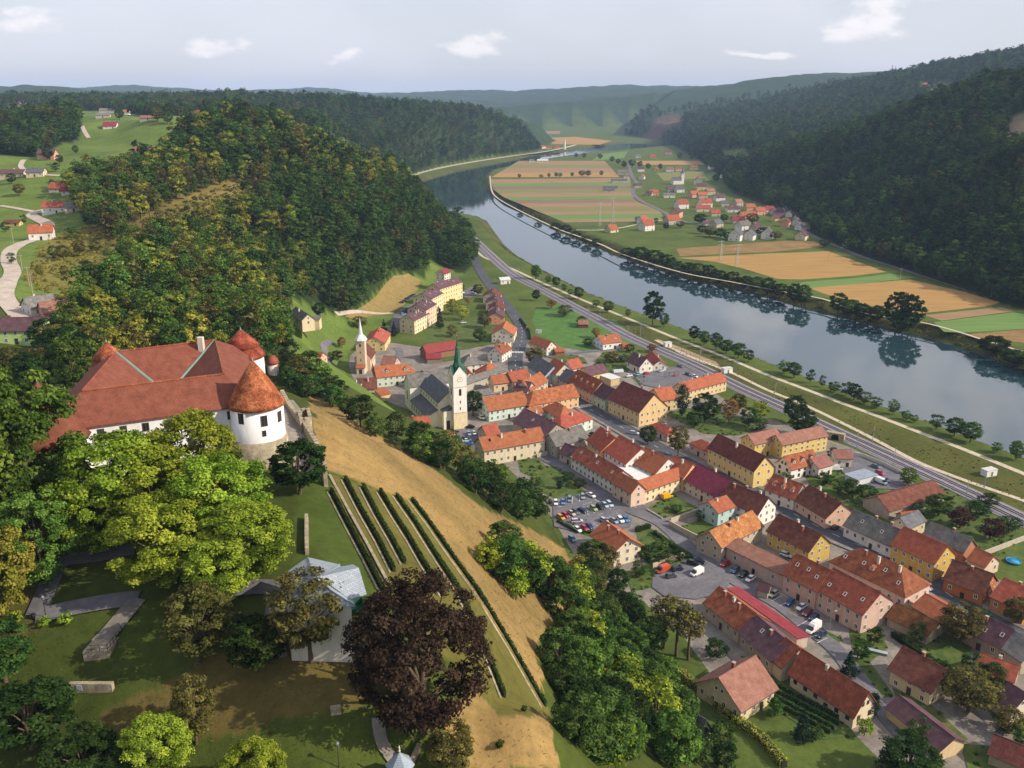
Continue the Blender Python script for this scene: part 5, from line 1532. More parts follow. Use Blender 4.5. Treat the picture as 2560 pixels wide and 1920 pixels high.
stone_wall(wl([(705,985),(722,1018),(741,1042),(752,1056)], 80.4), .9, 7, .8, 'stone parapet of the castle drive from the tower to the bastion', crenel=True)
stone_wall(wl([(757,1060),(775,1088),(796,1124),(806,1152),(813,1176)], 80.0), .9, 7, .8, 'stone parapet of the castle drive running down from the bastion', crenel=True)
bas = [at_z(*p, 81.0) for p in ((748,1036),(770,1030),(776,1052),(754,1060))]
stone_wall([tuple(p) for p in bas] + [tuple(bas[0])], .8, 9, .7, 'small square stone bastion jutting from the castle parapet', crenel=True)
stone_wall(wl([(767,1300),(767,1345),(768,1388)]), 1.3, 1.5, .6, 'straight stone garden wall leading to the slate-roofed pavilion')
# watch turret behind the castle
g = ground(684, 934)
ks = (g.y * CT + (CAM_Z - g.z) * ST) / 260.0
tr = empty('turret', g); tag(tr, 'little round white turret with red domed cap beside the castle', 'turret')
lathe('wall', [(1.6 * ks, -4), (1.6 * ks, 3.2 * ks)], 20, wall_mat('#cfc6b8'), tr)
lathe('cap', [(a_ * ks, b_ * ks) for a_, b_ in ((1.9, 3.15), (1.85, 3.5), (1.4, 4.6), (.8, 5.3), (.02, 5.6))], 20, ROOF['rbrown'], tr)
# ------------------------------------------------------------------ parish church
def church():
    P0 = at_z(*px('d4', (952, 1512)), 0); T0 = at_z(*px('d4', (1215, 1556)), 0); TR = at_z(*px('d4', (1388, 1531)), 0)
    dr = (TR - T0).to_2d(); S = dr.length; dr.normalize()
    ax = Vector((-dr.y, dr.x))
    root = empty('church', (P0.x, P0.y, 0), math.atan2(ax.y, ax.x)); tag(root, 'cream parish church with slate roofs and tall clock tower topped by a green spire', 'church')
    # local x along the nave (away), local y to the left of it; -y is towards the tower side
    W, e, Ln = 12.5, 12.5, 29.0
    CW = wall_mat('#dfd8c6'); CW2 = wall_mat('#e2dfd6')
    def prism(name, x0, x1, y0, y1, e_, rise, along, mat, parent, roofm, ov=.4, rname='roof'):
        if along == 'x':
            m = (y0 + y1) / 2
            pr = [(y0, -1), (y1, -1), (y1, e_), (m, e_ + rise), (y0, e_)]
            vs = [(x0, a, b) for a, b in pr] + [(x1, a, b) for a, b in pr]
        else:
            m = (x0 + x1) / 2
            pr = [(x0, -1), (x1, -1), (x1, e_), (m, e_ + rise), (x0, e_)]
            vs = [(a, y0, b) for a, b in pr] + [(a, y1, b) for a, b in pr]
        fs = [(i, (i+1) % 5, (i+1) % 5 + 5, i + 5) for i in range(5)] + [(4,3,2,1,0), (5,6,7,8,9)]
        w = pydata(name, vs, fs, [mat], parent)
        bmh = bmesh.new(); bmh.from_mesh(w.data); bmesh.ops.recalc_face_normals(bmh, faces=bmh.faces[:]); bmh.to_mesh(w.data); bmh.free()
        half = ((y1 - y0) if along == 'x' else (x1 - x0)) / 2
        s = rise / half; t = .25
        pr = [(-half - ov, e_ - ov * s + .03), (0, e_ + rise + .03), (half + ov, e_ - ov * s + .03), (half + ov, e_ - ov*s + t), (0, e_ + rise + t), (-half - ov, e_ - ov*s + t)]
        if along == 'x': vs = [(x0 - .3, m + a, b) for a, b in pr] + [(x1 + .3, m + a, b) for a, b in pr]
        else: vs = [(m + a, y0 - .3, b) for a, b in pr] + [(m + a, y1 + .3, b) for a, b in pr]
        fs = [(i, (i+1) % 6, (i+1) % 6 + 6, i + 6) for i in range(6)] + [(0,5,4,1),(1,4,3,2),(6,7,10,11),(7,8,9,10)]
        r = pydata(rname, vs, fs, [roofm], parent)
        bmh = bmesh.new(); bmh.from_mesh(r.data); bmesh.ops.recalc_face_normals(bmh, faces=bmh.faces[:]); bmh.to_mesh(r.data); bmh.free()
        return w
    # in this frame +y points left of the nave axis, so the body spans y from -W to 0
    nave = prism('nave', 0, Ln, -W, 0, e, 5.4, 'x', CW, root, ROOF['slate'])
    tr_ = prism('transept', Ln - .5, Ln + 9.5, -W - 4, 5.5, e + .2, 5.2, 'y', CW2, root, ROOF['grey'], rname='transept_roof')
    prism('choir', Ln + 9, Ln + 17, -W + 2, -2, e - 1.5, 4.2, 'x', CW, root, ROOF['grey'], rname='choir_roof')
    # side aisle with its lean-to roof
    vs = []
    for x in (1.2, Ln - 1):
        vs += [(x, 0.0, -1), (x, 5.4, -1), (x, 5.4, 5.6), (x, 0.0, 8.3)]
    fs = [(0,1,5,4),(1,2,6,5),(2,3,7,6),(3,0,4,7),(3,2,1,0),(4,5,6,7)]
    a_ = pydata('aisle', vs, [f[::-1] for f in fs], [CW], root)
    vs = []
    for x in (.9, Ln - .7):
        vs += [(x, .02, 8.42), (x, 5.9, 5.45), (x, 5.9, 5.7), (x, .02, 8.68)]
    pydata('aisle_roof', vs, [(0,1,5,4),(1,2,6,5),(2,3,7,6),(3,0,4,7),(3,2,1,0),(4,5,6,7)], [ROOF['slate']], a_)
    def win(par, x, y, z, rot, w, h, st='slit'):
        o = mesh_obj('window', window_mesh(w, h, st), par); o.location = (x, y, z); o.rotation_euler = (0, 0, rot)
    for k in range(7):
        win(nave, 3 + k * 4.0, .004, 10.4, math.pi, .8, 1.1)
        win(a_, 3.4 + k * 3.8, 5.404, 3.2, math.pi, .8, 2.2)
    win(tr_, Ln + 4.5, 5.504, 7.2, math.pi, 1.1, 4.6)
    win(nave, -.004, -1.9, 4.5, -math.pi/2, .9, 3.0)
    # tower
    c, s_ = math.cos(-root.rotation_euler.z), math.sin(-root.rotation_euler.z)
    def to_local(p):
        q = p - P0
        return Vector((q.x * c - q.y * s_, q.x * s_ + q.y * c))
    tl = to_local(T0)
    S = 6.6
    x0, x1, y1, y0 = tl.x, tl.x + S, tl.y, tl.y - S
    CT_ = wall_mat('#e6e3dc'); CB = wall_mat('#dccdaa')
    zt = 27.0
    tw = pydata('tower', *box_mesh(x0, y0, 8.2, x1, y1, zt), [CT_], root)
    pydata('tower_base', *box_mesh(x0 - .12, y0 - .12, -1, x1 + .12, y1 + .12, 8.2), [CB], tw)
    pydata('string_course', *box_mesh(x0 - .2, y0 - .2, 8.202, x1 + .2, y1 + .2, 8.5), [wall_mat('#b0a48c')], tw)
    pydata('string_course', *box_mesh(x0 - .16, y0 - .16, 21.0, x1 + .16, y1 + .16, 21.25), [wall_mat('#c0b6a0')], tw)
    mx, my = (x0 + x1) / 2, (y0 + y1) / 2
    # four pointed gables
    ga = 4.2
    for (ax_, sgn) in (('x', -1), ('x', 1), ('y', -1), ('y', 1)):
        if ax_ == 'x':
            X = x0 if sgn < 0 else x1
            vs = [(X, y0, zt), (X, y1, zt), (X, my, zt + ga), (X - sgn * S/2, my, zt + ga), (X - sgn * .05, y0, zt), (X - sgn*.05, y1, zt)]
            gv = [(X, y0, zt + .0), (X, y1, zt), (X, my, zt + ga), (X - sgn*.3, y0, zt), (X - sgn*.3, y1, zt), (X - sgn*.3, my, zt + ga)]
            rv = [(X + sgn*.2, y0 - .15, zt - .1), (X + sgn*.2, my, zt + ga + .2), (X + sgn*.2, y1 + .15, zt - .1), (mx, my, zt + ga + .2)]
        else:
            Y = y0 if sgn < 0 else y1
            gv = [(x0, Y, zt), (x1, Y, zt), (mx, Y, zt + ga), (x0, Y - sgn*.3, zt), (x1, Y - sgn*.3, zt), (mx, Y - sgn*.3, zt + ga)]
            rv = [(x0 - .15, Y + sgn*.2, zt - .1), (mx, Y + sgn*.2, zt + ga + .2), (x1 + .15, Y + sgn*.2, zt - .1), (mx, my, zt + ga + .2)]
        pydata('tower_gable', gv, [(0,1,2),(5,4,3),(0,3,4,1),(1,4,5,2),(2,5,3,0)], [CT_], tw)
        cx0, cx1 = (x0, x1)
        # copper slopes behind each gable
        if ax_ == 'x':
            q0, q1 = (X + sgn*.2, y0 - .15, zt - .05), (X + sgn*.2, y1 + .15, zt - .05)
        else:
            q0, q1 = (x0 - .15, Y + sgn*.2, zt - .05), (x1 + .15, Y + sgn*.2, zt - .05)
        pydata('gable_roof', [rv[1], rv[3], q0, q1, (rv[1][0], rv[1][1], rv[1][2] + .12), (rv[3][0], rv[3][1], rv[3][2] + .12)], [(4, 5, 2), (5, 4, 3), (0, 2, 1), (1, 3, 0), (4, 2, 0), (4, 0, 3)], [ROOF['copper']], tw)
    sp = lathe('spire', [(2.9, zt + 1.2), (2.5, zt + 3.6), (1.75, zt + 5.5), (1.15, zt + 9.5), (.75, zt + 12.2), (1.05, zt + 12.5), (.55, zt + 13.3), (.3, zt + 15.2), (.06, zt + 18.2)], 8, ROOF['copper'], tw, (mx, my), False)
    GOLD = plain('#b0904a', .4, .5, .6)
    lathe('spire_ball', [(.02, zt + 17.9), (.3, zt + 18.2), (.02, zt + 18.5)], 8, GOLD, tw, (mx, my))
    box('cross_post', (mx - .06, my - .06, zt + 18.4), (mx + .06, my + .06, zt + 20), GOLD, tw)
    box('cross_bar', (mx - .061, my - .5, zt + 19.2), (mx + .061, my + .5, zt + 19.36), GOLD, tw)
    # belfry openings, slits, clock faces on the two faces that show
    DARK = plain('#2c2622', .9)
    CLK = plain('#e2ddd0', .6)
    for rot, fx, fy in ((-math.pi/2, x0 - .004, my), (math.pi, mx, y1 + .004)):
        nx, ny = (-1, 0) if fx < mx else (0, 1)
        def face(u, z, d=0.0):   # u across the face, z up, d outwards
            return (fx + nx * d + (u if ny else 0), fy + ny * d + (u if nx else 0), z)
        w, h = .62, 3.0
        arch = [(-w, 16.8), (w, 16.8)] + [(w * math.cos(math.radians(a)), 19.6 + w * math.sin(math.radians(a))) for a in range(0, 181, 20)]
        vs = [face(u, z, .05) for u, z in arch]
        pydata('belfry_opening_shade', vs, [tuple(range(len(vs)))], [DARK], tw)  # flat dark face on the wall, painted as the shade inside the belfry
        for z in (10.4, 13.6):
            o = mesh_obj('window', window_mesh(.35, 1.3, 'slit'), tw); o.location = face(0, z, .0); o.rotation_euler = (0, 0, rot)
        rim = [face(1.35 * math.cos(a), 24.8 + 1.35 * math.sin(a), .06) for a in np.linspace(0, 2*math.pi, 25)[:-1]]
        dsk = pydata('clock_face', rim, [tuple(range(24))], [CLK], tw)
        ring = []
        for r in (1.1, 1.22):
            ring += [face(r * math.cos(a), 24.8 + r * math.sin(a), .075) for a in np.linspace(0, 2*math.pi, 25)[:-1]]
        pydata('clock_ring', ring, [(i, (i+1) % 24, 24 + (i+1) % 24, 24 + i) for i in range(24)], [DARK], dsk)
        for u1, z1 in ((.55, .45), (-.25, .85)):
            L_ = math.hypot(u1, z1); pu, pv = -z1 / L_ * .06, u1 / L_ * .06
            pydata('clock_hand', [face(-pu, 24.8 - pv, .085), face(pu, 24.8 + pv, .085), face(u1 + pu, 24.8 + z1 + pv, .085), face(u1 - pu, 24.8 + z1 - pv, .085)], [(0, 1, 2, 3)], [DARK], dsk)
    # porch between tower and nave with the portal
    pv = pydata('porch', *box_mesh(x0 + 2.2, y1 - .02, -1, 0.02, y1 + 4.4, 9.0), [CW], root)
    pydata('porch_roof', [(x0 + 1.9, y1 + .1, 10.6), (x0 + 1.9, y1 + 4.8, 8.9), (.3, y1 + 4.8, 8.9), (.3, y1 + .1, 10.6), (x0 + 1.9, y1 + .1, 10.85), (x0 + 1.9, y1 + 4.8, 9.15), (.3, y1 + 4.8, 9.15), (.3, y1 + .1, 10.85)],
           [(0,1,2,3),(7,6,5,4),(0,4,5,1),(1,5,6,2),(2,6,7,3),(3,7,4,0)], [ROOF['slate']], pv)
    dr_ = mesh_obj('portal', window_mesh(1.5, 4.2, 'wood'), pv); dr_.location = (x0 + 2.19, y1 + 2.2, 2.1); dr_.rotation_euler = (0, 0, -math.pi/2)
church()
# ------------------------------------------------------------------ hill-foot chapel
def chapel():
    p0 = at_z(*px('F', (868, 1162)), 0); p1 = at_z(*px('F', (945, 1160)), 0)
    d = (p1 - p0).to_2d(); d.normalize()
    rz = math.atan2(d.y, d.x) - .12
    root = empty('chapel', (p0.x, p0.y, 0.4), rz); tag(root, 'small chapel with cream tower and white needle spire on a green mound', 'chapel')
    CW = wall_mat('#cfb9a0'); S = 5.0
    zt = 19
    tw = pydata('tower', *box_mesh(0, 2.4, -1.5, S, 2.4 + S, zt), [CW], root)
    SPW = plain('#d5d5d6', .5)
    lathe('spire', [(S * .78, zt - .1), (S * .62, zt + 1.2), (1.3, zt + 3.2), (.85, zt + 6.5), (.03, zt + 13)], 8, SPW, tw, (S/2, 2.4 + S/2), False, math.pi / 8)
    for z, w, h in ((16.2, .8, 1.6), (12, .35, .9), (7.5, .35, .9)):
        o = mesh_obj('window', window_mesh(w, h, 'slit'), tw); o.location = (S/2, 2.396, z)
    pc = pydata('porch', *box_mesh(.2, 0, -1.5, S - .2, 2.4, 3.4), [wall_mat('#d9d0c0')], root)
    pydata('porch_roof', [(-.2, -.3, 3.3), (S + .2, -.3, 3.3), (S + .2, 2.39, 4.9), (-.2, 2.39, 4.9), (-.2, -.3, 3.55), (S + .2, -.3, 3.55), (S + .2, 2.39, 5.15), (-.2, 2.39, 5.15)], [(3,2,1,0),(4,5,6,7),(0,1,5,4),(1,2,6,5),(2,3,7,6),(3,0,4,7)], [ROOF['red']], pc)
    o = mesh_obj('portal', window_mesh(1.5, 2.4, 'wood'), pc); o.location = (S/2, -.004, 1.25)
    y0, y1 = 2.4 + S - .3, 2.4 + S + 15
    pr = [(-2, -1.5), (S + 2, -1.5), (S + 2, 7), (S/2, 12), (-2, 7)]
    nv = pydata('nave', [(x, y0, z) for x, z in pr] + [(x, y1, z) for x, z in pr], [(i + 5, (i+1) % 5 + 5, (i+1) % 5, i) for i in range(5)] + [(0,1,2,3,4), (9,8,7,6,5)], [CW], root)
    pr = [(-2.6, 6.4), (S/2, 12.03), (S + 2.6, 6.4), (S + 2.6, 6.7), (S/2, 12.35), (-2.6, 6.7)]
    pydata('nave_roof', [(x, y0 + .35, z) for x, z in pr] + [(x, y1 + .3, z) for x, z in pr], [(i + 6, (i+1) % 6 + 6, (i+1) % 6, i) for i in range(6)] + [(1,4,5,0),(2,3,4,1),(11,10,7,6),(10,9,8,7)], [ROOF['brown']], nv)
    for k in range(3):
        o = mesh_obj('window', window_mesh(.7, 1.8, 'slit'), nv); o.location = (S + 2.004, y0 + 4 + k * 4, 4.4); o.rotation_euler = (0, 0, math.pi/2)
        o = mesh_obj('window', window_mesh(.7, 1.8, 'slit'), nv); o.location = (-2.004, y0 + 4 + k * 4, 4.4); o.rotation_euler = (0, 0, -math.pi/2)
chapel()
# ------------------------------------------------------------------ park pavilion
def pavilion():
    d7 = lambda u, v, z: at_z(*px('d7', (u, v)), z)
    e = 81.6
    cs = [d7(755, 365, e), d7(1310, 492, e), d7(1580, 1212, e - .3), d7(345, 1180, e - .3), d7(240, 725, e)]
    ap = d7(868, 748, 85.0)
    c0 = sum(cs, Vector()) / 5
    root = empty('pavilion', (c0.x, c0.y, 75)); tag(root, 'park pavilion with grey diamond-slate hipped roofs and a green balcony', 'pavilion')
    R0 = Vector((c0.x, c0.y, 75))
    SL = Mat('diamond_slates', .55, .4)
    P = SL.coords()
    bk = SL.n('ShaderNodeTexBrick'); SL.l(P, bk.inputs['Vector'])
    bk.inputs['Scale'].default_value = 1.0; bk.inputs['Brick Width'].default_value = .55; bk.inputs['Row Height'].default_value = .32; bk.inputs['Mortar Size'].default_value = .025
    bk.inputs['Color1'].default_value = (*srgb('#97a1aa'), 1); bk.inputs['Color2'].default_value = (*srgb('#868f98'), 1); bk.inputs['Mortar'].default_value = (*srgb('#6a737c'), 1)
    SL.color(bk.outputs['Color'])
    def poly_roof(name, pts, faces, par, th=.14):
        vs = [p - R0 for p in pts]; n = len(vs)
        vs2 = vs + [v - Vector((0, 0, th)) for v in vs]
        fs = [f for f in faces] + [tuple(i + n for i in f[::-1]) for f in faces]
        edges = {}
        for f in faces:
            for i in range(len(f)):
                edges[(f[i], f[(i+1) % len(f)])] = 1
        for (a, b) in edges:
            if (b, a) not in edges: fs.append((b, a, a + n, b + n))
        return pydata(name, vs2, fs, [SL.m], par)
    wallp = [c0.lerp(p, .9) for p in cs]
    vs = [(p.x - R0.x, p.y - R0.y, -3.5) for p in wallp] + [(p.x - R0.x, p.y - R0.y, e - 75 - .1) for p in wallp]
    w = pydata('wall', vs, [(i, (i+1) % 5, (i+1) % 5 + 5, i + 5) for i in range(5)] + [(5,6,7,8,9)], [wall_mat('#c9c2b6')], root)
    main = poly_roof('roof', cs + [ap], [(1, 0, 5), (2, 1, 5), (3, 2, 5), (4, 3, 5), (0, 4, 5)], root)
    for i in (0, 1, 2, 4):
        tv, tf = [], []
        tube(tv, tf, [cs[i] - R0 + Vector((0, 0, .06)), ap - R0 + Vector((0, 0, .06))], [.1, .1], 5)
        pydata('hip_cap', tv, tf, [plain('#6f7c88', .5)], main)
    r0, r1 = d7(960, 705, 84.8), d7(1640, 548, 84.0)
    wing = poly_roof('wing_roof', [r0, r1, d7(1540, 488, 82.6), d7(1285, 535, 82.6), d7(1775, 1000, 81.7), d7(1490, 1096, 81.7)], [(0, 1, 2, 3), (1, 0, 5, 4)], root)
    q = [d7(1490, 1060, 81.5), d7(1760, 985, 81.5), d7(1640, 570, 82.2), d7(1250, 640, 82.2)]
    GR = plain('#1f5a44', .6)
    bs = [d7(1425, 1300, 78.2), d7(1745, 1215, 78.2), d7(1690, 1050, 78.2), d7(1380, 1130, 78.2)]
    n4 = [p - R0 for p in bs]
    pydata('balcony', [(p.x, p.y, p.z - 1.1) for p in n4] + [(p.x, p.y, p.z) for p in n4], [(0,1,5,4),(1,2,6,5),(2,3,7,6),(3,0,4,7),(3,2,1,0)], [GR], root)
    for p in (bs[0], bs[1], bs[2]):
        v = p - R0
        box('balcony_post', (v.x - .1, v.y - .1, v.z - 3.5), (v.x + .1, v.y + .1, 6.6), GR, root)
    # stair landing and timber steps on the west side
    dk = [d7(80, 1215, 77), d7(285, 1172, 77), d7(335, 1590, 76.2), d7(165, 1655, 76.2)]
    o = dk[0]
    lr = empty('timber_stair', tuple(o)); tag(lr, 'pale plank landing with timber steps beside the pavilion', 'stair')
    vv = [p - o for p in dk]
    pydata('landing', [tuple(v) for v in vv] + [(v.x, v.y, v.z - 2.2) for v in vv], [(0,3,2,1),(0,1,5,4),(1,2,6,5),(2,3,7,6),(3,0,4,7)], [plain('#8d8a86', .8)], lr)
    a, b = at_z(*px('O', (165, 490)), 76) - o, at_z(*px('O', (240, 480)), 76) - o
    a2, b2 = at_z(*px('O', (190, 715)), 72.6) - o, at_z(*px('O', (270, 695)), 72.6) - o
    for k in range(11):
        t0, t1 = k / 11, (k + .75) / 11
        p = [a.lerp(a2, t0), b.lerp(b2, t0), b.lerp(b2, t1), a.lerp(a2, t1)]
        z = p[0].z
        pydata('step', [(v.x, v.y, z) for v in p] + [(v.x, v.y, z - .25) for v in p], [(0,3,2,1),(0,1,5,4),(1,2,6,5),(2,3,7,6),(3,0,4,7)], [plain('#6e6458', .9)], lr)
pavilion()
def gazebo():
    p = at_z(1000, 1912, 65.2)
    z0 = H(p.x, p.y)
    root = empty('gazebo', (p.x, p.y, z0)); tag(root, 'little six-sided gazebo with blue-grey metal roof and white finial', 'gazebo')
    zz = p.z - z0
    lathe('roof', [(2.0, zz), (1.95, zz + .12), (.9, zz + 1.15), (.05, zz + 2.0)], 6, ROOF['zinc'], root, smooth=False)
    lathe('finial', [(.08, zz + 1.95), (.16, zz + 2.3), (.05, zz + 2.45), (.14, zz + 2.7), (.02, zz + 3.1)], 8, plain('#c8c4b8', .5), root)
    for k in range(6):
        a = k * math.pi / 3
        x, y = 1.7 * math.cos(a), 1.7 * math.sin(a)
        box('post', (x - .06, y - .06, -.3), (x + .06, y + .06, zz + .05), plain('#a8a8a0', .6), root)
    lathe('floor', [(1.9, -.6), (1.9, .12)], 6, STONE, root, smooth=False)
gazebo()
# viewing terrace with railing, memorial wall and stone bench in the park
def terrace():
    Np = lambda u, v, z: at_z(*px('N', (u, v)), z)
    zt = H(*tuple(at_z(*px('N', (830, 700)), 72))[:2]) + 2.4
    cs = [Np(712, 655, zt), Np(938, 645, zt), Np(1062, 488, zt), Np(975, 395, zt), Np(860, 480, zt)]
    o = cs[0]
    root = empty('viewing_terrace', tuple(o)); tag(root, 'rough stone viewing terrace with black iron railing in the park', 'terrace')
    v = [p - o for p in cs]
    n = len(v)
    pydata('masonry', [(p.x, p.y, 0) for p in v] + [(p.x * 1.0, p.y * 1.0, -4.2) for p in v], [tuple(range(n))] + [(i, i + n, (i+1) % n + n, (i+1) % n) for i in range(n)], [STONE], root)
    IRON = plain('#23262a', .5, .4)
    run = [v[0].lerp(v[1], .04), v[1].lerp(v[0], .03), v[2].lerp(v[1], .05), v[3].lerp(v[2], .05)]
    for h in (.35, 1.05):
        tv, tf = [], []
        tube(tv, tf, [(p.x, p.y, h) for p in run], [.035] * 4, 5)
        pydata('rail', tv, tf, [IRON], root)
    for a, b in zip(run, run[1:]):
        m = max(2, int((b - a).length / .9))
        for i in range(m + 1):
            p = a.lerp(b, i / m)
            box('baluster', (p.x - .03, p.y - .03, 0), (p.x + .03, p.y + .03, 1.1), IRON, root)
    a, b = at_z(*px('N', (605, 985)), 70), at_z(*px('N', (985, 985)), 70)
    a, b = ground(*px('N', (608, 985))), ground(*px('N', (982, 985)))
    mw = stone_wall([tuple(a), tuple(b)], 1.25, .8, .7, 'low rough stone wall with a pale blue plaque in the park')
    m = (b - a) * .25
    d = (b - a).normalized()
    pl = box('plaque', (-.45, -.03, 0), (.45, .02, .85), plain('#a8b8c4', .5), mw)
    pl.location = (m.x + d.y * .37, m.y - d.x * .37, m.z + .2); pl.rotation_euler = (0, 0, math.atan2(d.y, d.x))
    a, b = ground(*px('O', (645, 1180))), ground(*px('O', (735, 1165)))
    stone_wall([tuple(a), tuple(b)], .8, .5, .9, 'short pale stone block under the copper beech')
    a, b = ground(*px('O', (1335, 1640))), ground(*px('O', (1410, 1480)))
    stone_wall([tuple(a), tuple(b)], .7, 1.2, .6, 'crumbling stone parapet beside the gazebo')
terrace()
# ------------------------------------------------------------------ terraced hedge rows
def leaf_strip(name, line, w, h, n_per_m, leaf, mat, label, seed, cat='hedge', wob=.1):
    rng = np.random.default_rng(seed)
    P_ = np.array([tuple(p) for p in line])
    seg = np.linalg.norm(np.diff(P_, axis=0), axis=1); cum = np.concatenate([[0], np.cumsum(seg)])
    n = int(cum[-1] * n_per_m)
    s = rng.uniform(0, cum[-1], n)
    k = np.clip(np.searchsorted(cum, s) - 1, 0, len(seg) - 1); t = ((s - cum[k]) / seg[k])[:, None]
    c = P_[k] * (1 - t) + P_[k+1] * t
    d = P_[k+1] - P_[k]; d[:, 2] = 0; d /= np.linalg.norm(d, axis=1, keepdims=True)
    nn = np.stack([-d[:, 1], d[:, 0], np.zeros(n)], 1)
    f = rng.integers(0, 3, n)
    u = np.where(f == 0, rng.uniform(-1, 1, n), np.where(f == 1, -1, 1)) * w / 2
    z = np.where(f == 0, h, rng.uniform(.05, 1, n) * h)
    hv = h * wob * np.sin(s * 1.7 + seed) * .5
    pts = c + nn * u[:, None] + np.array([0, 0, 1]) * (z + hv * (z / h))[:, None] + rng.normal(0, .06, (n, 3))
    nr = nn * np.where(f == 0, 0, np.sign(u))[:, None] + np.array([0, 0, 1]) * np.where(f == 0, 1.0, .3)[:, None]
    co, q = leaf_quads(pts - P_[0], nr / np.linalg.norm(nr, axis=1, keepdims=True), leaf, rng)
    me = fast_mesh(name, co, q)
    a = me.attributes.new('lv', 'FLOAT', 'POINT'); a.data.foreach_set('value', np.repeat(np.clip(rng.normal(.5, .25, n), 0, 1), 4).astype(np.float32))
    root = empty(name, tuple(P_[0])); tag(root, label, cat, None)
    mesh_obj('foliage', me, root, LM[mat])
    # woody core so that the hedge is not see-through
    vs, fs = [], []
    for i in range(len(P_)):
        dd = P_[min(i+1, len(P_)-1)] - P_[max(i-1, 0)]; dd[2] = 0; dd /= np.linalg.norm(dd); m = np.array([-dd[1], dd[0], 0])
        for a_, b_ in ((-.36, -.2), (.36, -.2), (.3, .9), (-.3, .9)):
            vs.append(tuple(P_[i] - P_[0] + m * a_ * w + np.array([0, 0, b_ * h])))
    for i in range(len(P_) - 1):
        for j in range(4):
            a0, b0 = i*4+j, i*4+(j+1) % 4
            fs.append((a0, b0, b0+4, a0+4))
    fs += [(3,2,1,0), tuple(len(vs) - 4 + i for i in range(4))]
    pydata('branches', vs, fs, [plain('#26301a', .95)], root)
    return root
ordn = ['first', 'second', 'third', 'fourth', 'fifth', 'sixth', 'seventh']
ROWS = [[(828,1229),(880,1330),(920,1405),(958,1480)], [(863,1199),(905,1280),(945,1350),(985,1430)], [(908,1218),(945,1290),(980,1350),(1012,1410)], [(951,1230),(990,1295),(1025,1350),(1060,1412),(1110,1490)],
        [(992,1241),(1040,1310),(1090,1390),(1149,1480),(1205,1600),(1262,1745)], [(1031,1252),(1075,1310),(1130,1390),(1196,1482),(1280,1620),(1364,1768)]]
for i, r in enumerate(ROWS):
    dense = []
    for k in range(len(r) - 1):
        for t in np.linspace(0, 1, 5)[:-1]:
            dense.append((r[k][0] * (1 - t) + r[k+1][0] * t, r[k][1] * (1 - t) + r[k+1][1] * t))
    dense.append(r[-1])
    g = [ground(a, b) for a, b in dense]
    leaf_strip('vine_hedge', g, .6, 1.0, 90, .24, 'dark', f'dark green hedge on the castle slope terraces, {ordn[i]} row counting from the castle side', 100 + i)
    gl = [ground(a - 10, b + 2) for a, b in dense]
    stone_wall([tuple(p) for p in gl], .22, .8, .3, f'thin stone terrace wall above the {ordn[i]} hedge row of the castle slope', name='terrace_wall')
lw = [ground(a, b) for a, b in [(824,1190),(870,1275),(920,1365),(968,1455)]]
stone_wall([tuple(p) for p in lw], .4, .8, .5, 'grey stone terrace wall between the two upper hedge rows', name='terrace_wall')
# ------------------------------------------------------------------ vehicles
_paint = {}
def car_paint(h):
    if h not in _paint:
        M = Mat('car_paint_' + h.strip('#'), .28, .5); M.color(srgb(h))
        M.b.inputs['Coat Weight'].default_value = .5
        _paint[h] = M.m
    return _paint[h]
TYRE = plain('#1a1a1c', .9); RIM = plain('#8c8e90', .4, .5, .7)
CGLASS = Mat('car_glass', .08, .7); CGLASS.color(srgb('#1a2026')); CGLASS = CGLASS.m
LAMP = plain('#d8dadc', .2, .6); TAIL = plain('#8c1a1c', .3, .5)
def loft(sections):
    """closed body from cross sections (x, half width, z low, z high, top half width)"""
    vs, fs = [], []
    m = 8
    for (x, w, z0, z1, tw) in sections:
        zm = z0 + (z1 - z0) * .45
        vs += [(x, -w * .92, z0), (x, -w, z0 + .12), (x, -w, zm), (x, -tw, z1), (x, tw, z1), (x, w, zm), (x, w, z0 + .12), (x, w * .92, z0)]
    for k in range(len(sections) - 1):
        for s in range(m):
            a, b = k*m+s, k*m+(s+1) % m
            fs.append((a, a + m, b + m, b))
    fs.append(tuple(range(m)))
    fs.append(tuple(range((len(sections)-1)*m, len(sections)*m))[::-1])
    return vs, fs
CARS = {}
def car_kind(key, L, w, body, cab, wheels, wr=.32):
    bm_ = bpy.data.meshes.new('body'); v, f = loft(body); bm_.from_pydata(v, [], f)
    cb = bpy.data.meshes.new('windows'); v, f = loft(cab[0]); cb.from_pydata(v, [], f); cb.materials.append(CGLASS)
    rf = bpy.data.meshes.new('roof_panel'); v, f = loft(cab[1]); rf.from_pydata(v, [], f)
    CARS[key] = (bm_, cb, rf, wheels, wr, w, L)
def wheel_mesh(r):
    me = bpy.data.meshes.new('wheel')
    vs, fs, mi = [], [], []
    n = 12
    for rr, y in ((r * .6, -.1), (r, -.1), (r, .1), (r * .6, .1)):
        vs += [(rr * math.cos(2*math.pi*i/n), y, rr * math.sin(2*math.pi*i/n)) for i in range(n)]
    for k in range(3):
        for i in range(n):
            j = (i+1) % n
            fs.append((k*n+i, k*n+j, (k+1)*n+j, (k+1)*n+i)); mi.append(0)
    fs += [tuple(range(n))[::-1], tuple(range(3*n, 4*n))]; mi += [1, 1]
    me.from_pydata(vs, [], fs); me.materials.append(TYRE); me.materials.append(RIM)
    me.polygons.foreach_set('material_index', mi)
    return me
WHEEL = {.32: wheel_mesh(.32), .36: wheel_mesh(.36)}
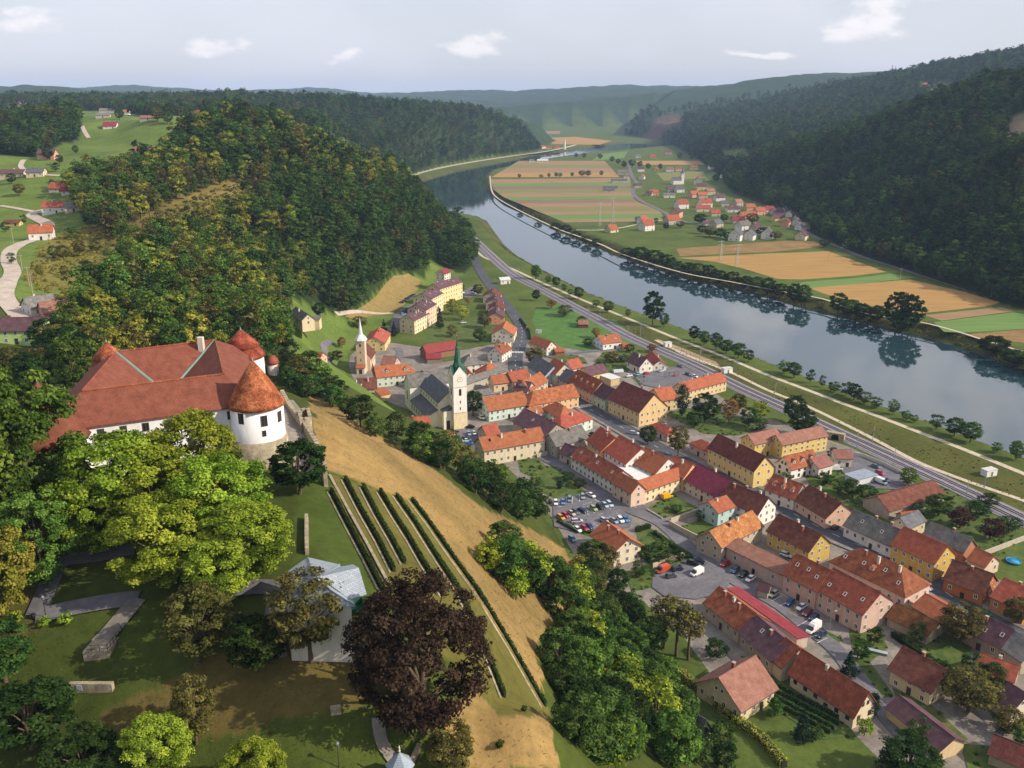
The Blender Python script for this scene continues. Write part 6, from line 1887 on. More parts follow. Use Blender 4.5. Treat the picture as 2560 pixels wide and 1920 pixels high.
car_kind('hatch', 4.1, .86, [(-2.0,.70,.38,.72,.66),(-1.9,.84,.25,.95,.78),(-1.2,.87,.22,1.0,.82),(0,.88,.22,.98,.83),(1.0,.87,.22,.93,.80),(1.8,.82,.25,.78,.70),(2.05,.66,.36,.62,.58)],
         ([(-1.85,.74,.92,1.0,.70),(-1.5,.77,.95,1.40,.60),(.2,.78,.95,1.42,.60),(1.05,.76,.90,.98,.70)], [(-1.52,.62,1.38,1.46,.52),(-1.0,.64,1.41,1.50,.55),(.0,.63,1.41,1.49,.54),(.25,.60,1.38,1.45,.52)]), [(-1.25,.80),(1.28,.80)])
car_kind('estate', 4.6, .88, [(-2.25,.72,.38,.75,.66),(-2.15,.86,.25,.98,.80),(-1.2,.89,.22,1.0,.84),(0,.89,.22,.98,.84),(1.2,.88,.22,.92,.80),(2.05,.82,.25,.78,.70),(2.3,.66,.36,.62,.58)],
         ([(-2.12,.76,.95,1.02,.72),(-1.85,.79,.96,1.44,.62),(.3,.79,.96,1.44,.62),(1.25,.77,.90,.98,.70)], [(-1.9,.64,1.41,1.49,.54),(-1.2,.66,1.44,1.53,.57),(.1,.65,1.44,1.52,.56),(.35,.62,1.41,1.47,.54)]), [(-1.45,.82),(1.42,.82)])
car_kind('saloon', 4.5, .87, [(-2.2,.70,.40,.74,.64),(-2.1,.84,.27,.98,.76),(-1.4,.88,.24,1.0,.80),(0,.88,.22,.97,.83),(1.1,.87,.22,.92,.80),(2.0,.82,.25,.78,.70),(2.22,.66,.36,.62,.58)],
         ([(-1.75,.72,.96,1.0,.68),(-1.0,.76,.96,1.38,.58),(.3,.77,.95,1.40,.58),(1.15,.75,.90,.96,.68)], [(-1.0,.60,1.36,1.43,.50),(-.5,.62,1.39,1.47,.53),(.1,.61,1.39,1.46,.52),(.35,.58,1.36,1.42,.50)]), [(-1.4,.81),(1.38,.81)])
car_kind('suv', 4.4, .92, [(-2.1,.76,.45,.85,.70),(-2.0,.90,.32,1.08,.84),(-1.2,.93,.30,1.12,.88),(0,.93,.30,1.10,.88),(1.1,.92,.30,1.06,.86),(1.9,.88,.33,.95,.78),(2.15,.72,.44,.74,.64)],
         ([(-1.98,.80,1.06,1.12,.76),(-1.7,.83,1.08,1.58,.68),(.3,.83,1.08,1.60,.68),(1.1,.81,1.04,1.10,.76)], [(-1.75,.70,1.56,1.64,.60),(-1.1,.72,1.59,1.69,.63),(.1,.71,1.59,1.68,.62),(.35,.68,1.56,1.62,.60)]), [(-1.32,.86),(1.34,.86)], .36)
car_kind('van', 5.2, .98, [(-2.55,.90,.40,2.1,.84),(-2.45,.99,.32,2.25,.90),(-1.0,1.0,.30,2.30,.92),(.9,1.0,.30,2.28,.90),(1.3,.99,.30,1.25,.88),(2.2,.95,.32,1.05,.82),(2.55,.78,.42,.80,.68)],
         ([(.8,.90,1.18,2.12,.82),(1.05,.93,1.18,2.10,.80),(1.5,.92,1.15,1.72,.80),(2.0,.88,1.0,1.10,.78)], [(.55,.86,2.2,2.32,.76),(.8,.86,2.2,2.31,.76),(1.0,.84,2.1,2.22,.74),(1.15,.80,2.02,2.1,.70)]), [(-1.6,.92),(1.65,.92)], .36)
car_kind('camper', 6.0, 1.02, [(-3.0,.94,.42,2.35,.86),(-2.9,1.03,.34,2.6,.92),(-1.0,1.04,.32,2.68,.94),(.9,1.04,.32,2.62,.92),(1.5,1.03,.32,2.0,.90),(1.9,1.0,.32,1.3,.88),(2.7,.97,.34,1.1,.84),(3.0,.80,.44,.82,.70)],
         ([(1.1,.94,1.25,2.15,.86),(1.35,.97,1.25,2.12,.84),(1.85,.95,1.2,1.8,.82),(2.45,.9,1.05,1.15,.80)], [(-.6,.5,2.6,2.78,.45),(-.5,.55,2.6,2.8,.5),(.1,.55,2.6,2.79,.5),(.2,.5,2.6,2.76,.45)]), [(-1.8,.95),(1.95,.95)], .36)
def car(key, t, pos, dirp, hexc, label, group=None, z=None, name='car', cat='car'):
    a = px(t, pos)
    g0 = ground(*a) if z is None else at_z(*a, z)
    g1 = ground(a[0] + dirp[0] * 8, a[1] + dirp[1] * 8)
    g0.z = max(g0.z, 0) + .36
    bm_, cb, rf, wheels, wr, w, L = CARS[key]
    d = (g1 - g0)
    root = empty(name, tuple(g0), math.atan2(d.y, d.x))
    tag(root, label, cat, group)
    for nm, me in (('body', bm_), ('roof_panel', rf)):
        k = (id(me), hexc)
        if k not in _paint:
            m2 = me.copy(); m2.materials.clear(); m2.materials.append(car_paint(hexc)); _paint[k] = m2
        o = mesh_obj(nm, _paint[k], root)
    mesh_obj('windows', cb, root)
    for x, y in wheels:
        for s in (-1, 1):
            o = mesh_obj('wheel', WHEEL[wr], root); o.location = (x, y * s, wr)
    for s in (-1, 1):
        b = box('headlight', (L/2 - .16, s * w * .62 - .15, .60), (L/2 - .02, s * w * .62 + .15, .74), LAMP, root)
        b = box('tail_light', (-L/2 + .0, s * w * .74 - .1, .70), (-L/2 + .12, s * w * .74 + .1, .92), TAIL, root)
    return root
GM = 'cars in the market car park'
row1 = [('hatch',(65,425),(.1,1),'#d8d8d6','white hatchback, leftmost in the back row of the market car park'), ('hatch',(190,415),(.15,1),'#4a78b0','sky blue hatchback, second in the back row of the market car park'),
        ('estate',(305,365),(0.02,1),'#6c7c96','grey-blue estate car, third in the back row of the market car park'), ('hatch',(530,320),(.2,1),'#8a96a8','silver-blue hatchback beside the empty marked bays'), ('saloon',(675,295),(1,.55),'#dededc','white car at the street corner of the market car park'),
        ('hatch',(720,525),(1,.8),'#9aa85a','lime green hatchback in the middle row of the market car park'), ('suv',(835,500),(1,.75),'#15171c','black off-roader next to the lime green hatchback'), ('hatch',(915,470),(1,.8),'#a9b4bc','silver hatchback between the black off-roader and the pale estate'),
        ('estate',(995,450),(.8,.75),'#aebccc','pale silver-blue estate at the end of the middle row'), ('hatch',(150,680),(1,.62),'#c88a1c','amber yellow hatchback under the trees of the market car park'), ('hatch',(235,645),(1,.7),'#b01c34','crimson hatchback next to the amber one'),
        ('saloon',(335,608),(1,.7),'#aaa890','beige saloon in the left middle row of the market car park'), ('saloon',(405,580),(1,.72),'#4c5660','dark grey saloon between the beige one and the navy one'), ('saloon',(525,562),(1,.5),'#18244c','navy saloon, last of the left middle row'),
        ('estate',(430,745),(1,-.05),'#b4b2c2','silver estate driving through the market car park'), ('hatch',(900,735),(1,.6),'#aab4bc','silver car half hidden by the red roof of the lone cream house'), ('saloon',(1070,740),(1,.7),'#8c98a8','grey saloon beside the white minivan in the front row'),
        ('suv',(1185,728),(.85,.9),'#dcdcda','white minivan in the front row of the market car park'), ('saloon',(1265,710),(.9,.75),'#1878b8','bright blue saloon, last in the front row'), ('saloon',(440,888),(1,.75),'#dededc','white saloon by the hedge island of the market car park'),
        ('hatch',(565,868),(1,.75),'#b02040','red hatchback between the white saloon and the blue car at the hedge island'), ('saloon',(645,838),(1,.7),'#1c3478','royal blue saloon behind the lone cream house'), ('hatch',(350,1055),(1,.95),'#4a7ab0','light blue car parked on the lane below the market car park')]
for k_, p_, d_, h_, l_ in row1: car(k_, 'd1', p_, d_, h_, l_, GM)
car('van', 'L', (1338,855), (1,-.3), '#d2a010', 'yellow van on the forecourt of the cream balcony wing')
GC = 'cars in the church car park'
for k_, p_, d_, h_, l_ in [('hatch',(1840,305),(.6,1),'#8aa0b4','silver-blue hatchback, leftmost of the row facing the church'), ('saloon',(1884,300),(.6,1),'#c4ccd4','whitish saloon, second in the row facing the church'), ('hatch',(1928,295),(.6,1),'#9aa2ac','grey hatchback, third in the row facing the church'),
        ('suv',(1972,284),(.6,1),'#1c2430','near-black car, fourth in the row facing the church'), ('hatch',(2022,268),(.6,1),'#dededc','white hatchback, last in the row facing the church'), ('saloon',(1808,345),(1,-.12),'#3c4a5a','slate saloon, farthest of three parked side by side by the church'),
        ('saloon',(1822,365),(1,-.12),'#b4c4d4','pale blue saloon, middle of three parked side by side by the church'), ('hatch',(1842,392),(1,-.12),'#1c5c9c','blue hatchback, nearest of three parked side by side by the church'), ('suv',(1950,168),(1,.5),'#dededc','white car beside the mint house with orange roof'), ('saloon',(1855,245),(1,.02),'#16181c','black saloon next to the church tower')]:
    car(k_, 'K', p_, d_, h_, l_, GC)
GY = 'vehicles in the yard car park'
car('van', 'L', (1300,1490), (-1,.35), '#b0461c', 'rusty orange van in the walled yard', GY, name='van', cat='van')
for k_, p_, d_, h_, l_ in [('suv',(1428,1478),(1,-.2),'#1c222a','black off-roader right behind the rusty orange van'), ('hatch',(1375,1538),(1,-.2),'#3a4250','dark grey hatchback in front of the rusty orange van'), ('suv',(1565,1430),(1,.25),'#1c2422','black-green car beside the yard wall'), ('estate',(1615,1412),(1,.3),'#16202c','black estate with red tail light at the yard entrance')]:
    car(k_, 'L', p_, d_, h_, l_, GY)
car('van', 'L', (1595,1515), (-1,.42), '#dcdcd8', 'white delivery van in the walled yard', GY, name='van', cat='van')
GB = 'cars in the street parking bays'
for k_, p_, d_, h_, l_ in [('hatch',(365,240),(-1,.62),'#b01828','bright red hatchback by the rubbish bins'), ('suv',(530,350),(-.85,.6),'#2c5068','teal off-roader, first of three by the long low pinkish building'), ('hatch',(680,425),(-.85,.6),'#101418','black hatchback, middle of three by the long low pinkish building'), ('saloon',(800,500),(-.9,.6),'#dededc','white saloon, last of three by the long low pinkish building'),
        ('hatch',(1200,765),(-.9,.6),'#a8a490','champagne hatchback alone beside the stone hut'), ('hatch',(1480,910),(-.9,.6),'#14508c','blue hatchback beside the yellow bay markings'), ('saloon',(1680,990),(-.9,.6),'#dededc','white saloon in front of the pink bay-tower house'), ('hatch',(1785,1095),(-.9,.6),'#7c1428','dark red hatchback between the white saloon and the navy car'),
        ('hatch',(1900,1175),(-.9,.6),'#1c3858','navy hatchback next to the white camper van'), ('hatch',(2020,1470),(-.9,.6),'#1c3040','dark teal hatchback below the camper van')]:
    car(k_, 'd8', p_, d_, h_, l_, GB)
car('camper', 'd8', (1885,1375), (-.88,.62), '#dcdcd8', 'white high-roofed camper van in the street parking bays', GB, name='camper_van', cat='van')
for k_, t_, p_, d_, h_, l_ in [('suv','d8',(1415,90),(1,.32),'#c8ccd2','silver-white off-roader in the yard behind the bay-tower house'), ('saloon','d8',(1365,200),(1,.1),'#283440','dark saloon in the yard behind the bay-tower house'), ('estate','L',(1055,300),(1,.12),'#b8c0c8','silver estate driving on the main street'),
        ('saloon','d3',(915,1262),(1,-.2),'#d8dee4','white saloon, leftmost of the cars by the playground'), ('saloon','d3',(1075,1238),(1,-.2),'#6aa0a4','turquoise saloon beside the playground'), ('hatch','d3',(1215,1222),(1,-.25),'#a82038','red hatchback beside the playground'), ('saloon','d3',(1475,1178),(1,-.2),'#b0c4d0','pale blue saloon behind the playground frames'),
        ('hatch','d3',(1800,1100),(1,.3),'#4c4a68','violet-grey car at the railway end of the playground'), ('hatch','d3',(1935,1238),(1,.4),'#1c5240','green car near the yellow wing by the railway'), ('hatch','d3',(2050,1275),(1,.3),'#d4dadc','white car behind the yellow wing by the railway'),
        ('saloon','M',(930,590),(1,.4),'#3c646c','teal saloon in the railway yard'), ('hatch','M',(965,645),(1,.4),'#b0203c','red car behind the metal shed in the railway yard'), ('saloon','M',(1012,705),(1,.55),'#5c80a8','blue saloon beside the white van in the railway yard'), ('hatch','M',(580,1118),(1,-.5),'#401c20','dark maroon car by the bare white gable'),
        ('hatch','Q',(1365,118),(1,.5),'#c8d0d8','silver car squeezed between the orange house and the barn'), ('suv','Q',(1990,1405),(-.3,1),'#1c2830','black car outside the white maroon-roofed house'), ('hatch','G',(128,775),(.1,1),'#c85a28','orange car driving on the road into town'), ('saloon','G',(335,975),(-.2,1),'#dededc','white car beside the open red carport'),
        ('saloon','d5',(1230,1170),(1,-.1),'#c0cad0','silver car on the lawn path below the flats'), ('hatch','d5',(1225,650),(1,-.3),'#dededc','white car at the end of the yellow flats'), ('hatch','d5',(1410,655),(1,.1),'#d4d8d8','white car in the small car park beyond the flats'), ('saloon','d5',(1400,615),(1,.1),'#2c3850','dark blue car in the small car park beyond the flats'),
        ('saloon','I',(635,72),(1,.35),'#b0bac0','silver car on the road below the dark wooded hill'), ('hatch','D',(0,0),(1,0),'#b0bac0',None)]:
    if l_: car(k_, t_, p_, d_, h_, l_)
car('van', 'M', (975,725), (1,.4), '#d8dcdc', 'white minibus beside the metal shed in the railway yard', name='van', cat='van')
car('van', 'M', (590,612), (1,-.05), '#c4c8c4', 'white delivery lorry beside the workshop', name='van', cat='van')
for i, (p_, h_) in enumerate([((170,820),'#1c2c44'),((215,795),'#24384c'),((262,758),'#182434'),((300,735),'#2c4460'),((335,712),'#1c3058'),((372,690),'#30445c')]):
    car('saloon', 'd5', p_, (1, -.1), h_, f'dark blue car behind the flats, {ordn[i]} from the near end of the upper row', 'cars behind the flats')
for i, (p_, h_) in enumerate([((195,1025),'#7ca0c0'),((225,990),'#3c6ca0'),((250,962),'#2c5c94'),((278,935),'#24487c')]):
    car('hatch', 'd5', p_, (1, -.15), h_, f'blue car beside the flats, {ordn[i]} from the near end of the lower row', 'cars behind the flats')
# white bay lines
def bay(t, a, b, par, w=.14):
    p, q = at_z(*px(t, a)).to_2d(), at_z(*px(t, b)).to_2d()
    d = (q - p); bar('bay_line', (p + q) / 2, d.normalized(), d.length, w, .36, par)
for a, b in [((355,300),(350,425)),((475,270),(475,395)),((610,470),(740,590)),((480,500),(560,480)),((740,345),(850,415)),((560,560),(650,620)),((705,755),(790,810)),((870,690),(1010,650)),((1110,585),(1170,620)),((800,610),(880,590)),((610,415),(690,400)),((110,480),(160,470)),((960,470),(1020,520)),((540,440),(600,425)),((250,320),(255,400)),((120,350),(125,430))]:
    bay('d1', a, b, lot_o['market'])
st2 = [o for o in bpy.data.objects if o.name.startswith('street')][1]
for a, b in [((420,380),(470,400)),((530,440),(620,400)),((640,500),(720,460)),((1060,790),(1130,760)),((1180,860),(1350,770)),((1310,720),(1450,810)),((1310,945),(1420,890)),((1610,1300),(1790,1200)),((1830,1495),(1920,1460)),((1950,1590),(2130,1500))]:
    bay('d8', a, b, st2)
for a, b in [((1440,1000),(1560,1010)),((1560,940),(1590,1060)),((1460,1050),(1600,1130))]:
    p, q = at_z(*px('d8', a)).to_2d(), at_z(*px('d8', b)).to_2d(); d = q - p
    bar('yellow_mark', (p + q) / 2, d.normalized(), d.length, .16, .37, st2, plain('#c8a030', .7))
# ------------------------------------------------------------------ trees one by one
def ordinal(n):
    return {1: 'first', 2: 'second', 3: 'third', 4: 'fourth', 5: 'fifth', 6: 'sixth', 7: 'seventh', 8: 'eighth', 9: 'ninth', 10: 'tenth'}.get(n, f"{n}{'th' if 10 < n % 100 < 14 else {1:'st',2:'nd',3:'rd'}.get(n % 10, 'th')}")
# the big crowns in the castle park
def hero(key, seed, mat, **k): tree_kind(key, seed, mat, **k)
hero('h_lime', 201, 'lime', Rx=8.0, h0=1.5, h1=19, nclump=150, per=190, leaf=.40, clump=.18, r=.6, limbs=14)
hero('h_lime2', 202, 'lime', Rx=7.5, h0=1.2, h1=18, nclump=140, per=190, leaf=.40, clump=.19, r=.6, limbs=14)
hero('h_green', 203, 'fresh', Rx=8.0, h0=1.5, h1=21, nclump=150, per=170, leaf=.42, clump=.18, r=.6, limbs=14)
hero('h_copper', 204, 'copper', Rx=9.5, h0=1.2, h1=23, nclump=220, per=130, leaf=.42, clump=.16, r=.8, limbs=18)
hero('h_olive', 205, 'olive', Rx=5.0, h0=1.8, h1=14, nclump=110, per=70, leaf=.42, clump=.2, r=.35, limbs=12)
hero('h_dark', 206, 'dark', Rx=5.0, h0=2.0, h1=14, nclump=100, per=75, leaf=.45, clump=.2, r=.35, limbs=12)
hero('h_mid', 207, 'mid', Rx=5.0, h0=1.5, h1=14, nclump=100, per=75, leaf=.45, clump=.22, r=.35, limbs=12)
hero('h_fresh', 208, 'fresh', Rx=5.0, h0=1.5, h1=14, nclump=100, per=75, leaf=.45, clump=.22, r=.35, limbs=12)
hero('h_yel', 209, 'yellow', Rx=8.0, h0=1.5, h1=20, nclump=120, per=150, leaf=.42, clump=.18, r=.6, limbs=12)
def on_land(x, y): return (x, y, H(x, y))
def at_px_y(pxx, Y, z=77):   # a trunk seen at picture column pxx, Y metres out
    dep = Y * CT + (CAM_Z - z) * ST
    return on_land((pxx - 1280) / FPX * dep, Y)
for key, pxx, Y, h, w, lb in [
    ('h_lime', 325, 142, 19.5, 20, 'broad lime-green chestnut before the castle wall, left of the pair'), ('h_lime2', 495, 147, 19.5, 18, 'broad lime-green chestnut before the castle wall, right of the pair'),
    ('h_lime2', 635, 129, 13, 16, 'lower lime-green tree between the chestnuts and the pavilion'), ('h_lime', 430, 129, 15.5, 17, 'lime-green tree drooping over the park path'), ('h_lime2', 560, 124, 11, 11, 'smallest lime-green crown above the brownish olive tree'),
    ('h_lime2', 405, 139, 18, 18, 'middle lime-green crown between the two broad chestnuts'), ('h_lime', 565, 138, 16.5, 17, 'lime-green crown in front of the right broad chestnut'), ('h_lime', 245, 137, 16, 14, 'lime-green crown at the left end of the chestnut group'),
    ('h_green', 85, 143, 32, 22, 'tall dark green tree at the left picture edge'), ('h_green', -60, 136, 33, 23, 'tall green tree cut by the left picture edge'), ('h_yel', -5, 122, 18, 13, 'tree turning yellow at the left picture edge'), ('h_green', 115, 130, 17, 13, 'lower green tree beside the park path at the left'),
    ('h_dark', 755, 158, 11, 11, 'dark tree beside the stone base of the castle tower'), ('h_olive', 495, 114, 12.5, 11, 'brownish olive tree in front of the lime-green crowns'), ('h_olive', 778, 113, 15, 11, 'olive-brown tree before the pavilion'),
    ('h_copper', 1050, 108, 23.5, 19.5, 'huge dark copper beech on the park edge'), ('h_lime2', 385, 98, 9.5, 10, 'rounded bright green tree at the bottom edge'), ('h_olive', 478, 103, 11, 6, 'narrow olive tree with bare twigs at the bottom edge'),
    ('h_lime', 620, 94, 9, 9, 'bright green tree top in the bottom edge of the park'), ('h_dark', 60, 103, 10, 12, 'dark tree in the bottom left corner'), ('h_dark', 190, 97, 8, 10, 'dark green shrub-like tree at the bottom left'), ('h_mid', 5, 112, 10, 9, 'deep green tree at the lower left edge'), ('h_dark', 300, 95, 7, 8, 'low dark tree between the two bright ones at the bottom edge'),
    ('h_olive', 1130, 103, 9, 7, 'rusty lower crown of foliage beside the copper beech'), ('h_dark', 640, 112, 9, 9, 'dark shaded tree left of the pavilion stair')]:
    plant(key, at_px_y(pxx, Y, 72), h, w, label=lb)
for i, (a, b, h) in enumerate([(35,1560,2.2),(110,1565,1.6),(165,1560,1.8),(45,1750,2.6),(1250,1870,1.2),(1310,1780,1.0)]):
    plant('bush_y' if i < 3 else 'bush_d', tuple(ground(a, b)), h, h * 1.3, label=f'low shrub in the castle park, {ordn[i]} counting from the path lamp', name='shrub', cat='shrub')

# wooded strips on the castle hill: one tree each
def zone(poly, spacing, keys, hs, label, group, ymin, ymax, seed, limit=999, zmax=70):
    rng = np.random.default_rng(seed)
    G_ = [ground(a, b) for a, b in poly]
    x0, x1 = min(p.x for p in G_) - 5, max(p.x for p in G_) + 5; y0, y1 = min(p.y for p in G_) - 5, max(p.y for p in G_) + 5
    nx, ny = int((x1 - x0) / spacing) + 1, int((y1 - y0) / spacing) + 1
    gx, gy = np.meshgrid(np.arange(nx), np.arange(ny))
    x = x0 + gx.ravel() * spacing + rng.uniform(-.38, .38, nx * ny) * spacing; y = y0 + gy.ravel() * spacing + rng.uniform(-.38, .38, nx * ny) * spacing
    z = height(x, y); PX, PY = project(x, y, z)
    m = pix_mask(PX, PY, poly) & (y > ymin) & (y < ymax)
    idx = np.nonzero(m)[0][:limit]
    idx = idx[np.argsort(PX[idx])]
    tone = {'lime': 'yellow-green', 'mid': 'green', 'mid2': 'round green', 'dark': 'dark', 'dark2': 'dense dark', 'olive': 'olive', 'fresh': 'fresh green', 'lime': 'yellow-green', 'rust': 'rusty', 'yellow': 'yellowing'}
    for q_, i in enumerate(idx):
        k = keys[rng.integers(len(keys))]
        h = rng.uniform(*hs)
        plant(k, (x[i], y[i], z[i]), h, h * rng.uniform(.75, 1.0), label=f'{tone[k[2:]]} tree {label}, {ordinal(q_ + 1)} from the left', group=group)
    return len(idx)
n1 = zone([(700,925),(745,905),(800,955),(845,1005),(900,1068),(985,1098),(1080,1140),(1165,1186),(1240,1232),(1320,1272),(1370,1305),(1320,1318),(1230,1268),(1150,1212),(1060,1160),(960,1095),(870,1040),(790,985),(735,975)], 7.6,
     ['r_mid', 'r_dark', 'r_mid2', 'r_dark2', 'r_mid', 'r_olive', 'r_fresh', 'r_dark'], (8, 12), 'in the strip below the castle meadow', 'trees of the strip below the castle meadow', 200, 420, 11)
n2 = zone([(1225,1395),(1262,1370),(1330,1455),(1400,1500),(1440,1490),(1470,1420),(1530,1450),(1600,1560),(1650,1640),(1690,1730),(1650,1760),(1740,1925),(1395,1925),(1400,1780),(1395,1650),(1330,1540),(1240,1450)], 7.4,
     ['h_mid', 'h_fresh', 'h_dark', 'h_mid', 'h_dark', 'r_lime', 'h_fresh'], (8, 13), 'in the lower hillside thicket', 'trees of the lower hillside thicket', 80, 330, 12)
n3 = zone([(1640,1845),(1720,1835),(1800,1875),(1880,1925),(1640,1925)], 6.5, ['r_mid', 'r_mid2', 'r_dark'], (5.8, 8), 'by the lawn at the bottom edge', 'trees by the bottom lawn', 80, 330, 13)
n4 = zone([(690,948),(735,928),(800,962),(850,1012),(905,1078),(985,1108),(925,1088),(868,1048),(800,1004),(740,990)], 5.6, ['r_mid', 'h_dark', 'r_mid2', 'h_mid', 'r_olive'], (7, 10), 'on the bank between castle and chapel', 'trees between castle and chapel', 190, 420, 14)
n5 = zone([(112,888),(190,862),(245,905),(200,960),(150,1012),(60,1012),(20,940)], 7.4, ['h_dark', 'h_mid', 'r_dark2', 'h_olive', 'h_dark'], (9, 14), 'behind the left castle tower', 'trees behind the left castle tower', 175, 340, 15)
print('zones', n1, n2, n3, n4, n5)
for i, (a, b, k, h, w, lb) in enumerate([
    (1225,1430,'r_lime',8,6.5,'bright yellow-green tree at the top of the thicket'), (1290,1500,'r_lime',8,6,'yellow-green tree on the meadow edge of the thicket'), (1480,1540,'pine',15,8,'dark pine behind the lone cream house garden'), (1530,1600,'r_yellow',8,6,'yellowing small tree inside the thicket'),
    (1660,1620,'pine',17,9,'tall pine standing alone below the yard, left stem'), (1690,1640,'pine',18,10,'tall pine standing alone below the yard, right stem'), (1720,1650,'pine',16,9,'shorter pine beside the two tall pines'), (1615,1730,'r_yellow',5,4,'yellow creeper-covered shrub tree by the hillside lawn'), (1640,1760,'bush_y',4,5,'yellow shrub at the corner of the hillside lawn'),
    (1490,1480,'r_olive',14,9,'thin olive tree beside the castle meadow corner'), (1445,1470,'r_yellow',11,8,'yellowing tree beside the castle meadow corner'), (1520,1450,'r_olive',12,8,'brownish tree in front of the lone cream house')]):
    plant(k, tuple(ground(a, b)), h, w, label=lb)
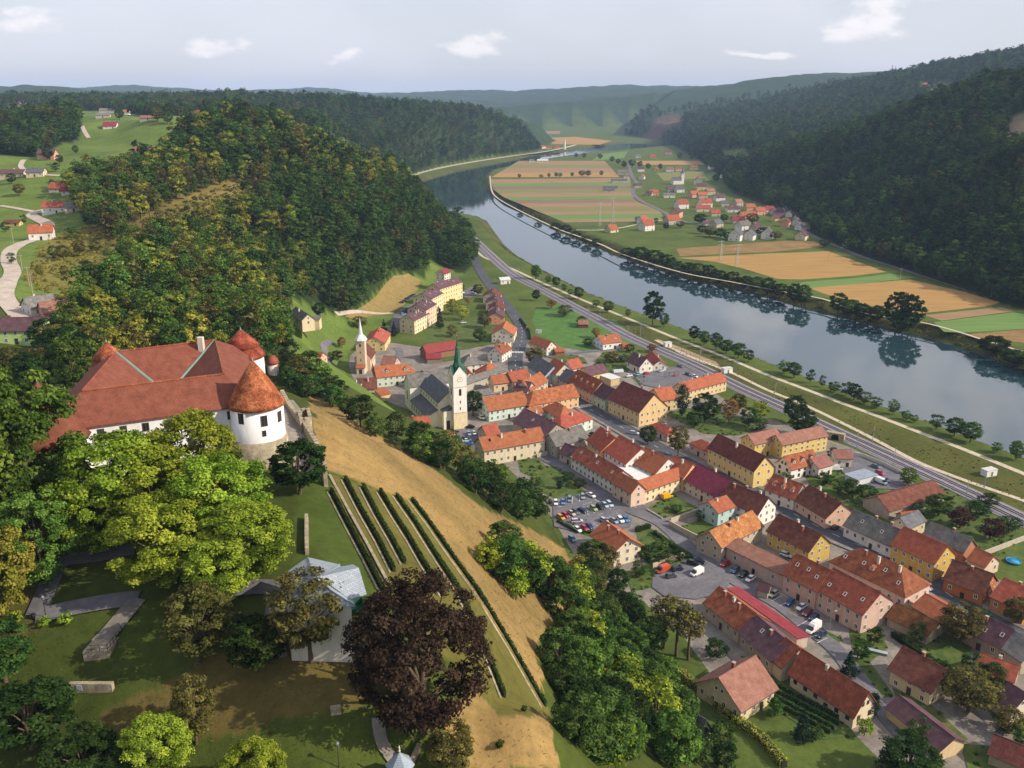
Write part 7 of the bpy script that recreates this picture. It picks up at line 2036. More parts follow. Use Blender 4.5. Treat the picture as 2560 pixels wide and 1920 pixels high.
# town and river trees
TT = [(1182,1040,'r_dark',13,11,'big round dark tree behind the church tower'), (1335,912,'r_olive',11,11,'brown-leaved tree at the road bend'), (1620,1112,'r_dark',9,8,'small dark tree on the main street pavement'), (1695,1142,'h_olive',15,9,'tall olive tree standing over the main street'),
      (1705,1040,'column',17,6.5,'slender columnar conifer beside the yellow wing'), (1762,1058,'r_dark',15,14,'large dark tree in the small town park'), (1735,1072,'r_mid2',9,8,'round green tree at the front of the town park'), (1822,1056,'r_rust',12,10,'bronze-brown tree in the town park'), (1845,1030,'r_olive',10,8,'dull brown tree next to the tracks behind the park'), (1872,1068,'r_mid',10,9,'green tree in the right part of the town park'),
      (1898,1052,'r_lime',10,9,'bright green open-crowned tree by the railway'), (1900,1078,'r_fresh',8,7,'fresh green tree before the yellow mill'), (1985,1058,'r_dark2',14,11,'rear one of two round dark trees by the tracks'), (2003,1090,'r_dark',14,13,'front one of two round dark trees by the tracks'),
      (1225,1155,'cone',11,5,'young conifer in front of the cream two-storey house'), (1640,1158,'r_mid',3,3,'small street tree near the pavilion'), (2270,1215,'r_fresh',8,8,'bright green tree at the end of the railway yard'), (2130,1240,'r_dark',7,8,'dark tree in the garden behind the row houses'), (2165,1255,'r_dark2',7,8,'second dark tree in the garden behind the row houses'), (2205,1275,'r_dark',7,7,'third dark tree in the garden behind the row houses'), (2100,1235,'r_mid',6,7,'shrubby tree behind the pink house garden'), (2060,1210,'r_dark',5,7,'low dark tree beside the white dormered house'),
      (2345,1290,'r_mid',9,10,'broad green tree behind the warehouse'), (2400,1320,'purple',8,9,'purple-leaved tree in the garden by the tracks, nearer the warehouse'), (2475,1350,'purple',8,9,'purple-leaved tree in the garden by the tracks, nearer the frame edge'), (2440,1290,'r_dark',6,9,'dark shrubby tree between garden and railway'), (2520,1330,'r_dark2',6,9,'dark tree near the right edge below the tracks'), (2470,1265,'r_dark',5,8,'dark shrubby tree beside the ballast'), (2300,1295,'r_mid2',6,7,'round tree close to the old warehouse'),
      (2400,1610,'r_olive',13,12,'big walnut tree with thin olive crown'), (2340,1550,'r_mid',6,6,'small tree beside the mossy shed'), (2420,1780,'h_olive',12,14,'wide brown-green tree beside the garages'), (2120,1690,'cone',8,5,'bushy conifer beside the narrow lane'), (2040,1850,'r_mid',4,3.5,'small tree in the vineyard garden'), (2268,1945,'r_dark2',11,13,'large dark round tree at the bottom right'), (2218,1925,'cone',9,5,'conifer at the bottom edge in front of the dark round tree'),
      (2005,1850,'cone',9,5,'dark conifer in the garden near the bottom edge'), (1935,1790,'r_mid2',5,5,'shrubby tree beside the steep-roofed house'), (2160,1840,'bush_y',5,4,'bright green climber against the barn gable'), (2180,1790,'column',7,3.4,'ivy-covered post tree at the barn corner'), (2430,1690,'r_mid',7,7,'green tree behind the cream house among gardens'), (2330,1690,'r_mid',5,6,'low tree in front of the derelict shed'), (2060,1690,'bush_y',3,3,'yellow-green shrub by the barn'), (2550,1640,'r_dark',6,6,'dark tree at the right edge among roofs'), (2540,1560,'r_olive',9,8,'thin tree before the red roofs at the right edge'),
      (1100,820,'cone',14,6,'dark spruce in front of the stepped flats'), (1130,785,'r_yellow',11,11,'yellow-green tree beside the flats, nearer the spruce'), (1155,800,'r_yellow',11,11,'yellow-green tree beside the flats, nearer the row houses'), (1130,842,'r_olive',8,8,'olive tree on the lawn below the flats'), (1200,855,'r_mid2',9,9,'green tree beside the terraced row'), (1212,820,'r_olive',10,10,'broad olive tree below the terraced row'), (1170,762,'r_rust',6,5,'reddish small tree near the flats car park'), (1195,740,'r_olive',10,9,'large olive tree by the road near the flats'),
      (1150,730,'r_mid',8,8,'green tree right behind the yellow flats'), (900,820,'r_olive',8,11,'grey-green shrubs above the chapel'), (960,830,'cone',9,5,'conifer left of the yellow flats'), (985,840,'cone',10,5,'conifer just before the yellow flats'), (845,900,'purple',6,7,'dark purple tree beside the chapel lane'), (855,870,'r_rust',7,6,'orange-brown tree behind the chapel lane'), (830,905,'r_mid2',6,7,'round green tree by the chapel lane'), (800,790,'r_dark',9,8,'tall dark tree beside the slope cottage'),
      (1410,790,'r_olive',8,12,'shrubby olive trees along the railway garden'), (1340,752,'r_dark',9,7,'dark conifer-like tree beside the road out of town'), (1378,772,'r_rust',7,9,'brownish tree along the railway gardens'), (1455,812,'r_dark',6,8,'dark shrubby tree behind the big lawn'), (1490,845,'r_rust',7,7,'russet tree left of the white house by the tracks'), (1470,865,'r_dark',5,7,'dark tree on the lawn edge by the white house'), (1575,880,'r_dark',5,7,'dark tree beside the orange hut'), (1530,905,'r_olive',6,10,'olive shrubs between the white houses'), (1500,925,'r_dark',5,7,'dark shrub tree behind the purple roof'), (1560,905,'r_mid',5,7,'green tree left of the purple-grey house'), (1630,880,'r_rust',5,7,'rusty bush beside the tracks'),
      (1340,1215,'r_mid',4,6,'shrub at the kitchen garden near the market'), (1420,1200,'r_dark',3.5,6,'dark shrub along the lower street garden'), (1450,1218,'r_dark2',3.5,6,'second dark shrub along the lower street garden'), (1400,1222,'column',4,3,'small round cypress on the garden lawn'), (1690,1280,'r_mid',3,5,'shrub bed in the garden by the yellow van'), (1650,1375,'r_mid',4,6,'shrub in the vegetable garden of the lone cream house'), (1620,1400,'r_dark',5,7,'dark tree row behind the lone cream house'), (1700,1400,'r_dark2',4,6,'dark shrubs by the yard wall'), (1660,1412,'r_dark',4,6,'second dark shrub by the yard wall'), (1600,1440,'r_mid2',5,6,'green bush below the lone cream house'), (1790,1640,'r_dark',5,7,'shrub beside the rust-tiled house'), (1870,1385,'r_mid',4,4,'shrub behind the long pinkish building'), (2300,1850,'r_mid',6,6,'round tree in the garden right of the garages'), (2480,1720,'r_dark',7,7,'dark tree near the low orange-roofed house'), (2520,1830,'r_olive',7,7,'olive tree beside the white maroon-roofed house'), (2292,1602,'r_mid2',6,6,'bushy tree in front of the mossy shed'), (2452,1565,'r_dark',6,6,'dark tree between the walnut and the orange house'), (2150,1650,'r_mid',6,5,'green tree where the lane leaves the street'), (2185,1612,'r_dark',5.8,5,'dark tree below the sunlit pink gable'), (2350,1700,'r_dark2',6,6,'dense tree above the cream house among gardens'), (2560,1870,'r_mid',6,6,'tree at the right edge near the bottom corner'), (1960,1215,'r_mid',6,6,'tree behind the yellow shop house'), (2080,1150,'r_dark',6,5,'dark tree at the entrance of the railway yard'), (1750,1300,'r_mid',4,4,'shrub on the lawn under the pale blue house'), (1560,1150,'r_mid',4,4,'little courtyard tree among the red roofs'), (1480,1110,'r_dark',6,5,'dark tree behind the pale green hipped building'), (1300,1110,'r_mid',6,6,'tree at the back of the cream two-storey house')]
for a, b, k, h, w, lb in TT:
    if h >= 9: k = {'r_mid': 'h_mid', 'r_mid2': 'h_mid', 'r_dark': 'h_dark', 'r_dark2': 'h_dark', 'r_fresh': 'h_fresh', 'r_olive': 'h_olive'}.get(k, k)
    plant(k, tuple(ground(a, b)), h, w, label=lb)
def series(pts, keys, hs, text, group, seed, name='deciduous_tree'):
    rng = random.Random(seed)
    pts = sorted(pts)
    for i, (a, b, *hw) in enumerate(pts):
        h = hw[0] if hw else rng.uniform(*hs)
        w = hw[1] if len(hw) > 1 else h * rng.uniform(.75, 1.05)
        k_ = rng.choice(keys)
        if h >= 9: k_ = {'r_mid': 'h_mid', 'r_mid2': 'h_mid', 'r_dark': 'h_dark', 'r_dark2': 'h_dark', 'r_fresh': 'h_fresh', 'r_olive': 'h_olive'}.get(k_, k_)
        plant(k_, tuple(ground(a, b)), h, w, label=text.format(ordinal(i + 1)), group=group, name=name)
series([(1340,698,13,10),(1370,708,7,6),(1390,718,9,7),(1410,728,6,5),(1425,738,5,5),(1447,748,10,8),(1490,768,6,6),(1520,782,9,8),(1570,792,6,5),(1632,812,24,15),(1660,818,10,7),(1735,852,10,8),(1760,862,9,8),(1790,874,11,8),(1815,884,9,9),(1845,896,10,9),(1870,906,8,7),(1960,934,8,8),(1985,944,9,8),
        (2025,958,8,5),(2055,968,7,4),(2085,980,6,7),(2115,990,8,7),(2135,1000,9,8),(2160,1010,7,8),(2190,1020,6,7),(2232,1036,8,6),(2265,1050,5,5),(2285,1056,4,4),(2340,1074,8,7),(2385,1090,9,9),(2425,1106,10,9),(2490,1132,5,5),(2540,1150,9,7)],
       ['r_mid', 'r_mid2', 'r_fresh', 'r_dark'], (6, 10), 'riverside tree on the near bank, {} counting from the upstream end', 'trees on the near river bank', 5, 'riverside_tree')
series([(1300,529,9,11),(1345,554,9,11),(1390,579,11,15),(1415,587,12,15),(1440,599,10,13),(1465,611,10,13),(1490,621,11,14),(1570,649,12,18),(1600,657,16,20),(1635,665,16,20),(1665,674,15,18),(1690,683,12,15),(1720,691,13,15),(1745,697,15,15),(1772,703,15,15),(1800,709,12,14),(1830,716,13,14),(1862,721,11,13),(1890,729,13,14),(1920,739,15,14),(1950,745,12,13),
        (1985,761,17,13),(2005,764,17,13),(2095,784,16,15),(2125,791,13,15),(2155,799,12,14),(2190,807,13,13),(2238,821,27,19),(2272,827,26,19),(2255,835,16,18),(2480,889,13,19),(2535,914,10,18),(2600,934,11,18)],
       ['r_dark', 'r_dark2', 'r_dark', 'r_mid2'], (9, 14), 'riverside tree on the far bank, {} counting from the upstream end', 'trees on the far river bank', 6, 'riverside_tree')
series([(1298,446,9),(1352,445,7,10),(1372,444,9),(1390,443,10),(1400,443,9),(1430,442,9),(1455,441,12,14),(1470,441,12,14),(1503,440,11),(1530,405,14),(1545,412,14),(1560,420,16),(1580,418,18),(1600,420,16),(1620,424,14),(1440,395,14),(1460,396,14),(1500,398,14),(1700,398,18),(1730,400,18),(1770,402,18),(1790,455,16),(1650,425,14)],
       ['r_dark', 'r_dark2', 'r_mid2'], (8, 14), 'tree on the far plain between field and village, {} from the left', 'trees on the far plain', 8)
series([(1755,585,10,12),(1775,592,10,14),(1800,595,11,14),(1820,600,9,12),(1665,575,9),(1700,570,9,12),(1750,560,13,18),(1640,560,8),(1880,560,14,18),(1905,590,10,16),(1850,545,10),(1810,555,10),(1940,600,10,14),(2060,618,8,12),(2240,652,7,9),(2325,682,7,10)],
       ['r_dark', 'r_dark2', 'r_olive'], (7, 12), 'tree in the far village gardens, {} from the left', 'trees in the far village', 9)
series([(30,460,9),(48,490,10),(120,400,11),(150,410,9),(140,430,8),(190,385,9),(15,580,7),(300,300,14),(330,290,16),(395,305,16),(420,310,14),(490,280,18),(520,285,18),(30,660,6),(100,690,5),(160,650,8),(200,640,9),(160,690,5),(135,645,7),(215,690,8),(240,630,7),(60,560,7),(130,470,7),(250,690,6),(180,600,8)],
       ['r_mid', 'r_olive', 'r_dark', 'r_mid2'], (6, 11), 'meadow tree on the western hillside, {} from the left', 'trees on the western meadows', 10)
# bare-stemmed trees of the felled patch
for i, (a, b, hh) in enumerate([(352,548,22),(375,545,20),(385,528,18),(410,500,24),(418,500,20),(440,480,22),(465,470,20),(480,482,20),(505,470,20),(515,466,18),(550,462,18),(300,596,18),(335,580,16)]):
    plant('pine', tuple(ground(a, b)), hh, 7.5, label=f'tall bare-stemmed tree left standing on the felled patch, {ordinal(i + 1)} of the group', group='stems on the felled patch')
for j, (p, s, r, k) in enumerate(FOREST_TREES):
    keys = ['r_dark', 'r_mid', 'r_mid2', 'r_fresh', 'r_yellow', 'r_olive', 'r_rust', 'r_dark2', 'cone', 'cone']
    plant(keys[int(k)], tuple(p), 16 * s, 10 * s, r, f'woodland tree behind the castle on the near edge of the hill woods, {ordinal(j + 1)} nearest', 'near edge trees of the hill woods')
# hedges and vine rows in the gardens
for i, (ln, w, h, m, lb) in enumerate([
    ([(1700,1690),(1760,1740),(1830,1800),(1900,1850),(1960,1920)], 2.2, 2.2, 'yellow', 'long clipped yellow-green hedge below the steep-roofed house'), ([(1590,1330),(1625,1320)], 1.6, 1.8, 'dark', 'dark clipped hedge along the market car park exit'), ([(1635,1335),(1680,1368),(1735,1402)], 1.2, 1.6, 'mid', 'garden hedge along the lower street'),
    ([(1000,1300),(1001,1301)], .1, .1, 'dark', None), ([(2230,1590),(2300,1640),(2380,1690)], 1.4, 1.6, 'dark', 'dark hedge above the cream house garden'), ([(2340,1880),(2395,1872)], 2.0, 1.8, 'fresh', 'clipped green hedge in front of the garages'), ([(1395,1305),(1440,1330),(1500,1336)], 1.2, 1.0, 'mid', 'low hedge island edging the market car park'), ([(1300,800),(1322,830),(1325,850)], 1.2, 1.6, 'dark', 'hedge along the curved road out of town')]):
    if lb: leaf_strip('hedge', [ground(a, b) for a, b in ln], w, h, 70, .34, m, lb, 300 + i)
for i, (a, b) in enumerate([((1945,1720),(2100,1800)), ((1938,1732),(2095,1815)), ((1932,1745),(2085,1826)), ((1928,1757),(2075,1836))]):
    leaf_strip('vine_row', [ground(*a), ground((a[0]+b[0])/2, (a[1]+b[1])/2), ground(*b)], .7, 1.5, 40, .34, 'mid', f'vine row in the garden beside the long barn, {ordn[i]} counted from the barn', 330 + i, cat='vine row')

# scrub along both river banks: nobody could count it
def bank_scrub(idx, out, label, seed, lo, hi, y_max):
    rng = np.random.default_rng(seed)
    P_ = [Vector(RIVER[i]) for i in idx]
    ln = smooth_line(P_, 3.0)
    pts, nrm, lvs = [], [], []
    for k in range(1, len(ln) - 1):
        p = ln[k]
        if p.y > y_max: continue
        d = (ln[k+1] - ln[k-1]).normalized(); n = Vector((-d.y, d.x)) * out
        for c in range(rng.integers(1, 4)):
            if rng.uniform() < .3: continue
            q = p + n * rng.uniform(.5, 9) + d * rng.uniform(-1.5, 1.5)
            r = rng.uniform(lo, hi); z = H(q.x, q.y)
            m = 26
            v = rng.normal(0, 1, (m, 3)); v[:, 2] = np.abs(v[:, 2]); v /= np.linalg.norm(v, axis=1, keepdims=True)
            pts.append(np.array([q.x, q.y, z]) + v * r * np.array([1.1, 1.1, .9]) * rng.uniform(.6, 1, (m, 1)))
            nrm.append(v + np.array([0, 0, .3])); lvs.append(np.clip(rng.normal(.5, .2) + rng.normal(0, .15, m), 0, 1))
    pts = np.concatenate(pts); nrm = np.concatenate(nrm); lvs = np.concatenate(lvs)
    co, q = leaf_quads(pts, nrm / np.linalg.norm(nrm, axis=1, keepdims=True), .95, rng)
    me = fast_mesh('undergrowth', co, q)
    a = me.attributes.new('lv', 'FLOAT', 'POINT'); a.data.foreach_set('value', np.repeat(lvs, 4).astype(np.float32))
    tag(mesh_obj('undergrowth', me, None, LM['dark' if out < 0 else 'olive']), label, 'undergrowth', None, 'stuff')
nR = len(RIVER)
def side_of(i0, i1):
    a_, b_ = Vector(RIVER[i0]), Vector(RIVER[i1]); m_ = (a_ + b_) / 2; d_ = (b_ - a_).normalized(); n_ = Vector((-d_.y, d_.x))
    q_ = m_ + n_ * 5
    return -1 if inside(np.array([q_.x]), np.array([q_.y]), RIVER)[0] else 1
bank_scrub(range(0, 17), side_of(3, 4), 'rough scrub along the near river bank', 71, .5, 1.4, 1000)
far_i = [i for i in range(38, nR - 1)]
bank_scrub(far_i, side_of(nR - 6, nR - 5), 'dense scrub along the far river bank', 72, 1.2, 4.2, 1500)

# dry grass on the castle meadow
def tufts(name, poly, n, ymin, ymax, h, mat, label, seed):
    rng = np.random.default_rng(seed)
    G_ = [ground(a, b) for a, b in poly]
    x = rng.uniform(min(p.x for p in G_), max(p.x for p in G_), n * 3); y = rng.uniform(min(p.y for p in G_), max(p.y for p in G_), n * 3)
    z = height(x, y); PX, PY = project(x, y, z)
    m = pix_mask(PX, PY, poly) & (y > ymin) & (y < ymax)
    x, y, z = x[m][:n], y[m][:n], z[m][:n]
    k = len(x); a = rng.uniform(0, 6.28, k); hh = h * rng.uniform(.4, 1.5, k); w = hh * rng.uniform(.5, 1.1, k)
    lean = rng.normal(0, 1.3, (k, 2)) * hh[:, None]
    c, s_ = np.cos(a) * w / 2, np.sin(a) * w / 2
    co = np.stack([np.stack([x - c, y - s_, z - .03], 1), np.stack([x + c, y + s_, z - .03], 1), np.stack([x + c * .5 + lean[:, 0], y + s_ * .5 + lean[:, 1], z + hh], 1), np.stack([x - c * .7 + lean[:, 0], y - s_ * .7 + lean[:, 1], z + hh * .8], 1)], 1).reshape(-1, 3)
    me = fast_mesh(name, co, np.arange(k * 4).reshape(k, 4))
    at = me.attributes.new('lv', 'FLOAT', 'POINT'); at.data.foreach_set('value', np.repeat(np.clip(.5 + .3 * np.sin(x * .2) * np.sin(y * .17) + rng.normal(0, .2, k), 0, 1), 4).astype(np.float32))
    tag(mesh_obj(name, me, None, mat), label, 'grass', None, 'stuff')
STRAW = leaf_mat('dry_grass_blades', '#84724a', '#948052', '#a08c5c', .5)
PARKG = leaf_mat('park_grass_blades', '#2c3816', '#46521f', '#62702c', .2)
tufts('grass', [(775,960),(880,1045),(1080,1170),(1210,1270),(1330,1325),(1430,1380),(1450,1480),(1400,1560),(1345,1600),(1360,1760),(1400,1925),(1150,1925),(1200,1780),(1370,1780),(1196,1500),(1030,1262),(860,1190),(800,1110)], 11000, 60, 340, .17, STRAW, 'dry straw-coloured grass on the steep castle meadow', 5)
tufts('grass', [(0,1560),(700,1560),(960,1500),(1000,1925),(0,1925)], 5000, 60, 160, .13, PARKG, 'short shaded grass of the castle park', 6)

# planting in the town gardens, scrub on the felled patch and the western slope
def clumps(name, pts, rr, mat, label, seed, leaf=.42, m=22):
    rng = np.random.default_rng(seed)
    P_, N_, L_ = [], [], []
    for (x, y, z), r in zip(pts, rr):
        v = rng.normal(0, 1, (m, 3)); v[:, 2] = np.abs(v[:, 2]); v /= np.linalg.norm(v, axis=1, keepdims=True)
        P_.append(np.array([x, y, z]) + v * r * np.array([1, 1, .9]) * rng.uniform(.6, 1, (m, 1))); N_.append(v + np.array([0, 0, .3]))
        L_.append(np.clip(rng.normal(.5, .25) + rng.normal(0, .15, m), 0, 1))
    P_ = np.concatenate(P_); N_ = np.concatenate(N_); L_ = np.concatenate(L_)
    co, q = leaf_quads(P_, N_ / np.linalg.norm(N_, axis=1, keepdims=True), leaf, rng)
    me = fast_mesh(name, co, q)
    a = me.attributes.new('lv', 'FLOAT', 'POINT'); a.data.foreach_set('value', np.repeat(L_, 4).astype(np.float32))
    tag(mesh_obj(name, me, None, LM[mat]), label, 'undergrowth', None, 'stuff')
rg = np.random.default_rng(91)
gp = []
for g in GARDENS:
    poly = np.array(pz(g)); lo, hi = poly.min(0), poly.max(0)
    area = (hi - lo).prod()
    k = int(min(220, area / 9))
    x = rg.uniform(lo[0], hi[0], k); y = rg.uniform(lo[1], hi[1], k)
    m = inside(x, y, poly) & ((np.sin(x * .35) * np.sin(y * .3) > -.1) | (edge_dist(x, y, poly) < 1.6))
    gp += [(a, b, .1) for a, b in zip(x[m], y[m])]
clumps('undergrowth', gp, rg.uniform(.25, 1.0, len(gp)), 'mid', 'mixed shrubs and vegetable beds in the town gardens', 92)
def slope_pts(poly, n, ymin, ymax):
    G_ = [ground(a, b) for a, b in poly]
    x = rg.uniform(min(p.x for p in G_), max(p.x for p in G_), n * 3); y = rg.uniform(min(p.y for p in G_), max(p.y for p in G_), n * 3)
    z = height(x, y); PX, PY = project(x, y, z)
    m = pix_mask(PX, PY, poly) & (y > ymin) & (y < ymax)
    return list(zip(x[m][:n], y[m][:n], z[m][:n]))
sp_ = slope_pts([(300,608),(340,562),(420,522),(500,488),(570,462),(640,460),(650,490),(590,530),(500,575),(420,605),(350,630)], 600, 300, 900)
clumps('undergrowth', sp_, rg.uniform(.6, 2.6, len(sp_)), 'olive', 'regrowing brush on the felled patch of the hill', 93, .9)
sp_ = slope_pts([(60,700),(100,620),(130,590),(240,560),(330,590),(330,650),(260,740),(110,740)], 420, 300, 800)
clumps('undergrowth', sp_, rg.uniform(.6, 2.4, len(sp_)), 'yellow', 'rough scrub on the slope beside the winding lane', 94, .8)

x_ = []
strip = np.array(pz([(1290,690),(1450,758),(1600,826),(1760,892),(1920,950),(2110,1022),(2300,1092),(2560,1196),(2700,1250),(2700,1370),(2560,1298),(2354,1200),(2180,1120),(2050,1060),(1859,972),(1714,902),(1569,838),(1425,760),(1300,696)]))
lo, hi = strip.min(0), strip.max(0)
gx = rg.uniform(lo[0], hi[0], 9000); gy = rg.uniform(lo[1], hi[1], 9000)
rp = np.array([tuple(p) for p in smooth_line(RAIL, 6)]); pp = np.array([tuple(p) for p in smooth_line(PATH, 6)])
m = inside(gx, gy, strip) & (edge_dist(gx, gy, rp, False) > 7) & (edge_dist(gx, gy, pp, False) > 2.2) & (np.sin(gx * .11) * np.sin(gy * .09 + 1) > -.35)
sp_ = [(a, b, .0) for a, b in zip(gx[m], gy[m])][:1100]
clumps('undergrowth', sp_, rg.uniform(.12, .5, len(sp_)), 'olive', 'rough weeds between the railway and the river path', 95, .4, 14)
# ------------------------------------------------------------------ far village, hill farms, small things
WC = dict(w='#d6d2ca', c='#cfc2a4', y='#cdb47c', p='#c99a80', g='#b0a898')
RC = dict(r='red', o='orange', b='brown', m='metal', p='purple', s='slate', g='grey', k='pink')
def small_house(t, pos, L, W, e, rise, rot, wc, rc, label, group=None, zg=None, st=None, name='house', cat='house', win='std', chim=1):
    a = px(t, pos)
    g = ground(*a)
    z = g.z if zg is None else zg
    r = math.radians(rot)
    d = Vector((math.cos(r), math.sin(r)))
    n = Vector((-d.y, d.x))
    o2 = g.to_2d() - d * L / 2 - n * W * .1
    if n.y < 0: pass
    return raise_house(o2, d, L, W, z, e, rise, 'gable', WC.get(wc, wc), RC.get(rc, rc), label, name, cat, st, win, True, chim, 0, 4.0, .5, True, 0, 0, 3.4 if g.y < 900 else 5.5, group)
V = [  # far village, tile C: place, length, width, eave, roof, turn, wall, roof colour
 (1480,1285,15,12,6,5,20,'w','r'),(1230,1170,12,9,4,4,10,'p','r'),(1180,1175,9,8,3.5,3.5,-20,'g','p'),(1360,1190,16,9,4,2.4,5,'w','g'),(1455,1145,12,10,5,4,15,'w','s'),(1380,1140,12,10,4,4,10,'g','p'),(1585,1190,14,11,5,4.5,30,'p','r'),(1650,1200,13,10,5,4,10,'g','r'),
 (1640,1125,16,11,6,4.5,5,'y','p'),(1630,1075,14,12,7,5,80,'w','r'),(1720,1165,13,10,5,4,20,'g','k'),(1680,1275,16,12,6,5,15,'w','r'),(1655,1310,18,9,4,4,5,'c','r'),(1800,1220,14,10,5,4,15,'w','p'),(1450,1365,13,12,7,4.5,60,'p','p'),(1400,1420,16,12,5,5,25,'g','o'),(1185,1475,14,10,6,5,35,'w','r'),(1150,1420,10,9,5,4,40,'w','r'),
 (880,1490,11,10,3,5,35,'c','o'),(1120,1405,10,8,4,3,20,'g','s'),(1760,1350,11,9,4,4,10,'g','r'),(1790,1445,12,10,4,4,40,'g','s'),(1690,1435,9,7,3,3,30,'g','p'),(1915,1315,16,9,4,3.5,5,'w','p'),(1965,1265,11,9,5,4,30,'g','k'),(2045,1385,18,11,5,4.5,10,'c','r'),(1960,1415,14,9,4,4,5,'g','m'),(2065,1300,12,9,4,4,10,'p','r'),(2150,1340,12,9,5,4,20,'p','r'),
 (2020,1470,14,11,5,4.5,30,'w','g'),(1975,1560,15,12,6,5.5,60,'w','s'),(2085,1555,12,10,5,4.5,60,'w','s'),(2130,1480,12,9,4,4,40,'g','p'),(1840,1265,10,8,4,3,10,'g','s'),(1115,965,13,10,5,4,10,'w','p'),(1140,1030,12,9,4.5,4,70,'w','r'),(1090,1105,12,8,4,3,10,'g','p'),(960,990,22,10,4,3.6,0,'g','g'),(990,1020,9,6,3,2,0,'w','g'),
 (1350,815,16,12,6,4,0,'g','m'),(1215,845,14,10,4,3.5,0,'p','o'),(1090,845,12,9,4,3,0,'w','g'),(1250,955,9,6,3,2.4,0,'g','o'),(1365,965,14,10,5,3,0,'w','k'),(1450,960,16,10,4,3,5,'c','k'),(1570,945,16,9,4,3,0,'g','k'),(1735,945,14,11,5,4,10,'w','p'),(1825,945,18,11,5,4,5,'c','m'),(1935,920,10,8,4,3,0,'w','g'),(1835,1015,9,8,4,3,30,'w','p'),
 (265,890,24,12,5,3,0,'c','w'),(170,885,10,9,4,3,0,'w','g'),(275,765,14,9,5,4,30,'w','o'),(320,770,14,9,5,4,0,'y','r'),(390,765,16,9,4,4,0,'y','r'),(850,1120,22,8,3,2.4,0,'g','s'),(840,1140,16,7,3,2,0,'g','s'),(930,1060,26,9,3.6,2.6,8,'g','s')]
V2 = [(20,1330,13,10,5,4,20,'w','m'),(90,1340,14,11,4,4,15,'g','p'),(175,1330,12,9,4,4,30,'w','s'),(225,1355,12,9,4,4,40,'w','g'),(100,1395,14,9,4,4,20,'y','p'),(180,1440,11,9,5,4,60,'p','b'),(300,1390,16,9,4,4,20,'g','p'),(275,1435,9,9,5,4,60,'w','s'),(320,1470,13,10,4,4,30,'w','g'),(30,1545,14,11,6,5,70,'w','s'),(325,1555,12,10,4.5,4.5,55,'c','p'),(735,1605,18,10,3.6,3,-15,'g','b')]
allv = [('C',) + v for v in V] + [('D',) + v for v in V2]
allv.sort(key=lambda v: px(v[0], (v[1], v[2])))
WN = dict(w='white', c='cream', y='yellowish', p='pinkish', g='grey-walled'); RN = dict(r='red', o='orange', b='brown', m='bright red', p='purple-brown', s='slate', g='grey', k='pale pink', w='white')
RC['w'] = 'white'
for i, (t, u, v, L, W_, e, rise, rot, wc, rc) in enumerate(allv):
    small_house(t, (u, v), L * 1.12, W_ * 1.12, e * 1.15, rise * 1.1, rot, wc, rc, f'{WN[wc]} house with {RN[rc]} roof across the river, {ordinal(i + 1)} from the left', 'houses across the river', 0.0)
# village church across the river
g = ground(*px('C', (1468, 1072)))
vc = empty('church', tuple(g), math.radians(15)); tag(vc, 'small white village church with dark needle spire across the river', 'church')
S = 5.5
tw = pydata('tower', *box_mesh(-S/2, -S/2, -1, S/2, S/2, 20), [wall_mat('#d6d4cc')], vc)
lathe('spire', [(S*.72, 19.9), (1.6, 23), (.05, 34)], 8, ROOF['slate'], tw, smooth=False)
for z in (17, 11):
    o = mesh_obj('window', window_mesh(.9, 1.8, 'slit'), tw); o.location = (0, -S/2 - .004, z)
pr = [(-5, -1), (5, -1), (5, 8), (0, 13), (-5, 8)]
nv = pydata('nave', [(-S/2 - 17, y, z) for y, z in pr] + [(-S/2 + .1, y, z) for y, z in pr], [(i, (i+1) % 5, (i+1) % 5 + 5, i + 5) for i in range(5)] + [(4,3,2,1,0),(5,6,7,8,9)], [wall_mat('#d6d4cc')], vc)
pydata('nave_roof', [(-S/2 - 17.4, y, z) for y, z in ((-5.6,7.4),(0,13.05),(5.6,7.4),(5.6,7.7),(0,13.4),(-5.6,7.7))] + [(-S/2 - .02, y, z) for y, z in ((-5.6,7.4),(0,13.05),(5.6,7.4),(5.6,7.7),(0,13.4),(-5.6,7.7))], [(i, (i+1) % 6, (i+1) % 6 + 6, i + 6) for i in range(6)] + [(0,5,4,1),(1,4,3,2),(6,7,10,11),(7,8,9,10)], [ROOF['slate']], nv)
g = ground(*px('C', (455, 772)))
bt = empty('bell_tower', tuple(g)); tag(bt, 'distant white bell tower at the river bend', 'tower')
lathe('wall', [(3.2, -1), (3.0, 24)], 4, wall_mat('#d6d2c6'), bt, smooth=False); lathe('spire', [(3.2, 24), (.05, 36)], 8, wall_mat('#c4c0b8'), bt, smooth=False)
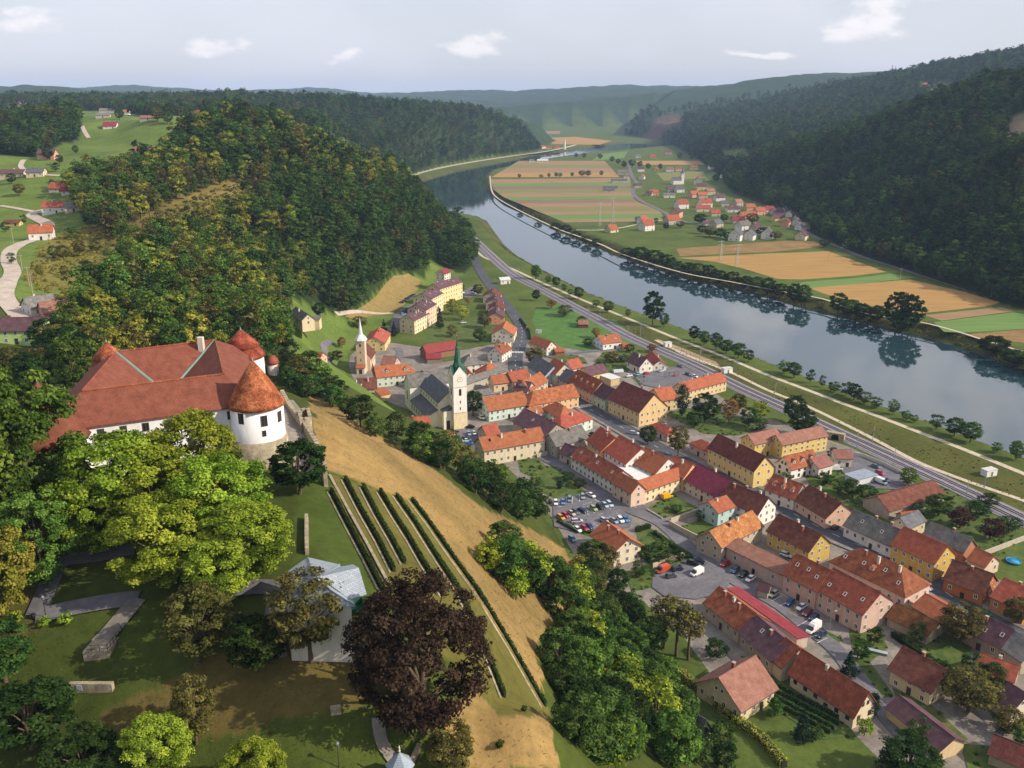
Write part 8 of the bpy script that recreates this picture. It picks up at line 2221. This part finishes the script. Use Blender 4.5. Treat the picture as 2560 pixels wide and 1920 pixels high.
# farms and houses on the western hills (tile A / E)
HF = [('A',(1080,470),16,11,4,4.5,5,'w','o','white farmhouse with orange roof on the green hilltop'), ('A',(920,455),26,12,4,4,10,'g','g','large grey barn next to the hilltop farmhouse'), ('A',(890,500),18,10,3.5,3,15,'g','g','low grey barn in front of the hilltop farm'), ('A',(950,595),16,11,3.5,4.5,5,'w','m','white house with dark red roof alone on the green hillside'), ('A',(1280,520),20,9,3,2.4,0,'g','k','long low farm shed right of the hilltop farm'),
      ('A',(1240,815),20,11,3.4,3,0,'y','k','cream farm building at the wood edge of the green hill'), ('A',(400,860),17,11,5,4.5,0,'p','p','pink house with purple-brown roof by the hillside lane'), ('A',(85,1020),24,10,4,3,0,'c','p','long cream house with dark roof at the left edge of the hills'), ('A',(305,1010),14,10,4,3,5,'c','s','cream house with blue solar roof beside the long cream house'), ('A',(525,1140),18,11,3,4,0,'g','r','house with brick-red roof among hillside trees'), ('A',(585,1165),9,8,3,3,20,'w','m','small white house with crimson roof beside the brick-red roof'),
      ('A',(470,1325),17,11,4.6,3.6,5,'w','o','white house with orange roof at the bend of the pale lane'), ('A',(640,1310),12,10,3,3.4,20,'g','g','grey-roofed barn at the edge of the hill woods'), ('A',(360,1555),13,11,4.6,4,20,'w','r','white house with brown balcony roof below the lane bend'), ('A',(105,1435),11,6,2.4,1.6,0,'y','b','little wooden cabin with yellow front on the hillside'), ('A',(140,385),20,10,4,4,0,'g','r','distant red-roofed farm on the left ridge'), ('A',(225,385),10,9,4,4,30,'w','g','distant white house on the left ridge'), ('A',(545,315),26,12,5,5,10,'w','r','hamlet house with red roof on the far left ridge'), ('A',(590,322),18,12,5,5,0,'w','m','hamlet house with crimson roof on the far left ridge'),
      ('A',(1740,495),14,11,5,4.5,30,'w','o','white house with orange roof on the saddle beyond the woods'), ('A',(1670,497),14,9,4,3.5,0,'w','r','red-roofed house beside the white one on the saddle'), ('A',(1800,495),12,9,4,3.5,0,'g','s','dark-roofed house on the saddle beyond the woods'), ('B',(1245,895),13,10,5,2.6,10,'c','g','cream lineside house at the foot of the far wooded ridge'), ('B',(1320,915),12,9,4,3,10,'g','g','grey lineside shed at the foot of the far wooded ridge'), ('B',(1405,830),12,9,4,2.6,0,'c','w','pale house on the slope above the curved railway'),
      ('D',(1340,235),26,14,6,6,0,'w','o','farmhouse with orange roof high on the far right ridge'), ('D',(1455,230),34,12,6,4,5,'w','k','long white farm building high on the far right ridge'), ('E',(540,640),22,12,4,3.4,5,'g','g','grey-roofed farm building beside the winding lane'), ('E',(385,650),11,9,4,3.6,50,'w','g','small white house with grey gable beside the winding lane'), ('E',(540,715),13,11,5,3.6,40,'p','k','salmon house half hidden by trees below the winding lane'), ('E',(710,615),11,9,3.4,3.4,60,'w','g','grey gabled barn right of the winding lane farm'), ('E',(115,895),22,11,5.4,3.6,5,'#a9c27c','p','lime-walled house with purple-brown roof at the left edge')]
for t, p_, L, W_, e, rise, rot, wc, rc, lb in HF:
    small_house(t, p_, L, W_, e, rise, rot, wc, rc, lb)
# white trackside cabins
for i, (t, p_, s, lb) in enumerate([('d3', (1580, 735), 3.4, 'white equipment cabin beside the tracks near the playground'), ('G', (1855, 1145), 4.0, 'white equipment cabin beside the tracks near the yellow wing'), ('M', (1905, 650), 4.0, 'white equipment cabin between track and river path')]):
    g = ground(*px(t, p_))
    r = empty('equipment_cabin', (g.x, g.y, 0.05), .35); tag(r, lb, 'cabin')
    box('body', (-s*.7, -s*.4, 0), (s*.7, s*.4, 2.8), plain('#d6d6d2', .5), r); box('roof_slab', (-s*.74, -s*.44, 2.802), (s*.74, s*.44, 2.95), plain('#bfc0be', .5), r)
    o = mesh_obj('door', window_mesh(.9, 2.0, 'std'), r); o.location = (0, -s*.4 - .004, 1.1)
# masts, lamps, pylons
STEEL = plain('#8d989c', .5, .4, .3)
def mast(t, p_, h, label, group, arm=3.0, side=1):
    g = ground(*px(t, p_))
    r = empty('catenary_mast', tuple(g), 2.6); tag(r, label, 'mast', group)
    tv, tf = [], []; tube(tv, tf, [(0, 0, -.5), (0, 0, h)], [.17, .11], 6); pydata('pole', tv, tf, [STEEL], r)
    for z, l in ((h - .6, arm), (h - 1.8, arm * .85)):
        tv, tf = [], []; tube(tv, tf, [(0, 0, z - .5), (0, side * l, z)], [.05, .04], 5); pydata('arm', tv, tf, [STEEL], r)
ms = [('d3',(212,240),1),('d3',(412,240),-1),('d3',(900,575),1),('d3',(1112,565),-1),('d3',(1900,1075),1),('d3',(2132,1035),-1),('G',(60,310),1),('G',(230,410),-1),('G',(480,540),-1),('I',(55,1365),-1),('M',(765,425),1),('M',(900,380),-1),('M',(1708,860),1),('M',(1858,815),-1),('M',(1085,560),1)]
ms.sort(key=lambda m: px(m[0], m[1]))
for i, (t, p_, s) in enumerate(ms):
    mast(t, p_, 8.6, f'steel catenary mast beside the double track, {ordinal(i + 1)} from the left', 'catenary masts along the railway', side=s)
def lamp(t, p_, h, label, kind='park'):
    g = ground(*px(t, p_))
    r = empty('street_lamp', tuple(g)); tag(r, label, 'lamp')
    IR = plain('#2a2e32', .5) if kind == 'park' else STEEL
    tv, tf = [], []; tube(tv, tf, [(0, 0, -.3), (0, 0, h)], [.07, .05], 6); pydata('pole', tv, tf, [IR], r)
    if kind == 'park':
        lathe('lantern', [(.12, h), (.26, h + .45), (.3, h + .5), (.05, h + .75)], 6, plain('#6a7078', .3, .5), r, smooth=False)
    else:
        tv, tf = [], []; tube(tv, tf, [(0, 0, h - .1), (.5, 0, h + .15), (1.2, 0, h + .2)], [.05, .04, .04], 5); pydata('arm', tv, tf, [IR], r)
        box('lamp_head', (.9, -.14, h + .12), (1.6, .14, h + .26), plain('#b8bcc0', .4), r)
lamp('N', (400, 372), 3.4, 'black park lamp beside the left park path')
lamp('O', (716, 1655), 3.4, 'dark park lamp near the bottom edge')
lamp('Q', (527, 500), 7.5, 'tall street lamp on the grass by the camper van', 'street')
lamp('L', (487, 600), 5.5, 'street lamp beside the long white row house', 'street')
lamp('d1', (1375, 690), 5.0, 'slim lamp at the exit of the market car park', 'street')
lamp('E', (262, 665), 7.0, 'lamp post beside the winding lane on the left', 'street')
g = ground(*px('N', (292, 370)))
bn = empty('litter_bin', tuple(g)); tag(bn, 'black litter bin at the end of the park path', 'bin'); lathe('drum', [(.28, -.1), (.32, .9), (.26, .92)], 12, plain('#1c1c1e', .7), bn)
def pole(t, p_, h, label, cross=True):
    g = ground(*px(t, p_))
    r = empty('power_pole', tuple(g), .4); tag(r, label, 'pole')
    tv, tf = [], []; tube(tv, tf, [(0, 0, -.5), (0, 0, h)], [.22, .14], 6); pydata('pole', tv, tf, [PALEB], r)
    if cross: box('cross_arm', (-1.1, -.08, h - .7), (1.1, .08, h - .5), PALEB, r)
for t, p_, h, lb in [('I',(518,190),11,'wooden power pole in the maize field, nearest the village'), ('I',(1138,360),12,'wooden power pole in the maize field, middle one'), ('I',(1925,495),11,'wooden power pole by the road at the right'), ('E',(195,265),8,'power pole on the shrubby slope, upper one'), ('E',(255,398),9,'power pole on the shrubby slope, middle one'), ('E',(282,462),9,'power pole on the shrubby slope, lowest one'), ('A',(120,1600),10,'power pole beside the pale lane on the left')]:
    pole(t, p_, h, lb)
def pylon(t, p_, h, label):
    g = ground(*px(t, p_))
    r = empty('lattice_pylon', tuple(g), .5); tag(r, label, 'pylon')
    PY = plain('#a8aaa6', .6)
    for sx in (-1, 1):
        for sy in (-1, 1):
            tv, tf = [], []; tube(tv, tf, [(sx*1.6, sy*1.6, -1), (sx*.3, sy*.3, h)], [.14, .1], 4); pydata('leg', tv, tf, [PY], r)
    for k in range(6):
        z = h * k / 6; s0 = 1.6 - 1.3 * k / 6; z2 = h * (k + 1) / 6; s1 = 1.6 - 1.3 * (k + 1) / 6
        for q in ((1, 1, -1, 1), (-1, 1, -1, -1), (-1, -1, 1, -1), (1, -1, 1, 1)):
            tv, tf = [], []; tube(tv, tf, [(q[0]*s0, q[1]*s0, z), (q[2]*s1, q[3]*s1, z2)], [.07, .07], 4); pydata('brace', tv, tf, [PY], r)
    for z in (h - 1, h - 4):
        tv, tf = [], []; tube(tv, tf, [(-4, 0, z), (4, 0, z)], [.12, .12], 4); pydata('cross_arm', tv, tf, [PY], r)
pylon('C', (755, 1435), 30, 'lattice pylon in the riverside field, left of the two')
pylon('C', (868, 1410), 32, 'lattice pylon in the riverside field, right of the two')
pylon('G', (1800, 180), 20, 'slim lattice pylon at the edge of the maize field by the river')
pylon('G', (1940, 235), 22, 'second lattice pylon among the riverside trees by the maize field')
# garden walls
def gwall(pts, h, th, label, mat=None):
    stone_wall([tuple(at_z(*px('L', p), 0)) for p in pts], h, .6, th, label, mat or wall_mat('#b8ac96'), name='garden_wall')
gwall([(1370,1065),(1640,970)], 2.0, .4, 'tall plastered garden wall below the pale blue house')
gwall([(1355,1085),(1470,1150),(1600,1215)], 2.2, .4, 'long plastered wall along the lower street')
gwall([(1215,1465),(1500,1355)], 2.2, .35, 'white wall closing off the yard car park')
gwall([(1165,955),(1300,1035)], .8, .3, 'low wall around the shrub garden by the yellow van')
gwall([(215,500),(305,480)], 2.0, .4, 'short pale wall beside the cream two-storey house')
stone_wall([tuple(at_z(*px('M', p), 0)) for p in ((1860,1350),(1990,1300),(2212,1215))], 2.0, .5, .4, 'long pale garden wall running to the right edge', wall_mat('#b0a898'), name='garden_wall')
stone_wall([tuple(at_z(*px('M', p), 0)) for p in ((735,480),(830,500),(1000,570),(1160,650))], 1.8, .5, .3, 'light concrete wall between the railway yard and the tracks', wall_mat('#b8b4ac'), name='garden_wall')
# railway underpass arch beside the yellow mill
g = at_z(*px('M', (575, 345)), 0)
ar = empty('underpass', (g.x, g.y, 0), -.55); tag(ar, 'small stone arch under the railway beside the yellow mill', 'underpass')
arch = [(-1.6, -1), (-1.6, 1.4)] + [(1.6 * math.cos(math.radians(a)), 1.4 + 1.2 * math.sin(math.radians(a))) for a in range(165, 0, -15)] + [(1.6, 1.4), (1.6, -1)]
blk = [(-4, -1), (-4, 3.2), (4, 3.2), (4, -1)]
pydata('masonry', *box_mesh(-4, .3, -1, 4, 3, 3.2), [STONE], ar)
pydata('opening_shade', [(x, .28, z) for x, z in arch], [tuple(range(len(arch)))], [plain('#1c1814', 1)], ar)  # near-black panel on solid masonry, painted as the shade under the arch
# playground frame, billboard, bins, pool, greenhouse tunnel
g = ground(*px('d3', (1640, 1265)))
pg = empty('playground_frame', tuple(g), .3); tag(pg, 'red and black climbing frame with swings on the paved playground', 'playground')
RD, BK = plain('#a02832', .5), plain('#2a2a2e', .5)
for x in (-4, -1, 2, 5):
    for s in (-1, 1):
        tv, tf = [], []; tube(tv, tf, [(x, s * 1.2, .3), (x, 0, 3)], [.07, .07], 5); pydata('leg', tv, tf, [BK if x < 0 else RD], pg)
tv, tf = [], []; tube(tv, tf, [(-4, 0, 3), (5, 0, 3)], [.07, .07], 5); pydata('top_bar', tv, tf, [BK], pg)
box('platform', (2, -1, 1.3), (4.4, 1, 1.45), RD, pg)
box('slide', (4.45, -.4, .5), (6.6, .4, .6), plain('#c8a020', .5), pg).rotation_euler = (0, .2, 0)
for x in (-3, -2):
    box('swing_seat', (x - .25, -.12, .8), (x + .25, .12, .85), BK, pg)
    for s in (-.2, .2):
        tv, tf = [], []; tube(tv, tf, [(x + s, 0, .8), (x + s, 0, 3)], [.02, .02], 4); pydata('swing_rope', tv, tf, [BK], pg)
g = at_z(*px('G', (230, 860)), 0)
bb = empty('billboard', (g.x, g.y, 0), -.1); tag(bb, 'white billboard with a dark emblem above the red-roofed house at the bend', 'sign')
for s in (-1, 1): box('leg', (s * 1.3 - .06, -.06, 0), (s * 1.3 + .06, .06, 4.4), STEEL, bb)
box('panel', (-1.9, -.08, 4.4), (1.9, .08, 6.8), plain('#d4d8d6', .5), bb)
pydata('emblem', [(-1.4, -.085, 4.8), (-.9, -.085, 4.8), (-.75, -.085, 5.5), (-1.1, -.085, 6.3), (-1.4, -.085, 5.6)], [(0, 1, 2, 3, 4)], [BK], bb)
box('text_bar', (-.3, -.087, 5.9), (1.5, -.081, 6.15), plain('#9aa0a0', .6), bb); box('text_bar', (-.3, -.087, 5.3), (1.2, -.081, 5.5), plain('#9aa0a0', .6), bb)
for i, (p_, c, lb) in enumerate([((1722, 1330), '#b8a818', 'yellow-lidded rubbish bin by the old crumbling house'), ((1757, 1343), '#8c5a50', 'brown-lidded rubbish bin next to the yellow-lidded one'), ((1790, 1358), '#3c5a48', 'green rubbish bin, last of the three by the old crumbling house')]):
    g = at_z(*px('L', p_), 0.3)
    b = empty('rubbish_bin', tuple(g), .6); tag(b, lb, 'bin'); box('tub', (-.6, -.4, 0), (.6, .4, 1.1), plain('#2f4638', .6), b); box('lid', (-.64, -.44, 1.102), (.64, .44, 1.25), plain(c, .5), b)
g = at_z(*px('M', (2120, 1400)), .15)
pl = empty('paddling_pool', tuple(g)); tag(pl, 'round blue garden pool on the lawn at the right edge', 'pool')
lathe('rim', [(2.3, 0), (2.4, .7), (2.2, .72), (2.15, .5)], 24, plain('#3c78a8', .4), pl); lathe('pool_water', [(2.15, .4), (2.15, .52)], 24, plain('#2f8fb0', .1, .5), pl)
g = at_z(*px('Q', (945, 665)), .1)
ct = empty('cold_frame', tuple(g), -.45); tag(ct, 'long white cold frame in the garden above the lane', 'cold frame')
box('base', (-2.6, -.6, 0), (2.6, .6, .6), plain('#7c8488', .6), ct); box('cover', (-2.65, -.65, .602), (2.65, .65, .72), plain('#98a4ac', .4), ct)
for (t, p_, lb) in [('d6', (1845, 280), 'small polytunnel with pale cover behind the purple-grey house'), ('d6', (1830, 490), 'rounded pale water tank in the garden behind the low yellow house')]:
    g = at_z(*px(t, p_), 0)
    o = empty('polytunnel', tuple(g), .3); tag(o, lb, 'polytunnel')
    vs, fs = [], []
    for x in (-3, 3):
        vs += [(x, 1.6 * math.cos(math.radians(a)), 1.9 * math.sin(math.radians(a))) for a in range(0, 181, 20)]
    for k in range(9): fs.append((k, k+1, k+11, k+10))
    fs += [tuple(range(10))[::-1], tuple(range(10, 20))]
    pydata('cover', vs, fs, [plain('#a8b0b4', .5)], o)
# hut among the thicket, wayside cross walls
small_house('P', (1500, 1420), 7, 6, 2.6, 4.2, -48, 'g', 'slate', 'dark steep-roofed hut among the trees at the bottom', None, None, 1, 'hut', 'hut', None, 0)
# a passer-by in the car park
def person(t, p_, label, c1, c2):
    g = at_z(*px(t, p_), .34)
    r = empty('person', tuple(g), 1.0); tag(r, label, 'person')
    me = bpy.data.meshes.new('body')
    V_ = [(0,0,.95),(0,0,1.2),(0,0,1.42),(0,0,1.55),(0,0,1.7),(.12,.0,.9),(.13,.12,.5),(.13,.02,.06),(-.12,0,.9),(-.13,-.1,.5),(-.13,-.2,.06),(.2,0,1.4),(.27,.04,1.12),(.25,.14,.88),(-.2,0,1.4),(-.27,-.04,1.12),(-.25,-.1,.88)]
    E_ = [(0,1),(1,2),(2,3),(3,4),(0,5),(5,6),(6,7),(0,8),(8,9),(9,10),(2,11),(11,12),(12,13),(2,14),(14,15),(15,16)]
    me.from_pydata(V_, E_, [])
    o = mesh_obj('body', me, r, [plain(c1, .8)])
    o.modifiers.new('skin', 'SKIN'); sk = me.skin_vertices
    if not sk: 
        bm = bmesh.new(); bm.from_mesh(me); bm.verts.layers.skin.verify(); bm.to_mesh(me); bm.free(); sk = me.skin_vertices
    R_ = [.17,.17,.17,.07,.11,.1,.075,.05,.1,.075,.05,.08,.055,.04,.08,.055,.04]
    for i, q in enumerate(sk[0].data): q.radius = (R_[i], R_[i] * .8)
    sk[0].data[0].use_root = True
    o.modifiers.new('sub', 'SUBSURF').levels = 1
person('d1', (588, 738), 'person in dark clothes walking across the market car park', '#22242a', '#22242a')
# ------------------------------------------------------------------ haze in the valley air
def haze():
    x0, x1, y0, y1, z0, z1 = -15000, 15000, -9500, 17000, -12, 430
    vs = [(x0,y0,z0),(x1,y0,z0),(x1,y1,z0),(x0,y1,z0),(x0,y0,z1),(x1,y0,z1),(x1,y1,z1),(x0,y1,z1)]
    fs = [(0,3,2,1),(4,5,6,7),(0,1,5,4),(1,2,6,5),(2,3,7,6),(3,0,4,7)]
    m = bpy.data.materials.new('valley_haze'); m.use_nodes = True
    t = m.node_tree; t.nodes.clear()
    o = t.nodes.new('ShaderNodeOutputMaterial'); v = t.nodes.new('ShaderNodeVolumePrincipled')
    v.inputs['Color'].default_value = (.48, .67, 1.0, 1)
    v.inputs['Density'].default_value = 5.6e-5
    v.inputs['Anisotropy'].default_value = 0.0
    t.links.new(v.outputs[0], o.inputs['Volume'])
    tag(pydata('haze', vs, fs, [m]), kind='stuff')
haze()
